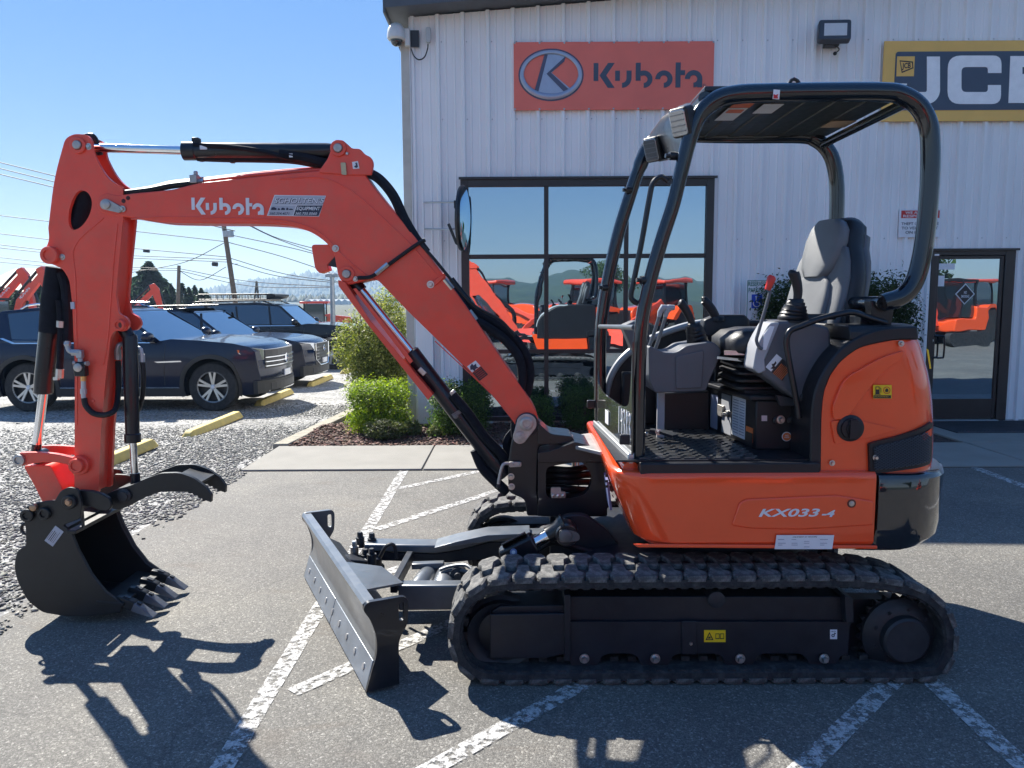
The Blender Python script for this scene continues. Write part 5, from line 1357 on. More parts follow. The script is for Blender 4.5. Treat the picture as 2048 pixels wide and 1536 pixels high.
m = MB(); m.bar((1.0, 3.62, P(1440, 706, 3.6).z), (1.12, 3.60, P(1440, 706, 3.6).z), .02, .02); m.bar((.99, 3.70, 1.39), (1.2, 3.62, 1.37), .03, .012); m.build('adjust_lever', STEEL, ST)
# backrest: sections up a leaning spine; front face and dark shell
spine = [(x, z + .07, a, b) for x, z, a, b in [(1.50, 1.40, .205, .055), (1.525, 1.50, .225, .07), (1.55, 1.60, .225, .075), (1.575, 1.70, .215, .07), (1.592, 1.78, .19, .07), (1.607, 1.84, .155, .07), (1.622, 1.90, .140, .07), (1.638, 1.95, .125, .06), (1.65, 1.978, .085, .035)]]
def ring_back(x, z, hy, hx, y0=ys, k0=0, k1=16, grow=0):
    nrm_ = Vector((.93, 0, -.37)); up = Vector((.37, 0, .93)); c = Vector((x, y0, z)); out = []
    for i in range(16):
        a = 2 * PI * i / 16; ca, sa = math.cos(a), math.sin(a)
        f = abs(ca) ** .6 * (1 if ca > 0 else -1); g = abs(sa) ** .6 * (1 if sa > 0 else -1)
        out.append(c + nrm_ * ((hx + grow) * f) + Vector((0, (hy + grow) * g, 0)))
    return out
rot = Matrix.Translation((1.45, ys, 0)) @ Matrix.Rotation(math.radians(17), 4, 'Z') @ Matrix.Translation((-1.45, -ys, 0))
m = MB(); m.loft([[rot @ q for q in ring_back(x + .012, z, hy, hx)] for x, z, hy, hx in spine]); m.build('backrest_shell', SEATBK, ST, sharp=1.2)
m = MB()
m.loft([[rot @ q for q in ring_back(x - .048, z + (-.01 if i == 0 else 0), hy * .93, .030)] for i, (x, z, hy, hx) in enumerate(spine[:-3])] ); m.build('backrest_front', GREYLT, ST, sharp=1.2)
m = MB(); m.loft([[rot @ q for q in ring_back(x - .075, z + .07, hy * .62, .022)] for x, z, hy, hx in ((1.50, 1.42, .18, 0), (1.522, 1.50, .21, 0), (1.548, 1.60, .21, 0), (1.566, 1.67, .19, 0), (1.572, 1.70, .14, 0))]); m.build('centre_pad', GREYLT, ST, sharp=1.2)
m = MB(); m.loft([[rot @ q for q in ring_back(x - .058, z + .07, hy, .045)] for x, z, hy in ((1.562, 1.69, .07), (1.572, 1.735, .11), (1.59, 1.80, .13), (1.61, 1.87, .133), (1.63, 1.93, .12), (1.645, 1.966, .085))]); m.build('headrest', GREYLT, ST, sharp=1.2)
m = MB(); m.loft([[rot @ (q + Vector((.05, 0, 0))) for q in ring_back(x, z, hy * .96, .05)] for x, z, hy, hx in spine[1:-2]]); m.build('rear_panel', GREYPL, ST, sharp=1.2)
wm = rot @ frame(Vector((1.582, ys + .09, 1.935)), (0, -1, 0), (.37, 0, .93)); wm = wm @ Matrix.Translation((0.03, 0, .03)); wordmark(wm, .12, .03, INK, ST, 'headrest_lettering', .002)
m = MB(); m.prism([rot @ Vector((x, ys - .24, z + .07)) for x, z in rnd([(1.48, 1.38), (1.64, 1.40), (1.72, 1.56), (1.64, 1.58), (1.55, 1.48)], .03)], (0, .04, 0)); m.build('recliner_cover', SEATBK, ST, .01)
# armrest pads
m = MB(); m.loft([rbox_ring(P(1455, 650, 4.0).x, 4.08, P(1455, 672, 4.0).z, .13, .05, .02), rbox_ring(P(1458, 645, 4.0).x, 4.08, P(1455, 640, 4.0).z, .12, .05, .02), rbox_ring(P(1465, 640, 4.0).x, 4.08, P(1455, 630, 4.0).z, .08, .04, .02)]); m.build('armrest', BLKPL, ST, .008, sharp=1)
m = MB(); m.loft([rbox_ring(P(1640, 640, 3.5).x, 3.56, P(1640, 640, 3.5).z, .09, .04, .02), rbox_ring(P(1645, 640, 3.5).x, 3.56, P(1645, 628, 3.5).z, .07, .035, .02)]); m.build('armrest', BLKPL, ST, .006, sharp=1)

# ---- near control console
NC = E_('left_console'); Yc = 3.44
plate('console_shell', [(1548, 642, 10), (1602, 640, 14), (1660, 655, 10), (1664, 700, 20), (1652, 800, 20), (1628, 812, 10), (1585, 795, 8), (1520, 748, 10), (1508, 738, 6), (1516, 690, 20)], Yc, Yc + .13, GREYPL, NC, bevel=.014, seg=3)
plate('console_trim', [(1540, 645, 8), (1560, 645), (1530, 720), (1532, 742), (1518, 748), (1506, 738, 6), (1514, 690, 20)], Yc - .010, Yc + .14, GREYDEC, NC, bevel=.006)
plate('console_insert', [(1528, 668), (1541, 652), (1549, 653), (1532, 700), (1526, 700)], Yc - .014, Yc - .010, DEC_W, NC)
plate('support_bracket', [(1553, 790), (1600, 800), (1604, 812), (1562, 812)], Yc + .03, Yc + .06, DARKST, NC)
plate('safety_label', [(1531, 738), (1554, 708), (1572, 722), (1549, 762)][0:0] + [(1531, 734), (1553, 708), (1564, 717), (1542, 743)], Yc - .001, Yc - .003, DEC_W, NC)
plate('safety_label_text', [(1543, 744), (1565, 718), (1577, 727), (1577, 738), (1565, 762)], Yc - .001, Yc - .003, INK, NC)
m = MB()
for k in range(7):
    a = Vector((1546 + k * 2.6, 747 + k * 2.0, 0)); m.prism(pp([(a.x, a.y), (a.x + 17, a.y - 20), (a.x + 17.8, a.y - 19.3), (a.x + .8, a.y + .7)], Yc - .0035), (0, -.0006, 0))
m.build('label_lines', ORLAB, NC)
m = MB(); m.prism(pp([(1541, 737), (1545, 733), (1543, 728), (1548, 727), (1551, 722), (1553, 726), (1549, 732), (1552, 735), (1546, 738)], Yc - .0035), (0, -.0006, 0)); m.build('label_pictogram', INK, NC)
def joystick(u, v, Y, boot, grip, parent_name):
    """boot: list of (u, v, r) rings; grip: list of (u, v, r)"""
    J = E_(parent_name); m = MB(); path = []; rr = []
    for i, (u_, v_, r_) in enumerate(boot):
        p = P(u_, v_, Y); path += [p, p + Vector((0, 0, .006)), p + Vector((0, 0, .010))]; rr += [r_, r_ * 1.0, r_ * .84]
    m.tube(path, rr, 18); m.build('boot', BLKPL, J, sharp=1.0)
    m = MB(); pts = cat([P(a, b, Y) for a, b, c in grip], 4); rad = []
    for i in range(len(pts)):
        f = i / (len(pts) - 1) * (len(grip) - 1); k = min(int(f), len(grip) - 2); rad.append(grip[k][2] + (grip[k + 1][2] - grip[k][2]) * (f - k))
    m.tube(pts, rad, 14); m.build('grip', BLKPL, J, sharp=1.2); return J
joystick(0, 0, 3.50, [(1586, 644, .072), (1586, 636, .068), (1587, 629, .062), (1588, 622, .056), (1590, 615, .050), (1591, 608, .042), (1592, 602, .034)], [(1594, 602, .018), (1596, 585, .020), (1594, 568, .022), (1590, 553, .024), (1587, 545, .025), (1588, 541, .012)], 'joystick')
joystick(0, 0, 3.85, [(1397, 694, .058), (1396, 686, .056), (1394, 678, .052), (1392, 670, .050), (1390, 663, .046), (1388, 656, .040), (1386, 651, .028)], [(1386, 652, .016), (1380, 636, .019), (1373, 622, .020), (1366, 611, .022), (1361, 605, .022), (1358, 603, .010)], 'joystick')
joystick(0, 0, 4.05, [(1436, 642, .04), (1434, 636, .03)], [(1434, 640, .022), (1425, 622, .024), (1414, 607, .024), (1407, 600, .022), (1404, 600, .010)], 'joystick')
LV = E_('safety_lever')
m = MB(); m.tube([P(u, v, Yc - .02) for u, v in [tuple(p) for p in cat([(1541, 580), (1530, 620), (1517, 664), (1513, 680), (1517, 692), (1524, 698)], 4)]], .0075, 10); m.build('rod', GREYPL, LV)
m = MB(); m.tube([P(1535, 580, Yc - .02), P(1540, 566, Yc - .02), P(1543, 556, Yc - .02), P(1545, 552, Yc - .02)], [.013, .017, .020, .014], 10); m.build('grip', RED, LV, sharp=1)
HB = E_('entry_bar')
m = MB(); m.tube(tube_path([(1598, 836), (1595, 812), (1583, 750), (1575, 705), (1573, 680), (1580, 662), (1600, 653), (1640, 638), (1690, 626), (1712, 626), (1740, 636), (1772, 646)], Yc - .05, 5), .0135, 12); m.build('bar', BLACKP, HB)
m = MB(); m._lathe(P(1611, 797, Yc - .01), Vector((0, -1, 0)), [(.024, -.04), (.024, .0), (.014, .004), (.014, .01)], 20); m.build('pivot_bolt', DARKST, HB)

# ---- front console, travel levers, pedal post
FC = E_('travel_console')
plate('console_shell', [(1297, 690, 8), (1330, 706, 6), (1352, 706, 10), (1372, 692, 6), (1425, 683, 6), (1446, 700, 20), (1420, 760), (1412, 782, 4), (1310, 786, 6), (1298, 760, 6)], 3.72, 4.02, GREYPL, FC, bevel=.016, seg=3)
plate('console_panel', [(1352, 712, 5), (1408, 700, 5), (1404, 776, 5), (1352, 778, 5)], 3.712, 3.73, GREYPL, FC, bevel=.008, seg=3)
plate('phone_pad', [(1244, 652, 8), (1272, 640, 8), (1300, 648, 4), (1300, 705, 6), (1268, 706, 8)], 3.95, 4.08, GREYPL, FC, bevel=.014)
m = MB(); m.box(P(1315, 800, 3.85).x, P(1330, 800, 3.85).x, 3.85, 3.87, zt, P(1320, 782, 3.85).z); m.build('support_post', plain('post_grey', (.4, .4, .42), .5), FC, .003)
plate('low_housing', [(1318, 786), (1420, 782), (1420, 868), (1318, 868)], 4.10, 4.2, BLKPL, FC, bevel=.01)
for (ua, va, ub, vb) in ((1293, 708, 1318, 634), (1304, 716, 1331, 634)):
    TL_ = E_('travel_lever'); Yv = 3.78
    m = MB(); m.tube([P(ua, va, Yv), P((ua + ub) / 2 + 1, (va + vb) / 2, Yv), P(ub, vb, Yv)], .009, 10); m.build('rod', BLADEP, TL_)
    m = MB(); m.tube([P(ub, vb, Yv), P(ub + 2, vb - 10, Yv), P(ub + 8, vb - 19, Yv), P(ub + 18, vb - 19, Yv)], [.010, .013, .018, .013], 10); m.build('grip', GREYDEC, TL_, sharp=1)
PD = E_('foot_pedal')
m = MB(); m.bar(P(1300, 860, 3.75), P(1345, 866, 3.72), .05, .012); m.bar(P(1325, 864, 3.6), P(1350, 872, 3.55), .05, .012); m.build('pedal_plate', DARKST, PD)
m = MB(); bolt(m, P(1292, 868, 3.42), .010, (-.5, -.8, 0)); bolt(m, P(1317, 864, 3.6), .010); m.build('bolt', STEEL, PD)

# ---- swing bracket and boom foot
SW = E_('swing_bracket')
plate('casting', [(1032, 858, 10), (1060, 842, 16), (1078, 838, 10), (1082, 858, 10), (1110, 872, 14), (1112, 886, 6), (1078, 893, 6), (1076, 920, 6), (1074, 980, 5), (1080, 1032, 4), (1054, 1032, 4), (1050, 1000, 8), (1017, 985, 10), (1016, 930, 8), (1022, 890, 14)], 4.0, 4.2, BLACKP, SW, bevel=.012, seg=3)
plate('top_ear', [(1076, 845, 6), (1100, 868, 10), (1145, 873, 6), (1150, 884, 4), (1120, 888, 4), (1076, 890, 2)], 3.98, 4.22, BLACKP, SW, bevel=.01)
m = MB(); c = P(1118, 872, 4.1); c.z += .004; m._lathe(c, Vector((0, 0, 1)), [(.075, -.01), (.075, .0), (.062, .006), (.058, .014), (0, .016)], 32); m.build('swing_pin_cap', PINST, SW)
plate('upper_yoke', [(1076, 905, 4), (1100, 902, 4), (1150, 884, 4), (1205, 898, 3), (1215, 925, 3), (1140, 924, 8), (1076, 926, 4)], 3.92, 4.24, BLACKP, SW, bevel=.01)
m = MB(); zz = P(1170, 886, 4.1).z; m.prism([(P(1143, 884, 4.1).x, 3.93, zz), (P(1215, 900, 3.9).x, 3.7, zz - .002), (P(1215, 890, 4.3).x, 4.38, zz - .002), (P(1143, 884, 4.1).x, 4.22, zz)], (0, 0, .02)); m.build('yoke_top_plate', worn('dusty_steel_plate', (.30, .30, .29), .45, var=.2), SW, .004)
ring_o = [(1076, 925), (1215, 925), (1222, 1010), (1200, 1030), (1076, 1032)]
hole_ = rnd([(1092, 934), (1165, 922), (1186, 955), (1176, 985), (1150, 996), (1092, 996)], 12)
m = MB(); m.prism(pp(ring_o, 3.95), (0, .06, 0), [pp(hole_, 3.95)]); m.build('yoke_frame', BLACKP, SW)
m = MB(); m.prism(pp([(1076, 990), (1215, 996), (1215, 1034), (1080, 1034)], 4.02), (0, .25, 0)); m.build('lower_yoke', BLACKP, SW, .01)
for k, (v0, w_) in enumerate(((938, 8), (950, 10), (962, 7), (976, 8))):
    m = MB(); m.tube(cat([P(1072, v0 + 6, 4.2), P(1100, v0, 4.12), P(1140, v0 + 2, 4.1), P(1180, v0 - 4 + k * 3, 4.2), P(1215, v0 + 4, 4.35)], 6), .018 + .002 * (k % 2), 12); m.build('swing_hose', HOSE, SW)
m = MB(); m.tube([P(1156, 918, 4.3), P(1157, 980, 4.3)], .006, 8); m.tube([P(1147, 918, 4.28), P(1150, 960, 4.28)], .012, 8); m.build('steel_pipe', STEEL, SW)
plate('valve_bracket', [(1102, 975, 3), (1121, 975, 2), (1122, 983), (1131, 984, 3), (1131, 996, 3), (1102, 996, 3)], 3.93, 3.945, PINST, SW)
m = MB()
for u in (1106, 1116, 1126): m._lathe(P(u, 991, 3.925), Vector((0, -1, 0)), [(.009, 0), (.009, .01), (.005, .012)], 14)
m.build('fitting', STEEL, SW)
m = MB()
for u, v in ((1022, 953), (1023, 973)): bolt(m, P(u, v, 3.995), .012, h=.016)
m.build('bolt', STEEL, SW)
plate('handle_plate', [(1017, 924, 4), (1043, 924, 4), (1043, 934, 4), (1018, 935, 4)], 3.975, 3.99, PINST, SW, bevel=.002)
m = MB(); m.tube(cat([P(1018, 927, 3.96), P(1008, 928, 3.95), P(1003, 938, 3.95), P(998, 960, 3.95), P(997, 968, 3.95)], 5), .009, 8); bolt(m, P(1026, 929, 3.975), .007); bolt(m, P(1038, 930, 3.975), .007); m.build('bent_handle', PINST, SW)
m = MB(); m._lathe(P(997, 970, 3.94), Vector((0, 0, -1)), [(.010, 0), (.012, .01), (.006, .02)], 10); m.build('handle_knob', BLKPL, SW)

# ---- boom
BM = E_('boom'); YB0, YB1 = 4.02, 4.18
bo = [(212, 385, 0), (235, 391, 8), (262, 387, 10), (345, 379, 10), (395, 366, 12), (520, 352, 30), (640, 341, 30), (700, 338, 20), (726, 342, 18), (742, 366, 10), (770, 402, 40), (820, 460, 40), (879, 538, 30), (948, 634, 60), (1019, 741, 40), (1058, 796, 30), (1074, 826, 26), (1078, 850, 22), (1060, 870, 20), (1038, 862, 16), (1028, 845, 14), (981, 786, 30), (880, 685, 60), (815, 622, 40), (752, 556, 14), (712, 566, 10), (694, 571, 16), (677, 556, 14), (672, 530, 10), (668, 505, 14), (652, 484, 30), (622, 463, 40), (581, 451, 40), (520, 447, 40), (420, 447, 60), (322, 445, 20), (247, 433, 12), (222, 432, 10), (200, 424, 16), (192, 410, 16), (198, 393, 14)]
m = MB(); m.prism(pp(rnd(bo, 0, 4), YB0), (0, YB1 - YB0, 0)); m.build('boom_box', ORANGE, BM, .006, seg=2, sharp=.5)
# raised flange lines along the edges
def ridge(pts, Y, r_, mat, parent, name='weld_bead', n=5):
    m = MB(); m.tube([P(u, v, Y) for u, v in [tuple(p) for p in cat(pts, n)]], r_, 6); return m.build(name, mat, parent)
ridge([(262, 438), (330, 434), (440, 436), (520, 438), (585, 444), (640, 466), (690, 515), (735, 552), (750, 560)], YB0, .005, ORANGE, BM)
ridge([(560, 358), (640, 355), (690, 374), (720, 395), (770, 440), (820, 488), (872, 548)], YB0, .005, ORANGE, BM)
ridge([(870, 682), (985, 790), (1020, 832)], YB0, .003, ORANGE, BM)
plate('cylinder_ear', [(635, 345, 6), (655, 318, 10), (665, 292, 8), (672, 281, 8), (684, 279, 8), (697, 290, 8), (704, 297, 6), (720, 297, 6), (730, 309, 8), (742, 314, 6), (747, 326, 6), (743, 350), (700, 350)], YB0 - .012, YB0 + .018, ORANGE, BM, bevel=.004)
plate('cylinder_ear', [(635, 345, 6), (655, 318, 10), (665, 292, 8), (672, 281, 8), (684, 279, 8), (697, 290, 8), (704, 297, 6), (720, 297, 6), (730, 309, 8), (742, 314, 6), (747, 326, 6), (743, 350), (700, 350)], YB1 - .018, YB1 + .012, ORANGE, BM, bevel=.004)
plate('guard_flag', [(622, 489, 8), (664, 489, 4), (676, 508, 3), (655, 530), (658, 540), (640, 547, 3), (630, 538, 6)], YB0 + .02, YB0 + .10, ORANGE, BM, bevel=.004)
m = MB(); m.prism(pp([(655, 531), (671, 511), (676, 520), (676, 536)], YB0 + .015), (0, .006, 0)); m.build('guard_gap', INK, BM)
def pin(parent, u, v, Y, r_, mat=PINST, h=.02, ring=True, name='pin'):
    c = P(u, v, Y)
    m = MB(); m._lathe(c, Vector((0, -1, 0)), [(r_ * .72, 0), (r_ * .72, h), (r_ * .62, h + .004), (0, h + .005)], 28); m.build(name, mat, parent)
    if ring:
        m = MB(); m._lathe(c, Vector((0, -1, 0)), [(r_ * 1.35, -.002), (r_ * 1.35, h * .5), (r_ * 1.25, h * .62), (r_ * .8, h * .62), (r_ * .78, h * .2)], 28); m.build('boss', ORANGE, parent)
pin(BM, 677, 297, YB0 - .013, .030); pin(BM, 694, 548, YB0, .030)
m = MB()
for u, v, r_ in ((695, 308, .008), (671, 497, .012), (711, 558, .009), (861, 569, .013), (245, 418, .011)):
    bolt(m, P(u, v, YB0 - .006), r_, h=.012)
m.build('keeper_bolt', STEEL, BM)
plate('hose_clip_lug', [(868, 560, 3), (892, 543, 4), (896, 548), (868, 574, 8)], YB0 - .012, YB0, ORANGE, BM, bevel=.003)
# keeper links over the two big pins
def link_plate(parent, a, b, ra, rb, Y, th, mat, name):
    A_ = Vector(a); B_ = Vector(b); d = B_ - A_; ang = math.atan2(d.y, d.x)
    pts = [(A_.x + ra * math.cos(ang + t), A_.y + ra * math.sin(ang + t)) for t in [PI / 2 + PI * i / 12 for i in range(13)]] + [(B_.x + rb * math.cos(ang + t), B_.y + rb * math.sin(ang + t)) for t in [-PI / 2 + PI * i / 12 for i in range(13)]]
    m = MB(); m.prism(pp(pts, Y), (0, -th, 0)); return m.build(name, mat, parent, .002)
link_plate(BM, (213, 409), (239, 419), 11, 7, YB0 - .004, .012, PINST, 'pin_keeper')
m = MB(); m._lathe(P(212.5, 409, YB0 - .016), Vector((0, -1, 0)), [(.022, 0), (.022, .008), (.018, .010)], 24); bolt(m, P(239, 419, YB0 - .016), .008); m.build('pin_head', PINST, BM)
link_plate(BM, (1053, 847), (1040, 873), 20, 14, YB0 - .026, .014, PINST, 'pin_keeper')
m = MB(); m._lathe(P(1053, 847, YB0 - .04), Vector((0, -1, 0)), [(.036, 0), (.036, .012), (.030, .016), (.020, .016), (.018, .010)], 28); m._lathe(P(1040, 873, YB0 - .04), Vector((0, -1, 0)), [(.026, 0), (.026, .01), (.010, .012), (.010, .022)], 24); m.build('pin_head', PINST, BM)
m = MB(); m._lathe(P(1054, 848, YB0), Vector((0, -1, 0)), [(.062, -.01), (.062, .02), (.058, .024)], 32); m.build('foot_boss', DARKST, BM)
plate('zinc_bracket', [(681, 325, 2), (691, 325, 2), (693, 350, 2), (683, 349, 2)], YB0 - .022, YB0 - .012, worn('brass_bracket', (.5, .42, .26), .4, .6), BM)
m = MB(); m.prism(pp([(704, 324), (716, 322), (719, 337), (706, 338)], YB0 - .014), (0, -.001, 0)); m.build('tie_label', DEC_W, BM)
m = MB(); m.prism(pp([(708, 333), (712, 330), (710, 326), (714, 325), (716, 334), (712, 336)], YB0 - .0155), (0, -.0006, 0)); m.build('tie_symbol', NAVYINK, BM)
m = MB()
for u, v in ((247, 402), (256, 396)): m._lathe(P(u, v, YB0 - .001), Vector((0, -1, 0)), [(.011, 0), (.009, .001)], 14)
m.build('plug_hole', plain('hole_dark', (.06, .012, .01), .6), BM)
# lettering and dealer sticker on the near face
Yd2 = YB0 - .001
a = P(384, 429, Yd2); b_ = P(527, 397, Yd2)
wordmark(frame(a, (1, 0, -.012), (0, 0, 1)), (b_.x - a.x), (b_.z - a.z) * 1.08, DEC_W, BM, 'brand_lettering', .002)
def sticker(parent, Y, sgn=1):
    f = (lambda u, v, y: P(u, v, y))
    st = E_('dealer_sticker', parent) if parent is None else bpy.data.objects.new('dealer_sticker', None)
    if st.name not in COL.objects: COL.objects.link(st)
    st.parent = parent
    m = MB(); m.prism([f(u, v, Y) for u, v in ((534, 431.5), (638, 433), (652, 391.5), (549, 390))], (0, -.0012 * sgn, 0)); m.build('sheet', DEC_W, st)
    y2 = Y - .0018 * sgn
    m = MB(); m.prism([f(u, v, y2) for u, v in ((536, 430.5), (585, 431), (592, 411), (543, 410.5))], (0, -.0006, 0)); m.build('silver_field', GREYLAB, st)
    m = MB(); m.prism([f(u, v, y2) for u, v in ((587, 431), (637, 432), (645, 411), (594, 411))], (0, -.0006, 0)); m.build('navy_field', NAVYINK, st)
    m = MB(); m.prism([f(u, v, y2) for u, v in ((543, 409.5), (645, 410), (650.5, 392.5), (550, 391.5))], (0, -.0006, 0)); m.build('header_field', GREYLAB, st)
    return st
GREYLAB = plain('sticker_silver', (.42, .44, .50), .4)
st = sticker(BM, YB0 - .0005)
y3 = YB0 - .0038
def tx(s_, u0, v0, u1, v1, mat, **kw):
    a = P(u0, v1, y3); b_ = P(u1, v0, y3)
    return lettering(s_, frame(a, (1, 0, -.012), (0, 0, 1)), b_.x - a.x, b_.z - a.z, mat, st, **kw)
o = tx("SCHOLTEN'S", 548.5, 395, 649, 407.5, NAVYINK, shear=.3, offset=.035)
y3 -= .0008; tx("SCHOLTEN'S", 548, 394.5, 648.5, 406.5, DEC_W, shear=.3, offset=.0); y3 += .0004
tx('EQUIPMENT', 593, 413, 641, 421.5, DEC_W, shear=.3, offset=.02)
tx('360.755.0560', 590, 424, 634, 429.5, DEC_W, shear=.3, offset=.01)
tx('360.354.4071', 539, 424, 579, 429.5, NAVYINK, shear=.3, offset=.01)
m = MB()
for (c0, c1, hgt) in ((542, 553, 6), (555, 560, 4), (562, 570, 5), (572, 577, 5), (578, 586, 3)):
    m.prism(pp([(c0, 420), (c1, 420), (c1, 420 - hgt * .6), ((c0 + c1) / 2, 420 - hgt), (c0 + 1, 420 - hgt * .8)], y3), (0, -.0004, 0))
m.build('machine_silhouette', NAVYINK, st)
# the same sticker and word on the far face (seen mirrored in the window)
m = MB(); m.prism([P(u, v, YB1 + .001) for u, v in ((534, 431.5), (638, 433), (652, 391.5), (549, 390))], (0, .0012, 0)); m.build('far_sticker', DEC_W, BM)
a = P(640, 429, YB1 + .002); wordmark(frame(P(500, 429, YB1 + .002), (-1, 0, 0), (0, 0, 1)), .37, .085, DEC_W, BM, 'far_lettering', .002)
plate('warning_label', [(934, 733), (951, 721), (961, 732), (944, 745)], YB0 - .0005, YB0 - .002, DEC_W, BM)
plate('warning_label_text', [(945, 746), (962, 733), (976, 749), (959, 762)], YB0 - .0005, YB0 - .002, INK, BM)
m = MB(); m.prism(pp([(940, 733), (944, 727), (947, 731), (952, 727), (953, 733), (957, 735), (951, 738), (950, 743), (945, 739), (941, 740)], YB0 - .003), (0, -.0006, 0)); m.build('label_pictogram', NAVYINK, BM)
m = MB()
for k in range(5): m.prism(pp([(948 + k * 2.7, 745.5 + k * 2.9), (961 + k * 2.7, 736 + k * 2.9), (961.8 + k * 2.7, 736.9 + k * 2.9), (948.8 + k * 2.7, 746.4 + k * 2.9)], YB0 - .003), (0, -.0006, 0))
m.build('label_lines', REDINK, BM)
# pipes on the upper edge, clip, hoses
for k, y_ in enumerate((4.05, 4.09, 4.13)):
    m = MB(); m.tube(cat([P(250, 386, y_), P(300, 380 - k, y_), P(340, 372 - k * 2, y_), P(372, 368 - k * 2, y_), P(392, 366 - k * 2, y_)], 6), .016, 10); m.build('boom_hose', HOSE, BM)
    m = MB(); m.tube(cat([P(405, 363 - k * 2, y_), P(500, 352 - k * 2, y_), P(600, 343 - k * 2, y_), P(660, 340 - k * 2, y_)], 5), .009, 8); m.build('boom_pipe', ORANGE, BM)
    m = MB(); m.tube([P(388, 366 - k * 2, y_), P(408, 363 - k * 2, y_)], .015, 6); m.build('pipe_fitting', STEEL, BM)
m = MB(); c = P(392, 360, 4.06); m.obox(c, (.018, 0, 0), (0, .04, 0), (0, 0, .02)); bolt(m, c + Vector((0, 0, .02)), .012, (0, 0, 1), .02); m.build('pipe_clamp', PINST, BM, .003)
bund = [(730, 345), (758, 362), (785, 395), (806, 440), (828, 478), (850, 508)]
for k in range(4):
    y_ = 4.04 + k * .04; off = [(u + k * 1.5, v - 1 - k) for u, v in bund]
    m = MB(); m.tube(cat([P(u, v, y_) for u, v in off], 6), .020, 10); m.build('arm_hose', SLEEVE, BM)
low = [[(896, 566), (912, 590), (940, 632), (975, 655), (1008, 678), (1036, 712), (1044, 745), (1042, 775), (1034, 815), (1030, 860), (1040, 900)],
       [(900, 560), (922, 588), (950, 622), (990, 645), (1025, 672), (1050, 706), (1060, 740), (1057, 772), (1046, 812), (1040, 860), (1060, 900)],
       [(905, 570), (930, 600), (960, 640), (1000, 668), (1030, 700), (1048, 735), (1050, 770), (1040, 810), (1036, 860), (1050, 905)]]
for k, pth in enumerate(low):
    m = MB(); m.tube(cat([P(u, v, 4.06 + k * .045) for u, v in pth], 6), .024 if k < 2 else .022, 12); m.build('boom_foot_hose', SLEEVE, BM)
m = MB(); m.tube(cat([P(840, 487, 4.0), P(870, 520, 4.0), P(915, 575, 4.0), (P(950, 612, 4.0)), P(1000, 640, 4.02), P(1030, 672, 4.03)], 6), .008, 8)
m.tube(cat([P(850, 480, 4.0), P(835, 488, 3.99), P(790, 520, 3.995), P(745, 552, 3.995), P(715, 556, 3.99)], 6), .010, 8); m.build('thin_hose', HOSE, BM)
for a, b_, y_ in (((889, 559), (905, 578), 4.03), ((938, 622), (952, 640), 4.05), ((752, 548), (776, 528), 3.985)):
    m = MB(); m.tube([P(*a, y_), P(*b_, y_)], .016 if y_ > 4 else .013, 6); m.build('hose_fitting', STEEL, BM)
ridge([(1030, 862), (1015, 885), (1022, 920), (1030, 940)], 4.12, .03, SLEEVE, BM, 'foot_loop_hose')

# ---- arm cylinder (over the boom)
AC = E_('arm_cylinder'); ya = 4.10
m = MB(); m.cyl(P(178, 295, ya), P(372, 301, ya), .0225, 24); m.build('rod', CHROME, AC)
m = MB(); m.tube([P(366, 302, ya), P(368, 302, ya), P(392, 302, ya), P(394, 302, ya), P(655, 303, ya), P(668, 302, ya)], [.036, .048, .048, .043, .043, .036], 24); m._lathe(P(677, 298, ya - .05), Vector((0, 1, 0)), [(.045, 0), (.045, .10)], 24); m.build('barrel', BLACKP, AC)
m = MB(); m._lathe(P(157, 292, ya - .045), Vector((0, 1, 0)), [(.04, 0), (.04, .09)], 24); m.bar(P(160, 292, ya), P(184, 295, ya), .05, .05); m.build('rod_eye', BLACKP, AC)
m = MB(); m.tube(cat([P(388, 290, ya - .03), P(420, 292, ya - .04), P(460, 294, ya - .045), P(520, 302, ya - .045), P(570, 314, ya - .04), P(640, 330, ya), P(668, 345, ya)], 5), .013, 8); m.tube(cat([P(395, 314, ya), P(450, 316, ya), P(520, 317, ya + .0), P(590, 320, ya), P(655, 333, ya)], 5), .022, 8); m.tube(cat([P(560, 308, ya - .03), P(610, 316, ya - .03), P(655, 328, ya - .02)], 5), .026, 8); m.build('cylinder_hose', SLEEVE, AC)
m = MB(); m.box(P(386, 286, ya).x, P(400, 286, ya).x, ya - .02, ya + .02, P(390, 288, ya).z, P(390, 276, ya).z); m.obox(P(403, 318, ya), (.012, 0, 0), (0, .012, 0), (0, 0, .014)); m.obox(P(465, 321, ya), (.012, 0, 0), (0, .012, 0), (0, 0, .014)); m.build('port_block', BLKPL, AC, .004)
m = MB(); m.obox(P(407, 295, ya - .045), (.018, 0, 0), (0, .003, 0), (0, 0, .010)); m.obox(P(582, 311, ya - .052), (.009, 0, 0), (0, .003, 0), (0, 0, .009)); m.build('cylinder_tag', DEC_W, AC)

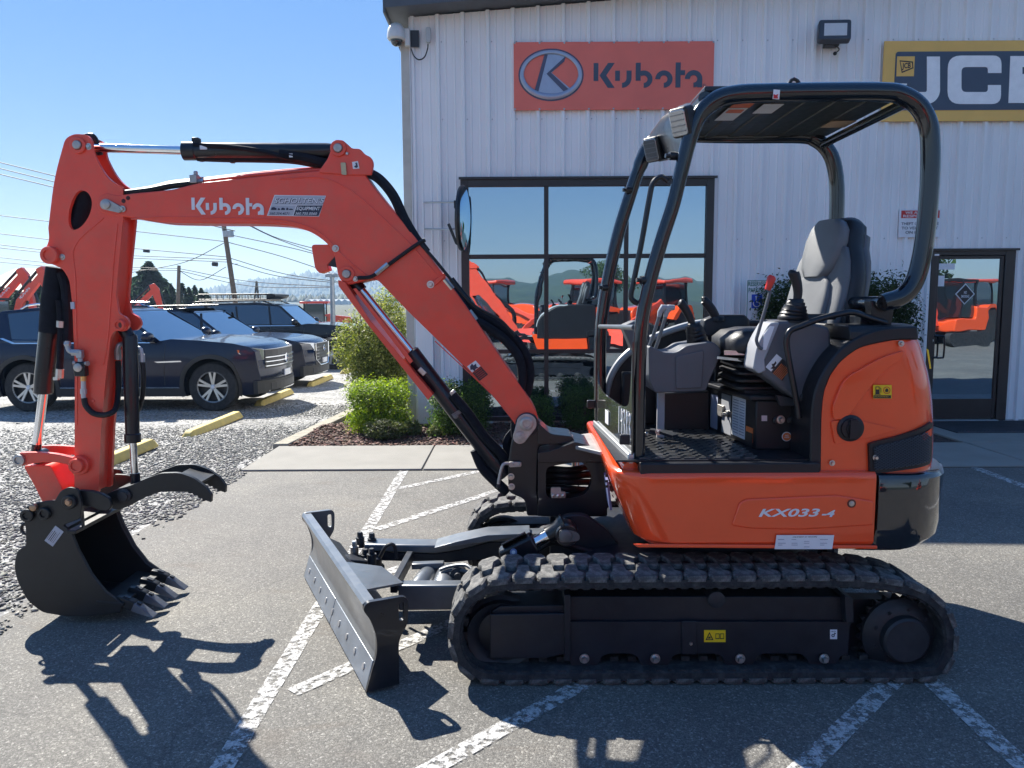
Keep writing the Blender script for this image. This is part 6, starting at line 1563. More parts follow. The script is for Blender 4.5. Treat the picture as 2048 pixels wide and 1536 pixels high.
# ---- boom lift cylinder under the boom
LF = E_('boom_cylinder'); yl2 = 4.10
m = MB(); m.cyl(P(708, 562, yl2), P(826, 708, yl2), .0225, 24); m.build('rod', CHROME, LF)
m = MB(); m.tube([P(694, 548, yl2), P(722, 582, yl2)], .036, 16); m.build('rod_eye', BLACKP, LF)
m = MB(); m.tube([P(820, 704, yl2), P(822, 706, yl2), P(838, 726, yl2), P(990, 925, yl2), P(1012, 950, yl2)], [.040, .048, .046, .046, .040], 24); m.build('barrel', BLACKP, LF)
m = MB(); m.tube(cat([P(905, 790, yl2 - .04), P(935, 825, yl2 - .05), P(968, 872, yl2 - .05), P(1000, 905, yl2 - .04), P(1022, 935, yl2)], 5), .026, 10); m.tube(cat([P(950, 900, yl2), P(965, 935, yl2), P(990, 962, yl2), P(1015, 985, yl2)], 5), .028, 10); m.build('cylinder_sleeve', SLEEVE, LF)
m = MB(); m.tube(cat([P(915, 800, yl2 + .02), P(950, 850, yl2 + .03), P(985, 885, yl2 + .03), P(992, 905, yl2)], 5), .007, 8); m.tube(cat([P(930, 850, yl2 + .05), P(970, 865, yl2 + .06), P(1000, 895, yl2 + .04)], 5), .006, 8); m.build('thin_hose', HOSE, LF)
m = MB(); m.bar(P(903, 782, yl2 - .02), P(920, 803, yl2 - .02), .03, .03); m.bar(P(838, 737, yl2 - .05), P(850, 749, yl2 - .05), .006, .028); m.build('port_fitting', STEEL, LF, .003)
m = MB(); bolt(m, P(911, 832, yl2 - .05), .010); m.bar(P(905, 832, yl2 - .045), P(925, 820, yl2 - .045), .01, .02); m.build('sleeve_clamp', BLADEP, LF)
GU = E_('rod_guard')
plate('guard_channel', [(676, 560), (690, 564), (740, 640), (866, 789), (856, 800), (738, 652), (677, 572)], 4.0, 4.2, ORANGE, GU, bevel=.002)
plate('guard_rail', [(706, 578), (712, 576), (826, 722), (820, 728)], 4.0, 4.01, ORANGE, GU, bevel=.001)

# ---- arm (dipper)
AR = E_('dipper_arm'); YA0, YA1 = 4.03, 4.17
side = [(132, 277, 14), (150, 268, 14), (176, 270, 8), (184, 281, 5), (186, 304, 10), (203, 338, 30), (222, 362, 20), (247, 376, 6), (247, 440, 3), (239, 520, 0), (233, 590, 0), (238, 628, 10), (254, 634, 10), (261, 650, 12), (250, 664, 10), (230, 660, 10), (222, 676, 8), (212, 760, 0), (203, 860, 0), (198, 985, 4), (150, 984, 4), (151, 740, 0), (146, 609, 0), (140, 558, 20), (125, 536, 16), (108, 530, 12), (93, 520, 12), (93, 497, 10), (100, 480, 14), (98, 456, 0), (110, 355, 60)]
hol = [tuple(p) for p in cat([(163, 381), (178, 387), (185, 405), (180, 430), (165, 452), (148, 460), (139, 448), (140, 420), (150, 392)], 4, True)]
for y0, y1 in ((YA0 - .006, YA0 + .016), (YA1 - .016, YA1 + .006)):
    m = MB(); m.prism(pp(rnd(side, 0, 4), YA0 if y0 < 4.1 else YA0), (0, y1 - y0, 0), [pp(hol, YA0)])
    for i in range(len(m.v)): m.v[i] = (m.v[i][0], m.v[i][1] - YA0 + y0, m.v[i][2])
    m.build('side_plate', ORANGE, AR)
web = [(118, 356), (104, 460), (112, 500), (150, 545), (156, 620), (160, 740), (157, 982), (193, 982), (198, 860), (207, 760), (217, 676), (232, 590), (238, 520), (243, 440), (238, 425), (160, 500), (125, 480), (128, 356)]
m = MB(); m.prism(pp(web, YA0 + .015), (0, YA1 - YA0 - .03, 0)); m.build('arm_core', ORANGE, AR)
ridge([(247, 376), (222, 362), (203, 338), (186, 300), (184, 284)], YA0 - .006, .004, ORANGE, AR)
ridge([(207, 436), (150, 492), (151, 560), (154, 730), (154, 850)], YA0 - .006, .004, ORANGE, AR)
ridge([(235, 448), (227, 530), (216, 676), (207, 730)], YA0 - .006, .004, ORANGE, AR)
m = MB(); m.tube(cat([P(170, 350, 4.1), P(172, 400, 4.1), P(160, 440, 4.1), P(150, 480, 4.1)], 6), .05, 14); m.build('inner_hose', SLEEVE, AR)
pin(AR, 157, 291, YA0 - .008, .030)
m = MB(); bolt(m, P(177, 293, YA0 - .006), .011); bolt(m, P(124, 514, YA0 - .006), .011); m.build('keeper_bolt', STEEL, AR)
def opin(parent, u, v, Y, r_, h=.03, center=ORANGE, n='pin_boss'):
    m = MB(); c = P(u, v, Y); m._lathe(c, Vector((0, -1, 0)), [(r_, -.01), (r_, h), (r_ * .92, h + .004), (r_ * .62, h + .004), (r_ * .60, h - .004), (0, h - .004)], 28); m.build(n, center, parent)
opin(AR, 104, 511, YA0 - .004, .045)
opin(AR, 243, 650, YA0 - .004, .030)
m = MB(); m._lathe(P(243, 650, YA0 - .032), Vector((0, -1, 0)), [(.016, 0), (.016, .002)], 20); m.build('pin_hole', plain('rust_dark', (.10, .03, .02), .6), AR)
opin(AR, 163, 929, YA0 - .004, .052); opin(AR, 157, 930, YA0 - .03, .038)
m = MB(); bolt(m, P(187, 802, YA0 - .004), .010); m.build('plug', ORANGE, AR)
m = MB(); m.tube(cat([P(170, 274, 4.12), P(184, 272, 4.1), P(192, 284, 4.1), P(200, 310, 4.12)], 4), .016, 8); m.build('top_hose', HOSE, AR)
# fittings, valve and hose on the arm
VB = E_('arm_valve')
yv = YA0 - .03
m = MB(); m.tube(cat([P(135, 682, yv), P(135, 692, yv), P(139, 702, yv), P(150, 705, yv)], 5), .012, 10); m.tube([P(144, 705, yv), P(160, 705, yv)], .018, 6); m.tube([P(130, 688, yv), P(140, 688, yv)], .014, 6); m.build('elbow_fitting', GALV, VB)
m = MB(); m.obox(P(160, 708, yv), (.015, 0, 0), (0, .015, 0), (0, 0, .02)); m.tube([P(161, 716, yv), P(161, 724, yv)], .014, 6); m.build('block', GALV, VB, .003)
m = MB(); m.obox(P(162, 738, yv), (.03, 0, 0), (0, .02, 0), (0, 0, .038)); m.build('valve_body', BLACKP, VB, .006)
m = MB(); m._lathe(P(157, 735, yv - .02), Vector((0, -1, 0)), [(.022, 0), (.022, .01), (.012, .014)], 18); m._lathe(P(151, 726, yv - .015), Vector((-1, -.3, 0)), [(.01, 0), (.012, .012)], 12); m._lathe(P(171, 727, yv - .015), Vector((1, -.3, 0)), [(.01, 0), (.013, .014)], 12); m.build('valve_cap', PINST, VB)
m = MB(); m.tube([P(167, 750, yv), P(167, 762, yv)], .014, 8); m.build('brass_nut', worn('brass', (.55, .36, .14), .35, .8), VB)
m = MB(); m.tube([P(167, 762, yv), P(167, 778, yv), P(167, 793, yv), P(170, 804, yv)], [.012, .013, .012, .012], 10); m.tube([P(167, 778, yv), P(167, 788, yv)], .016, 6); m.build('crimp_fitting', GALV, VB)
m = MB(); m.tube(cat([P(168, 796, yv), P(172, 812, yv), P(186, 826, yv), P(205, 830, yv), P(222, 826, yv), P(232, 815, yv + .05), P(236, 790, yv + .1), P(237, 760, yv + .12), P(236, 722, yv + .12)], 6), .015, 10); m.build('loop_hose', HOSE, VB)
m = MB(); m.tube(cat([P(236, 716, yv + .12), P(235, 700, yv + .10), P(238, 690, yv + .10), P(247, 687, yv + .12)], 5), .013, 10); m.tube([P(236, 718, yv + .12), P(235.5, 700, yv + .11)], .018, 8); m.build('elbow_fitting', GALV, VB)

# ---- bucket cylinder
BC = E_('bucket_cylinder'); yb_ = 4.10
m = MB(); m.tube([P(112, 545, yb_), P(110, 560, yb_), P(88, 760, yb_), P(86.5, 785, yb_), P(86.5, 787, yb_)], [.050, .050, .047, .047, .042], 24); m.build('barrel', BLACKP, BC)
m = MB(); m.cyl(P(87, 786, yb_), P(73, 893, yb_), .0225, 24); m.build('rod', CHROME, BC)
m = MB(); m.tube([P(73.5, 888, yb_), P(72, 902, yb_)], .024, 16); m._lathe(P(71, 915, yb_ - .04), Vector((0, 1, 0)), [(.036, 0), (.036, .08)], 20); m.build('rod_eye', BLACKP, BC)
m = MB(); m.tube([P(111, 535, yb_ - .01), P(106, 600, yb_ - .01), P(101, 665, yb_ - .01)], [.046, .058, .056], 14); m.tube(cat([P(125, 545, yb_ - .03), P(134, 580, yb_ - .03), P(136, 640, yb_ - .03), P(135, 684, yb_ - .03)], 5), [.03] * 16, 10); m.tube(cat([P(118, 600, yb_ - .05), P(122, 650, yb_ - .05), P(121, 700, yb_ - .05), P(119, 745, yb_ - .05)], 5), .017, 10); m.build('hose_sleeve', SLEEVE, BC)
m = MB(); m.tube([P(122, 642, yb_ - .055), P(121.5, 655, yb_ - .055)], .021, 6); m.build('hose_fitting', STEEL, BC)
m = MB(); m.tube([P(120, 738, yb_ - .055), P(119, 756, yb_ - .055)], .019, 6); m.obox(P(113, 757, yb_ - .05), (.012, 0, 0), (0, .012, 0), (0, 0, .008)); m.build('hose_fitting', STEEL, BC)
m = MB(); m.obox(P(146, 611, yb_ - .08), (.010, 0, 0), (0, .006, 0), (0, 0, .018)); m.build('zip_tag', GREYLAB, BC)

# ---- bucket linkage
LK = E_('bucket_linkage')
bar_o = [tuple(p) for p in cat([(38, 906), (70, 905), (110, 908), (150, 917)], 4)] + [(160, 930), (152, 934)] + [tuple(p) for p in cat([(146, 932), (110, 925), (75, 926), (42, 932)], 4)]
for y0 in (YA0 - .045, YA1 + .012):
    plate('side_link', bar_o, YA0 - .04, YA0 - .008, ORANGE, LK, bevel=.004) if y0 < 4.05 else None
    if y0 > 4.05:
        m = MB(); pts = pp(bar_o, YA0 - .04); m.prism([p + Vector((0, y0 - YA0 + .04, 0)) for p in pts], (0, .03, 0)); m.build('side_link', ORANGE, LK, .004)
m = MB(); m._lathe(P(39, 920, YA0 - .042), Vector((0, -1, 0)), [(.030, -.02), (.030, .012), (.020, .014), (.018, .006), (0, .006)], 24); m.build('link_pin', PINST, LK)
plate('tipping_link', [(46, 932, 6), (100, 930, 8), (110, 948, 4), (128, 985, 10), (112, 1006, 8), (86, 1008, 6), (70, 975, 0)], YA0 - .005, YA1 + .005, ORANGE, LK, bevel=.008)

# ---- bucket
BK = E_('bucket'); YK0, YK1 = 3.86, 4.32
def zb(x, y_): return (x / 2.743, 700 + y_ / 2.743)
sp_ = [(125, 905, 12), (140, 862, 14), (180, 845, 8), (245, 830, 8), (300, 826, 6), (330, 775, 18), (372, 752, 20), (425, 762, 14), (450, 850, 16), (440, 925, 16), (345, 962, 12), (390, 1000, 12), (430, 1100, 0), (500, 1230, 0), (580, 1330, 0), (668, 1390, 0), (662, 1440, 4), (480, 1463, 20), (360, 1462, 30), (230, 1440, 30), (150, 1375, 30), (92, 1265, 40), (75, 1180, 40), (95, 1100, 20), (142, 1075, 10), (140, 980, 6)]
sp_ = [(zb(p[0], p[1])[0], zb(p[0], p[1])[1], p[2] / 2.743) for p in sp_]
for k, y0 in enumerate((YK0, YK1 - .02)):
    pts = pp(rnd(sp_, 0, 4), YK0); m = MB(); m.prism([p + Vector((0, y0 - YK0, 0)) for p in pts], (0, .02, 0)); m.build('side_plate', BUCKM, BK, .003)
sh_ = [(345, 985), (240, 985), (160, 1040), (105, 1110), (85, 1180), (102, 1262), (158, 1368), (236, 1430), (360, 1453), (480, 1455), (560, 1440), (660, 1405)]
sh_ = cat([zb(*p) for p in sh_], 5)
out_ = [P(u, v, YK0) for u, v in [tuple(p) for p in sh_]]
m = MB(); cen_ = P(*zb(400, 1200), YK0); rings = []
for y0 in (YK0 + .018, YK1 - .018):
    ri = [p + Vector((0, y0 - YK0, 0)) for p in out_]; ro = [p + (cen_ - p).normalized() * .014 + Vector((0, y0 - YK0, 0)) for p in out_]; rings.append(ri + ro[::-1])
m.loft(rings); m.build('shell', BUCKM, BK, sharp=.8)
# reinforced top lip and cutting lip
a = P(*zb(393, 1000), YK0); m = MB(); m.bar(a + Vector((0, -.005, 0)), a + Vector((0, YK1 - YK0 + .005, 0)), .05, .02); m.build('top_lip', BUCKM, BK, .004)
l0 = P(*zb(655, 1388), YK0); m = MB(); m.prism([l0 + Vector((-.12, -.004, -.004)), l0 + Vector((.02, -.004, -.018)), l0 + Vector((.02, -.004, .0)), l0 + Vector((-.12, -.004, .014))], (0, YK1 - YK0 + .008, 0)); m.build('cutting_lip', BUCKM, BK, .003)
m = MB(); e0 = [P(*zb(*p), YK1) + Vector((0, 0, 0)) for p in ((390, 1000), (430, 1100), (500, 1230), (580, 1330), (660, 1385))]
e0 = [Vector((P(*zb(*p), YK0).x, YK1, P(*zb(*p), YK0).z)) for p in ((390, 1000), (430, 1100), (500, 1230), (580, 1330), (660, 1385))]
m.tube(e0, .012, 6); m.build('far_edge_bar', BUCKM, BK)
TIP = G(308, 1234); TOOTHM = worn('tooth_steel', (.10, .11, .13), .3, .2, var=.3, coat=.6, rvar=.2)
for k in range(4):
    yt = YK0 + .035 + k * (YK1 - YK0 - .07) / 3; T_ = E_('tooth', BK)
    root = Vector((l0.x - .015, yt, l0.z)); tip = Vector((TIP.x + .035, yt, .03))
    d = tip - root; L_ = d.length; d.normalize(); up = Vector((0, -1, 0)).cross(d); up = -up if up.z < 0 else up; sy = Vector((0, 1, 0))
    m = MB(); rr = []
    for (s_, hw, h0, h1) in ((-.02, .020, -.012, .022), (.02, .026, -.018, .032), (.07, .027, -.018, .034), (.085, .024, -.014, .028)):
        c = root + d * s_; rr.append([c - sy * hw + up * h0, c + sy * hw + up * h0, c + sy * hw * .8 + up * h1, c - sy * hw * .8 + up * h1])
    m.loft(rr); m.build('adapter', BUCKM, T_, .004)
    m = MB(); rr = []
    for (s_, hw, h0, h1) in ((.08, .027, -.016, .028), (.12, .027, -.014, .022), (L_ - .03, .030, -.008, .008), (L_, .032, -.004, .001)):
        c = root + d * s_; rr.append([c - sy * hw + up * h0, c + sy * hw + up * h0, c + sy * hw * .85 + up * h1, c - sy * hw * .85 + up * h1])
    m.loft(rr); m.build('point', TOOTHM, T_, .003)
    m = MB(); m.obox(root + d * .10 + up * .028, d * .012, sy * .010, up * .006); m.obox(root + d * .03 + up * .032, d * .018, sy * .012, up * .006); m.build('retainer', DARKST, T_, .002)
for (x, y_, r_, mat) in ((155, 905, .034, None), (248, 895, .032, None), (385, 832, .036, None)):
    m = MB(); c = P(*zb(x, y_), YK0 - .001); m._lathe(c, Vector((0, -1, 0)), [(r_, 0), (r_, .016), (r_ * .9, .02), (r_ * .55, .02), (r_ * .5, .012), (0, .012)], 28); m.build('pin_boss', BUCKM, BK)
m = MB(); m._lathe(P(*zb(192, 860), YK0 - .001), Vector((0, -1, 0)), [(.018, 0), (.018, .02), (.012, .024)], 18); m.build('pin_end', worn('copper_bolt', (.42, .27, .17), .4, .7), BK)
m = MB(); bolt(m, P(*zb(383, 832), YK0 - .014), .016, h=.02); m.build('pin_nut', MATS['copper_bolt'], BK)
m = MB(); c = P(*zb(150, 980), YK0 + .01); m.tube([c + Vector((.03 * math.cos(t), 0, .03 * math.sin(t))) for t in [2 * PI * i / 16 for i in range(16)]], .008, 6, closed=True); m.build('lifting_ring', BUCKM, BK)
m = MB(); m.prism([P(*zb(x, y_), YK0 - .001) for x, y_ in ((245, 1045), (305, 963), (350, 997), (290, 1078))], (0, -.002, 0)); m.build('maker_plate', GREYLAB, BK)
m = MB()
for k in range(5):
    f = k / 5; a = Vector(zb(252 + 40 * f, 1042 + 28 * f)); b_ = Vector(zb(305 + 38 * f, 970 + 26 * f)); dd = (b_ - a); q0 = a + dd * .08; q1 = a + dd * random.uniform(.6, .92); w_ = Vector((.5, .4)) * (2.0 if k in (1, 2) else 1)
    m.prism(pp([tuple(q0), tuple(q1), tuple(q1 + w_), tuple(q0 + w_)], YK0 - .0035), (0, -.0006, 0))
m.build('plate_print', INK, BK)
# ---- coupler and thumb
TH = E_('hydraulic_thumb')
cp = [(425, 768), (500, 772), (560, 790), (600, 815), (612, 860), (590, 885), (540, 880), (500, 862), (455, 855)]
for y0 in (3.90, 4.26):
    m = MB(); pts = pp(rnd([zb(*p) for p in cp], 5), 3.90); m.prism([p + Vector((0, y0 - 3.9, 0)) for p in pts], (0, .025, 0)); m.build('link_arm', BUCKM, TH, .004)
tb = [(575, 792, 6), (640, 768, 6), (720, 742, 10), (800, 706, 20), (880, 676, 20), (980, 673, 30), (1060, 702, 20), (1125, 748, 14), (1160, 798, 8), (1158, 836, 4), (1130, 826), (1112, 832), (1108, 814), (1088, 812), (1082, 798), (1062, 798), (1056, 786), (1036, 788), (1030, 778), (985, 778), (890, 776, 20), (800, 806, 20), (720, 850, 20), (660, 876, 16), (615, 872, 10), (600, 830, 6)]
tb = [(zb(p[0], p[1])[0], zb(p[0], p[1])[1], (p[2] if len(p) > 2 else 0) / 2.743) for p in tb]
pts = pp(rnd(tb, 0, 4), 3.98)
for y0 in (3.98, 4.185):
    m = MB(); m.prism([p + Vector((0, y0 - 3.98, 0)) for p in pts], (0, .025, 0)); m.build('thumb_plate', BUCKM, TH, .003)
m = MB(); a = P(*zb(1000, 690), 3.98); m.prism([a + Vector((-.04, .02, -.014)), a + Vector((.09, .02, -.05)), a + Vector((.09, .21, -.05)), a + Vector((-.04, .21, -.014))], (0, 0, .012)); m.build('thumb_tie', BUCKM, TH)
m = MB(); a = P(*zb(640, 800), 3.98); m.prism([a + Vector((-.05, .02, 0)), a + Vector((.10, .02, .05)), a + Vector((.10, .21, .05)), a + Vector((-.05, .21, .0))], (0, 0, .012)); m.build('thumb_web', BUCKM, TH)
m = MB(); c = P(*zb(685, 797), 3.979); m._lathe(c, Vector((0, -1, 0)), [(.036, 0), (.036, .012), (.024, .016), (.024, .026), (0, .027)], 24); m.build('thumb_pin', DARKST, TH)
m = MB(); m.obox(P(*zb(453, 920), 3.90), (.006, 0, 0), (0, .006, 0), (0, 0, .05)); m.build('stop_bar', DARKST, TH)
TC = E_('thumb_cylinder'); yt_ = 4.10
m = MB(); m.tube([P(259, 672, yt_), P(260, 676, yt_), P(265, 866, yt_), P(265, 868, yt_), P(265.5, 884, yt_)], [.036, .038, .036, .042, .042], 24); m.build('barrel', BLACKP, TC)
m = MB(); m.cyl(P(266, 884, yt_), P(270, 950, yt_), .019, 20); m.build('rod', CHROME, TC)
m = MB(); m.tube([P(270, 946, yt_), P(271, 968, yt_)], .026, 14); m.tube([P(243, 650, yt_), P(258, 674, yt_)], .034, 14); m.build('rod_eye', BLACKP, TC)
m = MB(); m.tube(cat([P(274, 696, yt_ + .02), P(281, 698, yt_ + .02), P(284, 712, yt_ + .02)], 4), .011, 8); m.tube([P(284, 708, yt_ + .02), P(284.5, 724, yt_ + .02)], .015, 8); m.build('elbow_fitting', GALV, TC)
m = MB(); m.tube(cat([P(284.5, 722, yt_ + .02), P(287, 750, yt_ + .02), P(285, 790, yt_ + .04), P(276, 820, yt_ + .06), P(262, 830, yt_ + .06)], 6), .013, 10); m.build('thumb_hose', HOSE, TC)
# ------------------------------------------------------------------ foliage
def leaves(n, centres, rad, size, cols, squash=1.0, shell=.55, aspect=.5, up=.0, box=None, seed=0):
    """returns V, F, C for n bent leaf quads on the skin of a set of ellipsoids (or a rounded box)"""
    r = np.random.default_rng(seed + 11)
    C_ = np.asarray(centres, float); R_ = np.asarray(rad, float)
    if R_.ndim == 1: R_ = np.repeat(R_[:, None], 3, 1)
    w = (R_[:, 0] * R_[:, 2]); k = r.choice(len(C_), n, p=w / w.sum())
    d = r.normal(size=(n, 3)); d /= np.linalg.norm(d, axis=1)[:, None]
    if box: d = np.sign(d) * np.abs(d) ** box; d /= np.max(np.abs(d), axis=1)[:, None] * .55 + .45 * np.linalg.norm(d, axis=1)[:, None]
    rr = shell + (1 - shell) * r.uniform(0, 1, n) ** .5; rr = rr * (1 + .10 * r.normal(size=n))
    pos = C_[k] + d * R_[k] * rr[:, None]
    nrm = d + r.normal(size=(n, 3)) * .7 + np.array([0, 0, up]); nrm /= np.linalg.norm(nrm, axis=1)[:, None]
    t = np.cross(nrm, r.normal(size=(n, 3))); t /= np.linalg.norm(t, axis=1)[:, None] + 1e-9; b = np.cross(nrm, t)
    s = size * r.uniform(.6, 1.4, n)[:, None]
    V = np.stack([pos - t * s, pos - b * s * aspect + nrm * s * .15, pos + t * s, pos + b * s * aspect + nrm * s * .15], 1).reshape(-1, 3)
    F = np.arange(n * 4).reshape(n, 4)
    cols = np.asarray(cols, float); cc = cols[r.integers(0, len(cols), n)] * r.uniform(.7, 1.3, (n, 1))
    return V, F, np.repeat(cc, 4, 0)
def bush(name, label, cat_, cx, cy, z0, w, d, h, n, size, cols, group=None, box=None, lumps=9, seed=0, stems=5, aspect=.45, up=.0, tips=None):
    t = thing(name, label, cat_, group)
    r = random.Random(seed); cs = []; rs = []
    if box:
        for i in range(lumps):
            cs.append((cx + r.uniform(-.18, .18) * w, cy + r.uniform(-.18, .18) * d, z0 + h * (.5 + r.uniform(-.1, .1)))); rs.append((w * .46 * r.uniform(.8, 1.0), d * .46 * r.uniform(.8, 1), h * .48 * r.uniform(.85, 1)))
    else:
        for i in range(lumps):
            a = r.uniform(0, 2 * PI); q = r.uniform(0, .32); f = r.uniform(.15, .85)
            cs.append((cx + math.cos(a) * w * q, cy + math.sin(a) * d * q, z0 + h * f)); k = r.uniform(.16, .28) * (1.15 - .5 * f); rs.append((w * k, d * k, h * r.uniform(.15, .22)))
        cs.append((cx, cy, z0 + h * .42)); rs.append((w * .40, d * .40, h * .40))
    V, F, C = leaves(n, cs, rs, size, cols, box=box, seed=seed, aspect=aspect, up=up)
    if tips:
        V2, F2, C2 = leaves(n // 5, cs, [tuple(q * 1.06 for q in a) for a in rs], size * 1.1, tips, box=box, shell=.96, seed=seed + 5, aspect=aspect, up=.8)
        F2 = F2 + len(V); V = np.concatenate([V, V2]); F = np.concatenate([F, F2]); C = np.concatenate([C, C2])
    keep = None
    V[:, 2] = np.maximum(V[:, 2], z0 + .003)
    np_mesh('foliage', V, F, C, LEAF, t, stuff=False)
    m = MB()
    for i in range(stems):
        a = 2 * PI * i / stems; m.tube(cat([(cx, cy, z0 - .02), (cx + math.cos(a) * w * .12, cy + math.sin(a) * d * .12, z0 + h * .3), (cx + math.cos(a) * w * .26, cy + math.sin(a) * d * .26, z0 + h * .7)], 3), [.02, .018, .016, .014, .012, .01, .008], 6)
    m.build('stems', BARK, t)
    return t
YG = [(.14, .21, .022), (.10, .16, .02), (.19, .26, .026), (.06, .10, .015)]
YGT = [(.24, .30, .035), (.19, .26, .03)]
DG = [(.05, .095, .02), (.07, .12, .026), (.035, .06, .016)]
q = G(752, 838); bush('clipped_shrub', 'bright yellow green clipped shrub at the end of the bark bed', 'shrub', P(757, 780, 9.75).x, 9.75, 0, .74, .7, .68, 17000, .015, YG, box=.5, seed=1, tips=YGT)
bush('golden_conifer_bush', 'tall feathery golden green conifer bush beside the building corner', 'bush', P(752, 650, 11.7).x, 11.7, -.05, 1.28, 1.2, 2.1, 32000, .024, [(.14, .17, .03), (.09, .115, .02), (.19, .21, .045), (.05, .07, .018)], seed=2, lumps=16, tips=[(.26, .26, .08), (.20, .22, .06)], aspect=.3)
bush('clipped_shrub', 'clipped green shrub behind the lift cylinder with yellow tips on its left', 'shrub', P(918, 810, 9.5).x, 9.5, 0, .70, .6, .66, 14000, .015, DG + [(.03, .05, .012)], box=.6, seed=3, tips=[(.10, .16, .02), (.05, .09, .015)])
bush('low_juniper', 'low sprawling dull green juniper at the front of the bark bed', 'shrub', P(772, 862, 9.1).x, 9.1, 0, .62, .42, .27, 4500, .015, [(.06, .075, .025), (.04, .055, .02), (.08, .09, .03)], seed=4, lumps=8, aspect=.3, up=.5)
bush('clipped_shrub', 'small dark green shrub right behind the boom foot', 'shrub', P(1082, 800, 9.75).x, 9.75, 0, .30, .4, .45, 6000, .015, DG, box=.6, seed=5, tips=[(.07, .12, .02)])
bush('clipped_shrub', 'dark green rounded shrub before the lower window pane beside the canopy post', 'shrub', P(1165, 800, 9.75).x, 9.75, 0, .52, .5, .56, 9000, .015, DG, box=.6, seed=6, tips=[(.05, .09, .02)])
bush('leafy_groundcover', 'little light green leafy plant at the foot of the building corner', 'plant', P(868, 866, 9.3).x, 9.3, 0, .22, .2, .16, 500, .022, [(.12, .15, .05), (.18, .2, .08)], seed=7, lumps=5)
bush('leafy_groundcover', 'pale leafy sprig between the juniper and the corner post', 'plant', P(828, 852, 9.4).x, 9.4, 0, .26, .2, .20, 500, .022, [(.10, .13, .04), (.16, .19, .07)], seed=17, lumps=5)
bush('wall_shrub', 'dark green wall shrub left of the operator seat over the parking sign', 'shrub', P(1597, 610, 9.85).x, 9.85, 0, .92, .6, 1.98, 22000, .024, [(.03, .05, .014), (.045, .07, .018), (.02, .035, .01)], seed=8, lumps=9, box=.6)
bush('wall_shrub', 'dark green wall shrub with thin sprigs right of the operator seat', 'shrub', P(1742, 610, 9.85).x, 9.85, 0, 1.05, .6, 2.02, 24000, .024, [(.03, .05, .014), (.045, .07, .018), (.02, .035, .01)], seed=9, lumps=9, box=.6)

# ------------------------------------------------------------------ cars
def cut_prism(poly, mat, name, parent, wfun, xs, zs, hole=None, bevel=0):
    """side outline (x, z) extruded across the car, sliced and pulled in to a rounded plan"""
    m = MB(); m.prism([(x, -1, z) for x, z in poly], (0, 2, 0))
    me = m.mesh(name, 0); bm = bmesh.new(); bm.from_mesh(me)
    for x in xs: bmesh.ops.bisect_plane(bm, geom=bm.verts[:] + bm.edges[:] + bm.faces[:], plane_co=(x, 0, 0), plane_no=(1, 0, 0))
    for z in zs: bmesh.ops.bisect_plane(bm, geom=bm.verts[:] + bm.edges[:] + bm.faces[:], plane_co=(0, 0, z), plane_no=(0, 0, 1))
    for y in (-.7, -.35, 0, .35, .7): bmesh.ops.bisect_plane(bm, geom=bm.verts[:] + bm.edges[:] + bm.faces[:], plane_co=(0, y, 0), plane_no=(0, 1, 0))
    for v in bm.verts: 
        w = wfun(v.co.x, v.co.z); v.co.y *= w
    bm.to_mesh(me); bm.free()
    me.polygons.foreach_set('use_smooth', [True] * len(me.polygons)); me.set_sharp_from_angle(angle=.7)
    me.materials.append(mat); o = bpy.data.objects.new(name, me); COL.objects.link(o); o.parent = parent
    if bevel:
        b = o.modifiers.new('bevel', 'BEVEL'); b.width = bevel; b.segments = 3; b.limit_method = 'ANGLE'; b.angle_limit = .7
    return o
def side_piece(poly, name, mat, parent, wfun, off=.006, sides=(-1, 1), th=.004):
    for sd_ in sides:
        me = bpy.data.meshes.new(name); pts = [(x, sd_, z) for x, z in poly]; me.from_pydata(pts, [], [tuple(range(len(pts)))])
        bm = bmesh.new(); bm.from_mesh(me); xs = [p[0] for p in poly]; zs = [p[1] for p in poly]
        for i in range(1, 8): bmesh.ops.bisect_plane(bm, geom=bm.verts[:] + bm.edges[:] + bm.faces[:], plane_co=(min(xs) + (max(xs) - min(xs)) * i / 8, 0, 0), plane_no=(1, 0, 0))
        for i in range(1, 3): bmesh.ops.bisect_plane(bm, geom=bm.verts[:] + bm.edges[:] + bm.faces[:], plane_co=(0, 0, min(zs) + (max(zs) - min(zs)) * i / 3), plane_no=(0, 0, 1))
        for v in bm.verts: v.co.y = sd_ * (wfun(v.co.x, v.co.z) + off)
        r = bmesh.ops.extrude_face_region(bm, geom=bm.faces[:])
        for g_ in r['geom']:
            if isinstance(g_, bmesh.types.BMVert): g_.co.y -= sd_ * (off + th)
        bmesh.ops.recalc_face_normals(bm, faces=bm.faces)
        bm.to_mesh(me); bm.free(); me.polygons.foreach_set('use_smooth', [True] * len(me.polygons)); me.set_sharp_from_angle(angle=.6)
        me.materials.append(mat); o = bpy.data.objects.new(name, me); COL.objects.link(o); o.parent = parent
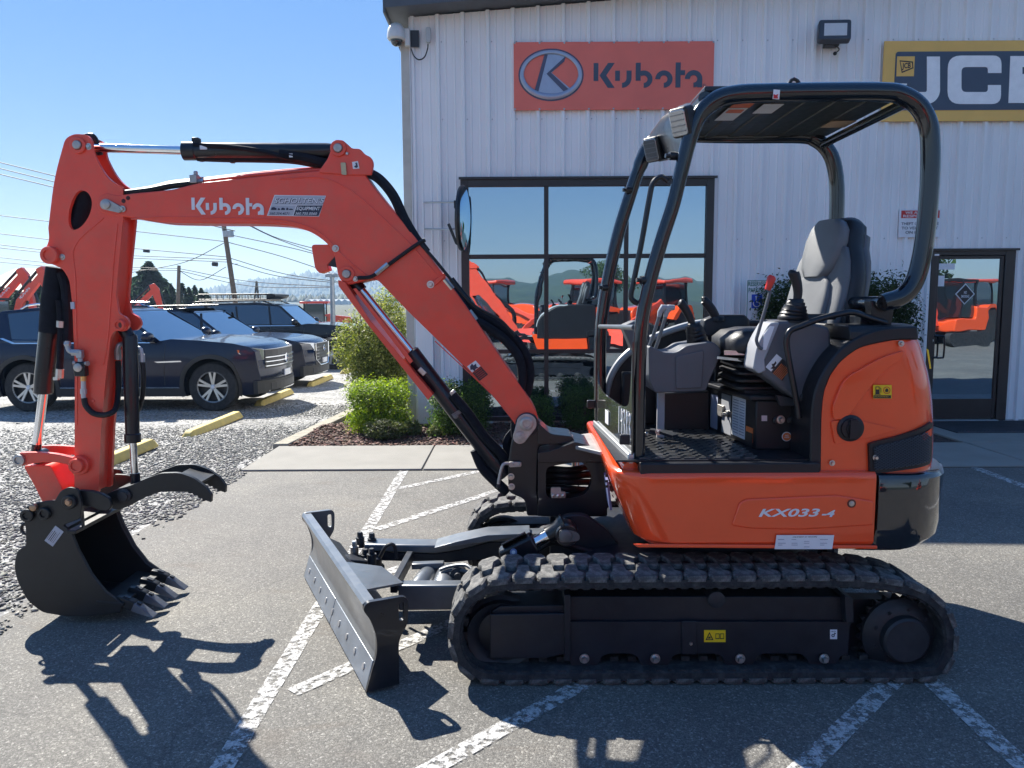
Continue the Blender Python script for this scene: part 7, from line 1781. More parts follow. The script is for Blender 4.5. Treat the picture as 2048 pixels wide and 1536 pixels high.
def wheel(parent, x, y, r, rimr, side, spokes=5, twin=True):
    W_ = bpy.data.objects.new('wheel', None); COL.objects.link(W_); W_.parent = parent; W_.location = (x, y, r)
    ax = Vector((0, side, 0))
    m = MB(); m._lathe(Vector((0, 0, 0)), ax, [(rimr, -.20), (r * .93, -.215), (r, -.19), (r, -.03), (r * .94, .0), (rimr * 1.02, .006), (rimr, -.01), (rimr * .94, -.03), (rimr * .9, -.16)], 44, False); m.build('tyre', TYRE, W_)
    m = MB(); m._lathe(Vector((0, 0, 0)), ax, [(rimr * .2, -.09), (rimr * .93, -.10), (rimr * .98, -.02), (rimr, .002), (rimr * .95, .004), (rimr * .92, -.015), (rimr * .90, -.085), (rimr * .1, -.08)], 40); m.build('rim_barrel', DARKST, W_)
    m = MB()
    for i in range(spokes):
        a0 = 2 * PI * i / spokes + .3
        for da in ((-.13, .13) if twin else (0,)):
            a = a0 + da; u = Vector((math.cos(a0 + da * .35), 0, math.sin(a0 + da * .35))); v = Vector((math.cos(a0 + da * 1.35), 0, math.sin(a0 + da * 1.35)))
            m.bar(u * rimr * .14 + ax * -.018, v * rimr * .95 + ax * -.006, .035 if twin else .06, .02, up=(0, 1, 0))
    m._lathe(ax * -.03, ax, [(rimr * .2, 0), (rimr * .2, .015), (rimr * .14, .024), (0, .026)], 20)
    m._lathe(ax * -.018, ax, [(rimr * .93, 0), (rimr * .99, .01), (rimr * .99, .022), (rimr * .93, .018)], 40, False)
    m.build('spokes', ALLOY, W_)
    m = MB(); m._lathe(ax * -.003, ax, [(rimr * .11, 0), (rimr * .11, .003)], 18); m.build('hub_cap', DEC_W, W_)
def suv(label, paint, loc, rotz, L_=4.97, wb=2.98, H_=1.76, Wd=.98, fo=.93, hood=1.08, belt=1.12, wr=.39, style=0, rack=False, gl=None, boxy=0.0, ladder=False, clad=True):
    """nose towards +x; origin under the middle"""
    T = thing('parked_car', label, 'car', 'cars parked on the gravel lot')
    xf = L_ / 2; xr = -L_ / 2; fw = xf - fo; rw = fw - wb
    ar = wr + .07
    def w(x, z):
        a = 1.0
        if x > xf - .9: a -= .17 * ((x - (xf - .9)) / .9) ** 2.2
        if x < xr + .8: a -= .11 * ((xr + .8 - x) / .8) ** 2
        if z > belt: a -= (.20 - .07 * boxy) * ((z - belt) / (H_ - belt)) ** 1.0
        elif z < .5: a -= .05 * ((.5 - z) / .3)
        else: a += .045 * math.sin((z - .5) / (belt - .5) * PI)
        return Wd * a
    def arch(cx): return [(cx + ar * math.cos(a), max(.24, wr + ar * math.sin(a))) for a in [math.radians(-22 + 224 * i / 18) for i in range(19)]]
    body = [(xr + .10, .32), (rw - ar - .02, .27)] + arch(rw)[::-1] + [(rw + ar + .02, .25), (fw - ar - .02, .25)] + arch(fw)[::-1] + [(fw + ar + .02, .25), (xf - .12, .26), (xf - .03, .36), (xf, .55), (xf - .02, .80), (xf - .05, hood - .14), (xf - .16, hood - .06), (xf - .5, hood - .005), (fw - .15, hood + .045), (fw - .62, hood + .07), (fw - .80, belt), (xr + .20, belt + .05), (xr + .04, belt - .02), (xr, .8), (xr + .02, .48)]
    cut_prism(body, paint, 'body', T, w, [xf - .9 + .15 * i for i in range(7)] + [xr + .2 * i for i in range(1, 5)] + [-1 + .5 * i for i in range(5)], [.35, .5, .65, .8, .95, belt - .03], bevel=.018)
    a0 = fw - .78; a1 = a0 - .72 + .12 * boxy; r0 = xr + .78 - .35 * boxy; r1 = xr + .22 - .08 * boxy
    gh = [(a0, belt - .01), (a1, H_ - .075), (a1 - .35, H_ - .03), (-.2, H_ - .0), (r0 + .5, H_ - .02), (r0, H_ - .07), (r1, belt - .01)]
    cut_prism(gh, gl or CARGLASS, 'glasshouse', T, w, [a1, 0, -.6, -1.2, r0], [belt + .1, belt + .3, H_ - .1], bevel=.02)
    # roof skin, pillars, rails
    def wr2(x, z): return w(x, z) + .0
    roof = [(a1 + .03, H_ - .10), (a1 - .02, H_ - .055), (a1 - .35, H_ - .012), (-.2, H_ + .016), (r0 + .5, H_ - .004), (r0 - .02, H_ - .055), (r0 - .12, H_ - .09), (r0 + .0, H_ - .105), (r0 + .5, H_ - .06), (-.2, H_ - .05), (a1 - .35, H_ - .075)]
    cut_prism(roof, paint, 'roof', T, lambda x, z: w(x, z) + .006, [a1, 0, -.6, -1.2, r0], [], bevel=.012)
    tb = .055
    def pill(xb, xt, wd): return [(xb, belt - .01), (xb + wd, belt - .01), (xt + wd * .8, H_ - .09), (xt, H_ - .09)]
    side_piece([(a0 + .01, belt - .01), (a0 - .07, belt - .01), (a1 - .04, H_ - .08), (a1 + .04, H_ - .08)], 'pillar', paint, T, w, .008)
    for xb, xt in ((.12, .06), (-.85 + .1 * boxy, -.82)): side_piece(pill(xb, xt, .06), 'pillar', BLKPL, T, w, .004)
    side_piece([(r0 + .20, belt), (r1, belt), (r0 - .06, H_ - .08), (r0 + .05, H_ - .08)], 'rear_quarter', paint, T, w, .008)
    side_piece([(a0 - .05, belt - .015), (r0 + .25, belt - .015), (r0 + .05, belt + .06), (r0 - .0, belt + .05), (r0 + .22, belt - .035), (a0 - .05, belt - .03)], 'window_trim', CHROME, T, w, .010)
    if clad:
        for cx in (fw, rw):
            o_ = [(cx + (ar + .06) * math.cos(a), wr + (ar + .06) * math.sin(a)) for a in [math.radians(-18 + 216 * i / 20) for i in range(21)]]
            i_ = [(cx + (ar - .005) * math.cos(a), wr + (ar - .005) * math.sin(a)) for a in [math.radians(198 - 216 * i / 20) for i in range(21)]]
            side_piece(o_ + i_, 'arch_trim', CLAD, T, w, .016)
        side_piece([(rw + ar, .24), (fw - ar, .24), (fw - ar - .01, .37), (rw + ar + .01, .37)], 'sill_trim', CLAD, T, w, .014)
        side_piece([(rw + ar + .06, .375), (fw - ar - .06, .375), (fw - ar - .07, .392), (rw + ar + .06, .392)], 'chrome_strip', CHROME, T, w, .018)
    for xb in (.14, -.80): side_piece([(xb, .42), (xb + .007, .42), (xb + .007, belt - .03), (xb, belt - .03)], 'door_gap', INK, T, w, .0015)
    side_piece([(fw - ar - .30, .42), (fw - ar - .293, .42), (fw - .70, belt - .05), (fw - .707, belt - .05)], 'door_gap', INK, T, w, .0015)
    for xb in (-.02, -.98): side_piece([(xb - .16, belt - .15), (xb, belt - .15), (xb, belt - .125), (xb - .16, belt - .125)], 'door_handle', paint, T, w, .03)
    if style == 0: side_piece([(fw - ar - .42, .80), (fw - ar - .36, .782), (fw - ar + .02, .795), (fw - ar + .0, .815)], 'fender_badge', CHROME, T, w, .012)
    # front
    def fx(z, y):
        return (xf - .035 if z > .5 else xf - .05)
    def gbox(m, x0, x1, y0, y1, z0, z1, k=8):
        for i in range(k): m.box(x0, x1, y0 + (y1 - y0) * i / k, y0 + (y1 - y0) * (i + 1) / k, z0, z1)
    m = MB()
    gz0, gz1 = (.66, hood - .12) if style != 1 else (.46, hood - .12)
    gw = Wd * (.72 if style == 0 else .48)
    gbox(m, xf - .10, xf - .004, -gw, gw, gz0, gz1); m.build('grille', INK, T)
    m = MB()
    if style == 0:
        for z in (gz0 + .03, gz0 + .10, gz0 + .17): gbox(m, xf - .03, xf + .012, -gw, gw, z, z + .014)
        m._lathe(Vector((xf - .01, 0, gz0 + .12)), Vector((1, 0, 0)), [(.085, 0), (.085, .02), (.07, .022), (.07, .01)], 24)
    else:
        for k in range(6): gbox(m, xf - .03, xf + .006, -gw + .03, gw - .03, gz0 + .05 + k * .065, gz0 + .054 + k * .065)
        fr_ = [(-gw - .02, gz1), (gw + .02, gz1), (gw, gz0 + .12), (gw * .6, gz0), (-gw * .6, gz0), (-gw, gz0 + .12)]
        m.tube([(xf + .004, y_, z) for y_, z in fr_[2:] + [fr_[0]]], .014, 8); m.tube([(xf + .004, fr_[1][0], fr_[1][1]), (xf + .004, fr_[2][0], fr_[2][1])], .014, 8)
        m._lathe(Vector((xf - .01, 0, gz1 - .12)), Vector((1, 0, 0)), [(.07, 0), (.07, .02), (.055, .022), (.055, .01)], 24)
    m.build('grille_chrome', CHROME, T)
    for sd_ in (-1, 1):
        HL = bpy.data.objects.new('headlight', None); COL.objects.link(HL); HL.parent = T
        y0 = sd_ * gw; y1 = sd_ * Wd * .86
        m = MB(); pts = [(xf - .03, y0, gz1 - .16), (xf - .03, y0, gz1 + .01), (xf - .13, y1, gz1 + .04), (xf - .42, sd_ * Wd * .965, gz1 + .03), (xf - .36, sd_ * Wd * .975, gz1 - .05), (xf - .12, y1, gz1 - .14)]
        m.prism(pts, (.012, sd_ * .012, 0)); m.build('lens', plain('headlamp_glass', (.6, .62, .65), .12, .7), HL, .006)
        m = MB(); m.box(xf - .13, xf - .05, min(y0, y1 * .95), max(y0, y1 * .95), gz1 - .09, gz1 - .07); m.build('light_bar', DEC_W, HL)
        m = MB(); c = Vector((xf - .40, sd_ * (Wd * .972), gz1 - .01)); m.obox(c, (.05, 0, .0), (0, .012, 0), (0, 0, .022)); m.build('side_marker', ORLAB, HL)
        m = MB(); m.box(xf - .06, xf - .018, sd_ * .62 - .11, sd_ * .62 + .11, .40, .46); m.build('fog_light', plain('fog_glass', (.4, .4, .4), .2), T, .01)
        MR = bpy.data.objects.new('door_mirror', None); COL.objects.link(MR); MR.parent = T
        c = Vector((a0 - .14, sd_ * (Wd + .12), belt + .07)); m = MB(); m.loft([[c + Vector((dx_, 0, 0)) + Vector((0, .12 * s_ * math.cos(a) , .085 * s_ * math.sin(a))) for a in [2 * PI * i / 12 for i in range(12)]] for dx_, s_ in ((-.06, .9), (-.03, 1), (.03, .95), (.07, .6), (.085, .2))]); m.build('shell', paint, MR, sharp=1.2)
        m = MB(); m.bar(c + Vector((0, -sd_ * .06, -.06)), (a0 - .13, sd_ * Wd * .96, belt - .0), .06, .04); m.build('stalk', BLKPL, MR)
    m = MB(); gbox(m, xf - .10, xf + .004, -Wd * .90, Wd * .90, .27, .47, 14); m.build('lower_bumper', CLAD, T); m = MB(); gbox(m, xf - .06, xf + .010, -Wd * .62, Wd * .62, .32, .42); m.build('lower_intake', INK, T)
    m = MB(); gbox(m, xf - .05, xf + .014, -Wd * .66, Wd * .66, .285, .300, 12); m.build('lower_chrome', CHROME, T)
    m = MB(); m.box(xf - .0, xf + .022, -.15, .15, .50, .60); m.build('number_plate', DEC_W, T)
    for sd_ in (-1, 1):
        m = MB(); m.box(xr - .02, xr + .10, sd_ * (Wd * .80) - .12, sd_ * (Wd * .80) + .12, .95, 1.10); m.build('tail_light', plain('tail_red', (.4, .01, .01), .2), T, .02)
        m = MB(); m.tube(cat([(r0 + .25, sd_ * (Wd * .80), H_ - .03), (r0 + .5, sd_ * (Wd * .79), H_ + .05), (-.2, sd_ * (Wd * .79), H_ + .07), (a1 - .45, sd_ * (Wd * .79), H_ + .045), (a1 - .22, sd_ * (Wd * .80), H_ - .03)], 5), .016, 8); m.build('roof_rail', CHROME if style == 0 else BLKPL, T)
    m = MB(); m.box(xr + .3, xf - .3, -Wd * .80, Wd * .80, .26, .5); m.build('underbody', INK, T)
    for x_, in ((fw,), (rw,)):
        for sd_ in (-1, 1): wheel(T, x_, sd_ * (Wd - .015), wr, wr * .64, sd_, 5 if style == 0 else 6, style == 0)
    if rack:
        RK = bpy.data.objects.new('roof_rack', None); COL.objects.link(RK); RK.parent = T
        m = MB(); x0_, x1_ = -1.9, -.05
        for z in (H_ + .10, H_ + .24): m.tube([(x0_, -.62, z), (x1_, -.62, z), (x1_, .62, z), (x0_, .62, z)], .016, 8, closed=True)
        for i in range(12):
            for y_ in (-.62, .62): m.tube([(x0_ + (x1_ - x0_) * i / 11, y_, H_ + .10), (x0_ + (x1_ - x0_) * i / 11, y_, H_ + .24)], .009, 6)
            m.tube([(x0_ + (x1_ - x0_) * i / 11, -.62, H_ + .10), (x0_ + (x1_ - x0_) * i / 11, .62, H_ + .10)], .010, 6)
        m.build('basket', BLKPL, RK)
        m = MB(); m.loft([[(x1_ + a, y_, z) for y_, z in ((-.66, H_ + .10 + b), (.66, H_ + .10 + b), (.66, H_ + .26 - b * .3), (-.66, H_ + .26 - b * .3))] for a, b in ((0, 0), (.14, .02), (.24, .08))]); m.build('wind_fairing', BLKPL, RK, .01)
    def nose(me, off):
        for v in me.vertices:
            x = v.co.x + off; k = max(0.0, min(1.0, (x - (xf - .55)) / .55)); q = min(1.0, abs(v.co.y) / Wd)
            v.co.x -= .26 * k * q ** 2.6
            k = max(0.0, min(1.0, ((xr + .4) - x) / .4)); v.co.x += .14 * k * q ** 2.6
    for ch in T.children_recursive:
        if ch.type == 'MESH' and (ch.parent == T or ch.parent.name.startswith('headlight')): nose(ch.data, 0)
    T.location = loc; T.rotation_euler = (0, 0, rotz); T.scale = (1.04, 1.04, 1.04)
    return T
suv('navy blue SUV with five twin spoke wheels nearest to the orange digger', NAVY, (-6.58, 13.6, -.13), math.radians(-1.0), L_=5.0, wb=2.95, H_=1.655, Wd=.985, fo=.88, style=0)
suv('dark blue SUV with chrome edged grille parked between two other dark cars', NAVY2, (-6.67, 17.3, -.20), math.radians(-2.0), L_=4.75, wb=2.8, H_=1.65, Wd=.96, fo=.95, hood=1.04, belt=1.08, wr=.37, style=1)
suv('long boxy black SUV with basket roof rack behind the two blue cars', BLKCAR, (-6.85, 22.5, -.25), 0, L_=5.4, wb=3.1, H_=1.80, Wd=1.0, fo=.95, hood=1.18, belt=1.22, wr=.41, style=1, rack=True, boxy=1.0, clad=False)

# ------------------------------------------------------------------ distant orange excavators
def far_digger(label, loc, rotz, s=1.0, pose=0, kind='excavator', group='orange excavators lined up in the distance'):
    T = thing('distant_excavator', label, kind, group)
    m = MB(); 
    for y in (-.75, .45): m.prism(rnd_xz([(-1, 0), (1, 0), (1.15, .25), (1, .5), (-1, .5), (-1.15, .25)], y, .18), (0, .3, 0))
    m.build('track', RUBBER, T)
    m = MB(); m.prism(rnd_xz([(-.95, .55), (.85, .55), (.9, .95), (.5, 1.0), (-.2, 1.0), (-.25, 1.45), (-.9, 1.40), (-1.0, .9)], -.7, .08), (0, 1.4, 0)); m.build('body', ORANGE_G, T, .03)
    m = MB()
    for x, y in ((-.35, -.6), (.55, -.6), (-.35, .5), (.55, .5)): m.bar((x, y, 1.0), (x, y, 2.35), .06, .06)
    m.box(-.4, .62, -.62, .52, 2.33, 2.42); m.build('cab_frame', BLKPL, T)
    m = MB(); m.box(-.36, .58, -.58, .48, 1.05, 2.3); m.build('cab_glass', CARGLASS, T)
    bp_ = [(.85, .8), (1.35, 2.35), (2.3, 3.30), (2.45, 3.15), (1.6, 2.2), (1.1, .75)]
    m = MB(); m.prism([(x, -.09, z) for x, z in bp_], (0, .18, 0)); m.build('boom', ORANGE, T, .01)
    ap = [(2.2, 3.45), (2.42, 3.55), (2.62, 3.30), (2.75, 2.4), (2.85, 1.5), (2.65, 1.5), (2.52, 2.4), (2.30, 3.1)]
    m = MB(); m.prism([(x, -.10, z) for x, z in ap], (0, .20, 0)); m.build('arm', ORANGE, T, .01)
    m = MB(); m.cyl((1.4, 0, 2.6), (2.28, 0, 3.48), .05, 10); m.cyl((2.62, 0, 3.2), (3.0, 0, 1.9), .05, 10); m.cyl((1.15, 0, 1.1), (1.75, 0, 2.3), .05, 10); m.build('cylinder', BLACKP, T)
    m = MB(); m.cyl((1.8, .0, 3.02), (2.3, 0, 3.5), .025, 8); m.cyl((3.0, 0, 1.9), (3.05, 0, 1.5), .025, 8); m.build('rod', CHROME, T)
    m = MB(); m.prism(rnd_xz([(2.6, 1.5), (3.1, 1.5), (3.25, 1.1), (2.9, .75), (2.5, .95), (2.45, 1.3)], -.28, .08), (0, .56, 0)); m.build('bucket', BUCKM, T, .01)
    for sd_, y_ in ((1, -.093), (-1, .093)):
        ex = Vector((.70, 0, .714)) * sd_
        o_ = Vector((1.55, y_, 2.36)) if sd_ > 0 else Vector((2.15, y_, 3.0))
        wordmark(frame(o_, ex, Vector((-.714 * 1, 0, .70))), .55, .10, DEC_W, T)
    T.location = loc; T.rotation_euler = (0, 0, rotz); T.scale = (s, s, s)
    return T
def rnd_xz(pts, y, r): return [(x, y, z) for x, z in rnd(pts, r)]
q = P(30, 517, 27)
D1 = far_digger('leftmost distant orange excavator with raised boom at the photo edge', (q.x - 2.0, 27, -.3), .05, .90)
q = P(95, 522, 26)
dup(D1, loc=(q.x - 1.9, 25.5, -.35), rot=(0, 0, -.1), label='distant orange excavator whose lettered boom touches the near digger arm')
q = P(262, 556, 31)
dup(D1, loc=(q.x - 1.7, 31.5, -.75), rot=(0, 0, .35), label='distant orange excavator seen just right of the near digger arm')
# tractors: one far off by the light pole, others on the lot behind the camera (seen in the panes)
def tractor(label, loc, rotz, s=1.0, group=None):
    T = thing('orange_tractor', label, 'tractor', group)
    m = MB(); m.prism(rnd_xz([(.2, .75), (1.75, .75), (1.85, 1.15), (1.7, 1.42), (.3, 1.55)], -.36, .1), (0, .72, 0)); m.build('hood', ORANGE_G, T, .04)
    m = MB(); m.box(1.80, 1.86, -.28, .28, .8, 1.3); m.build('grille', INK, T, .02)
    m = MB(); m.box(-.9, 1.5, -.22, .22, .5, .8); m.build('chassis', DARKST, T, .03)
    for x, y, r_, w_ in ((-.75, -.62, .68, .34), (-.75, .62, .68, .34), (1.25, -.62, .42, .24), (1.25, .62, .42, .24)):
        m = MB(); sd_ = 1 if y > 0 else -1; c = Vector((x, y - sd_ * w_ / 2, r_))
        m._lathe(c, Vector((0, sd_, 0)), [(r_ * .5, 0), (r_ * .92, .0), (r_, .05), (r_, w_ - .05), (r_ * .92, w_), (r_ * .5, w_ - .02)], 32)
        for i in range(18):
            a = 2 * PI * i / 18; m.obox(c + Vector((r_ * math.cos(a), sd_ * w_ / 2, r_ * math.sin(a))), Vector((-math.sin(a), 0, math.cos(a))) * .03, (0, w_ / 2, 0), Vector((math.cos(a), 0, math.sin(a))) * .03)
        m.build('tyre', TYRE, T)
        m = MB(); m._lathe(c, Vector((0, sd_, 0)), [(r_ * .48, w_ * .3), (r_ * .5, w_ * .8), (r_ * .2, w_ * .7), (0, w_ * .7)], 24); m.build('rim', YELLOW if False else ORANGE_G, T)
    m = MB()
    for x in (-1.1, .15):
        for y in (-.55, .55): m.bar((x, y, 1.0), (x * .95, y * .95, 2.25), .07, .07)
    m.build('cab_post', BLKPL, T)
    m = MB(); m.prism(rnd_xz([(-1.1, 1.0), (.15, 1.0), (.15, 2.22), (-1.05, 2.22)], -.52, .04), (0, 1.04, 0)); m.build('cab_glass', CARGLASS, T)
    m = MB(); m.box(-1.3, .4, -.7, .7, 2.24, 2.38); m.build('cab_roof', ORANGE, T, .05)
    for y in (-.62, .62):
        m = MB(); m.prism(rnd_xz([(-1.35, .9), (-.95, 1.42), (-.4, 1.42), (.1, 1.0), (-.2, .95), (-.5, 1.25), (-.9, 1.25), (-1.2, .9)], y - .2, .05), (0, .4, 0)); m.build('fender', ORANGE_G, T)
    for y in (-.45, .45):
        m = MB(); m.prism([(x, y - .04, z) for x, z in ((.1, 1.5), (.3, 1.6), (2.0, 1.0), (2.5, .45), (2.35, .35), (1.9, .85))], (0, .08, 0)); m.build('loader_arm', ORANGE, T, .01)
    m = MB(); m.prism([(2.35, -.85, .15), (2.95, -.85, .10), (2.5, -.85, .7), (2.35, -.85, .65)], (0, 1.7, 0)); m.build('loader_bucket', ORANGE, T, .01)
    T.location = loc; T.rotation_euler = (0, 0, rotz); T.scale = (s, s, s)
    return T
q = P(655, 610, 48)
T1 = tractor('small far orange tractor with dark cab beside the light pole', (q.x - .3, 48, -.72), .1)
gx_ = 'orange tractors on the lot facing the window'
for i, (x, y, a, lb) in enumerate(((2.6, -7.5, 2.6, 'first orange tractor of the row mirrored in the window panes'), (5.4, -8.4, 2.4, 'second orange tractor of the row mirrored in the window panes'), (-.5, -9.2, .5, 'third orange tractor of the row mirrored in the window panes'), (17.5, -9.5, 2.6, 'orange tractor mirrored in the glass door'))):
    o = dup(T1, loc=(x, y, 0), rot=(0, 0, a), label=lb); o['group'] = gx_
D2 = dup(D1, loc=(15.5, -6.5, 0), rot=(0, 0, 2.7), scale=(.95,) * 3, label='orange excavator on the lot mirrored in the glass door'); D2['group'] = gx_

# ------------------------------------------------------------------ poles and wires
def pole(label, a, b_, r0_, r1_, Y, mat=WOODP, name='utility_pole'):
    T = thing(name, label, 'pole', 'poles along the road' if name == 'utility_pole' else None)
    p = P(*a, Y); q_ = P(*b_, Y); d = (q_ - p); k = (p.z + .3) / max(.01, (p.z - q_.z)); base = p + d * 0
    bot = Vector((q_.x + (q_.x - p.x) * (q_.z + .3) / (p.z - q_.z), Y, -.3))
    top = p
    m = MB(); m.tube([bot, top], [r0_, r1_], 12); m.build('shaft', mat, T)
    return T, bot, top
Yp = 42
T, bot, top = pole('tall leaning wooden utility pole with wires under the boom', (437, 380), (470, 600), .15, .11, Yp)
m = MB(); m.cyl(P(456, 462, Yp), P(457, 474, Yp), .28, 16); m.build('transformer', GALV, T)
m = MB(); m.bar(P(425, 400, Yp), P(462, 398, Yp), .1, .12); m.build('crossarm', WOODP, T)
m = MB()
for u in (428, 445, 458): m.cyl(P(u, 399, Yp), P(u, 393, Yp), .06, 8)
m.build('insulator', GALV, T)
m = MB(); m.cyl(P(462, 528, Yp), P(476, 528, Yp) + Vector((0, 0, 0)), .02, 6); m.build('step_bolt', GALV, T)
T, b2, t2 = pole('shorter bare wooden pole standing left of the tall leaning one', (358, 531), (356, 610), .13, .10, 48)
T, b3, t3 = pole('thin distant pair of poles braced like a narrow letter A', (513, 563), (509, 603), .10, .08, 70)
m = MB(); m.tube([P(513, 562, 70), P(518, 604, 70)], .09, 8); m.build('brace_leg', WOODP, T)
T, b4, t4 = pole('grey steel light pole behind the black SUV below the boom', (664, 548), (666, 650), .085, .07, 24, GALV, 'light_pole')
T['category'] = 'light pole'
m = MB(); m.bar(P(655, 548, 24), P(673, 548, 24), .06, .05)
for u in (657, 671): m.obox(P(u, 551, 24), (.09, 0, 0), (0, .08, 0), (0, 0, .05))
m.build('lamp_head', GALV, T, .01)
wires = [((-60, 310), (110, 352), (470, 440), 30), ((-60, 322), (110, 364), (470, 452), 30), ((-60, 334), (110, 375), (470, 462), 30),
         ((-80, 421), (100, 443), (450, 483), Yp), ((-80, 458), (180, 488), (456, 514), Yp), ((-80, 480), (150, 505), (456, 519), Yp), ((-80, 487), (150, 510), (456, 524), Yp),
         ((-80, 506), (150, 530), (357, 537), 48), ((-80, 517), (150, 536), (357, 541), 48), ((357, 537), (500, 563), (660, 573), 48), ((357, 541), (500, 572), (660, 575), 48),
         ((450, 483), (560, 512), (660, 545), Yp), ((456, 515), (570, 548), (700, 566), Yp), ((458, 525), (560, 553), (700, 568), Yp),
         ((456, 430), (560, 480), (680, 520), Yp), ((480, 440), (560, 478), (690, 512), Yp), ((448, 486), (370, 524), (262, 545), Yp), ((357, 541), (400, 560), (452, 534), 45), ((462, 470), (600, 500), (740, 540), Yp)]
WT = thing('overhead_wires', 'set of thin black utility wires crossing the sky on the left', 'wires')
for a, b_, c, Y in wires:
    m = MB(); m.tube(cat([P(*a, Y), P(*b_, Y), P(*c, Y)], 6), .011 + .00022 * Y, 5); m.build('wire', WIRE, WT)
m = MB(); m.cyl(P(425, 528, Yp), P(435, 529, Yp), .12, 10); m.build('splice_case', BLKPL, WT)
m = MB(); m.cyl(P(287, 502, Yp), P(299, 503, Yp), .07, 8); m.build('splice_case', BLKPL, WT)

# ------------------------------------------------------------------ trees, far building, hills
def conifer(name, label, x, y, z0, h, w, n, cols, group=None, seed=0, leafs=.12, tiers=True, droop=.35):
    t = thing(name, label, 'tree', group); r = np.random.default_rng(seed)
    f = r.uniform(0, 1, n) ** .75; zz = z0 + h * (.06 + .94 * (1 - f)) ; a = r.uniform(0, 2 * PI, n)
    rad = w / 2 * f ** .85 * (.55 + .45 * np.abs(np.sin((1 - f) * 34 + a * 2))) * r.uniform(.55, 1.05, n) if tiers else w / 2 * np.minimum(1, f * 2.2) * r.uniform(.7, 1.05, n)
    lob = 1 + .22 * np.sin(a * 5 + f * 14)
    rad = rad * lob
    pos = np.stack([x + rad * np.cos(a), y + rad * np.sin(a), zz - droop * rad * .4], 1)
    out = np.stack([np.cos(a), np.sin(a), -.25 + .0 * a], 1); out /= np.linalg.norm(out, axis=1)[:, None]
    sd_ = np.cross(out, r.normal(size=(n, 3))); sd_ /= np.linalg.norm(sd_, axis=1)[:, None]
    s = leafs * r.uniform(.6, 1.4, n)[:, None]
    V = np.stack([pos - out * s, pos + sd_ * s * .4, pos + out * s, pos - sd_ * s * .4], 1).reshape(-1, 3); F = np.arange(n * 4).reshape(n, 4)
    cols = np.asarray(cols, float); C = np.repeat(cols[r.integers(0, len(cols), n)] * r.uniform(.6, 1.4, (n, 1)), 4, 0)
    np_mesh('crown', V, F, C, LEAF, t, stuff=False)
    m = MB(); m.tube([(x, y, z0 - .2), (x, y, z0 + h * .5), (x, y, z0 + h * .97)], [w * .05 + .03, w * .03 + .02, .01], 8); m.build('trunk', BARK, t)
    return t
ORD = 'first second third fourth fifth sixth seventh eighth ninth tenth eleventh twelfth thirteenth fourteenth'.split()
CG = [(.022, .042, .022), (.03, .055, .028), (.016, .030, .016)]
def ct(u, v, Y, wpx): p = P(u, v, Y); return p.x, p.z, wpx / FPX * Y
x, z, w_ = ct(297, 524, 75, 150); conifer('spruce_tree', 'broad pointed dark conifer left of the short wooden pole', x, 75, -.3, z + .3, w_, 15000, CG, seed=21, leafs=.30)
x, z, w_ = ct(268, 556, 80, 95); conifer('spruce_tree', 'lower dark conifer half hidden behind the near digger arm', x, 80, -.3, z + .3, w_, 4000, CG, seed=22, leafs=.3)
for i, (u, v) in enumerate(((256, 580), (268, 584), (281, 578), (294, 582), (307, 577), (320, 581), (331, 579), (341, 570), (349, 586), (364, 568), (377, 577), (389, 574), (402, 579), (413, 588))):
    x, z, w_ = ct(u, v - 3, 66 + (i % 3), 26); conifer('thuja_tree', '%s dark thuja from the left in the evergreen row beyond the parked cars' % ORD[i], x, 66 + (i % 3), -.3, z + .3, w_, 1400, CG, 'evergreens in the row beyond the cars', 30 + i, .16, False)
for i, (u, v) in enumerate(((2, 575), (18, 588), (33, 582), (48, 590), (62, 578), (78, 566), (92, 572), (108, 580), (122, 572))):
    x, z, w_ = ct(u, v, 52 + (i % 2) * 3, 26); conifer('thuja_tree', '%s dark thuja from the photo edge behind the distant excavators' % ORD[i], x, 52 + (i % 2) * 3, -.3, z + .3, w_, 1100, CG, 'evergreens behind the far excavators', 60 + i, .2, False)
x, z, w_ = ct(62, 540, 85, 40); conifer('spruce_tree', 'small conifer poking up between the two left excavators', x, 85, -.3, z + .3, w_, 2500, CG, seed=77, leafs=.3)
# low shed roof at far left
T = thing('farm_shed', 'pale tan shed roof behind the distant excavators at the left edge', 'shed')
Ys = 62; a = P(-60, 590, Ys); b_ = P(112, 586, Ys); 
m = MB(); m.prism([(a.x, Ys, -.3), (b_.x, Ys, -.3), (b_.x, Ys, b_.z), (a.x, Ys, b_.z)], (0, 10, 0)); m.build('wall', worn('shed_wall', (.10, .09, .08), .8), T)
m = MB(); m.prism([(a.x, Ys - .4, b_.z), (b_.x + .5, Ys - .4, b_.z), (b_.x - .6, Ys + 6, b_.z + 2.1), (a.x, Ys + 6, b_.z + 2.1)], (0, 0, .12)); m.build('roof', worn('shed_roof', (.50, .43, .30), .7, var=.08), T)
T = thing('greenhouse', 'long low pale building at the foot of the hazy hill', 'building'); Ys = 420
m = MB()
for k in range(7):
    a = P(612 + k * 12, 604, Ys); m.prism([(a.x, Ys, -.3), (a.x + 3.1, Ys, -.3), (a.x + 3.1, Ys, 1.6), (a.x + 1.55, Ys, 2.6), (a.x, Ys, 1.6)], (0, 20, 0))
m.build('bay', plain('greenhouse_white', (.6, .6, .58), .5), T)
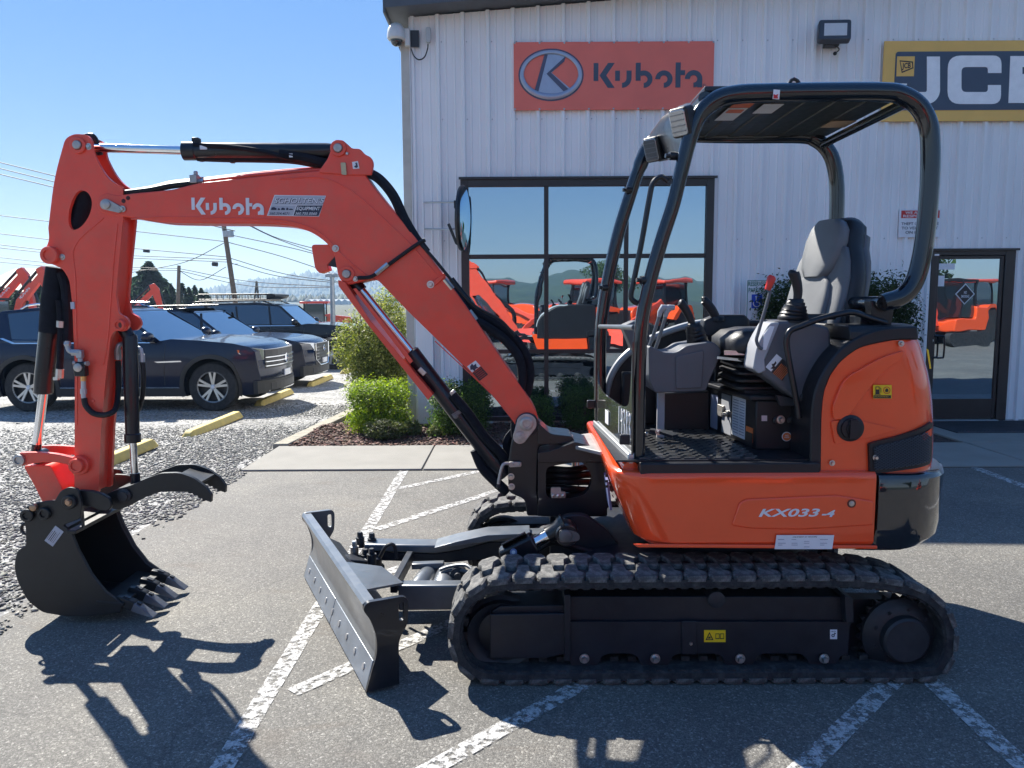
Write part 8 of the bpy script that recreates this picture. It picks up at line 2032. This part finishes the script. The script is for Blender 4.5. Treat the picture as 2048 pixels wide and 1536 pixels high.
# rolling wooded hill
HILLM, t_, b_n = nodemat('hill_forest'); nz = N(t_, 'ShaderNodeTexNoise', Scale=.02, Detail=8.0, Roughness=.7); t_.links.new(coords(t_), nz.inputs['Vector']); t_.links.new(ramp(t_, nz.outputs[0], [(.3, (.025, .045, .02)), (.6, (.05, .075, .03)), (.8, (.09, .11, .05))]), b_n.inputs['Base Color']); b_n.inputs['Roughness'].default_value = .95
YH = 1500.0
def hz(x):
    u = 1024 + x / YH * FPX
    pts = [(-400, 612), (200, 606), (300, 600), (395, 592), (440, 578), (480, 571), (520, 562), (560, 557), (600, 552), (640, 550), (700, 552), (760, 556), (900, 548), (1100, 560), (1600, 580), (2400, 560)]
    for (u0, v0), (u1, v1) in zip(pts[:-1], pts[1:]):
        if u0 <= u <= u1: v = v0 + (v1 - v0) * (u - u0) / (u1 - u0); break
    else: v = 600
    return max(0, (600 - v) / FPX * YH + 1.6)
def hill(x, y):
    t = (y - 1250) / 250
    r_ = hz(x); base = r_ * max(0, min(1, t)) ** 1.3 if t < 1 else r_ * (1 + .05 * math.sin(x * .004))
    n_ = noise.noise(Vector((x * .008, y * .008, 0))) * 7 + noise.noise(Vector((x * .03, y * .03, 3))) * 2.5
    return base + n_ * min(1, r_ / 12) * min(1, max(0, t * 2)) - .4
xs = [-1600 + 12 * i for i in range(170)]; ys_ = [1235 + 22 * j for j in range(13)] + [1700, 2200]
struct(grid_mesh(xs, ys_, hill).build('wooded_hill', HILLM, sharp=0, fix=False))
n = 7000; x = rng.uniform(-1500, 300, n); y = 1260 + rng.uniform(0, 1, n) ** .7 * 270
ok = np.array([hz(a) > 3 for a in x]); x, y = x[ok], y[ok]; n = len(x)
z = np.array([hill(a, b__) for a, b__ in zip(x, y)])
hgt = rng.gamma(5, 1.2, n) + 2; k = 6; V = []; 
ang = np.arange(k) * 2 * PI / k
wd = hgt * rng.uniform(.35, .8, n)
ring_ = np.stack([x[:, None] + wd[:, None] * np.cos(ang), y[:, None] + wd[:, None] * np.sin(ang), np.repeat(z[:, None], k, 1) + hgt[:, None] * .1], -1)
tip_ = np.stack([x, y, z + hgt], -1)[:, None, :]
V = np.concatenate([ring_, tip_], 1).reshape(-1, 3); base = (np.arange(n) * (k + 1))[:, None, None]
F = np.stack([np.arange(k), (np.arange(k) + 1) % k, np.full(k, k)], 1)[None] + base
C = np.array([.022, .036, .02])[None] * rng.uniform(.6, 1.4, (n, 1)); np_mesh('hill_forest', V, F.reshape(-1, 3), np.repeat(C, k + 1, 0), STONE)['kind'] = 'stuff'
# a second low wood, nearer, at the foot of the hill, and trees behind the camera
n = 900; x = rng.uniform(-420, -60, n); y = rng.uniform(520, 600, n); hgt = rng.uniform(3, 7.5, n); wd = hgt * rng.uniform(.3, .6, n); z = np.full(n, -.3)
ring_ = np.stack([x[:, None] + wd[:, None] * np.cos(ang), y[:, None] + wd[:, None] * np.sin(ang), np.repeat(z[:, None], k, 1) + hgt[:, None] * .3], -1)
V = np.concatenate([ring_, np.stack([x, y, z + hgt], -1)[:, None, :]], 1).reshape(-1, 3); base = (np.arange(n) * (k + 1))[:, None, None]
F = np.stack([np.arange(k), (np.arange(k) + 1) % k, np.full(k, k)], 1)[None] + base
C = np.array([.025, .038, .022])[None] * rng.uniform(.5, 1.6, (n, 1)); np_mesh('distant_wood', V, F.reshape(-1, 3), np.repeat(C, k + 1, 0), STONE)['kind'] = 'stuff'
def round_tree(label, x, y, z0, h, w, seed, group):
    t = thing('broadleaf_tree', label, 'tree', group); r = random.Random(seed); cs = []; rs = []
    for i in range(13):
        a = r.uniform(0, 2 * PI); q = r.uniform(0, .33); cs.append((x + math.cos(a) * w * q, y + math.sin(a) * w * q, z0 + h * r.uniform(.38, .85))); rs.append((w * r.uniform(.14, .24),) * 2 + (h * r.uniform(.1, .17),))
    V, F, C = leaves(7000, cs, rs, .17, DG + [(.05, .075, .02)], seed=seed); np_mesh('crown', V, F, C, LEAF, t, stuff=False)
    m = MB(); m.tube([(x, y, z0 - .1), (x, y, z0 + h * .3), (x + .2, y, z0 + h * .7)], [.22, .17, .07], 8)
    for i in range(4): m.tube([(x, y, z0 + h * .3), cs[i]], [.09, .03], 6)
    m.build('trunk', BARK, t)
gt = 'trees across the lot mirrored in the window'
round_tree('broad tree across the lot mirrored in the middle of the window', 16.5, -110, 0, 8.5, 12, 5, gt)
round_tree('second broad tree across the lot, far right of the mirrored tractors', 33, -42, 0, 6.5, 8.0, 6, gt)
round_tree('third tree across the lot, mirrored beside the glass door', 24, -30, 0, 6.0, 8.0, 7, gt)
struct(grid_mesh([-1500 + 25 * i for i in range(121)], [-1200, -900, -700, -560], lambda x, y: (0 if y > -600 else (24 + 26 * noise.noise(Vector((x * .005, 0, 5))) + 9 * noise.noise(Vector((x * .02, 0, 9)))) * (1 if y < -800 else .6)) - .3).build('far_ridge', HILLM, sharp=0, fix=False))
# ------------------------------------------------------------------ thin summer haze over the plain
HAZE = True
if HAZE:
    hm = bpy.data.materials.new('haze_air'); hm.use_nodes = True; ht = hm.node_tree
    for n_ in list(ht.nodes):
        if n_.type == 'BSDF_PRINCIPLED': ht.nodes.remove(n_)
    pv_ = ht.nodes.new('ShaderNodeVolumePrincipled'); pv_.inputs['Color'].default_value = (.52, .74, 1.0, 1); pv_.inputs['Density'].default_value = .0004; pv_.inputs['Anisotropy'].default_value = .2
    ht.links.new(pv_.outputs[0], ht.nodes['Material Output'].inputs['Volume'])
    m = MB(); m.box(-2310, 2310, -1260, 2310, -2.0, 88); hz_o = m.build('haze', hm, sharp=0); hz_o['kind'] = 'stuff'
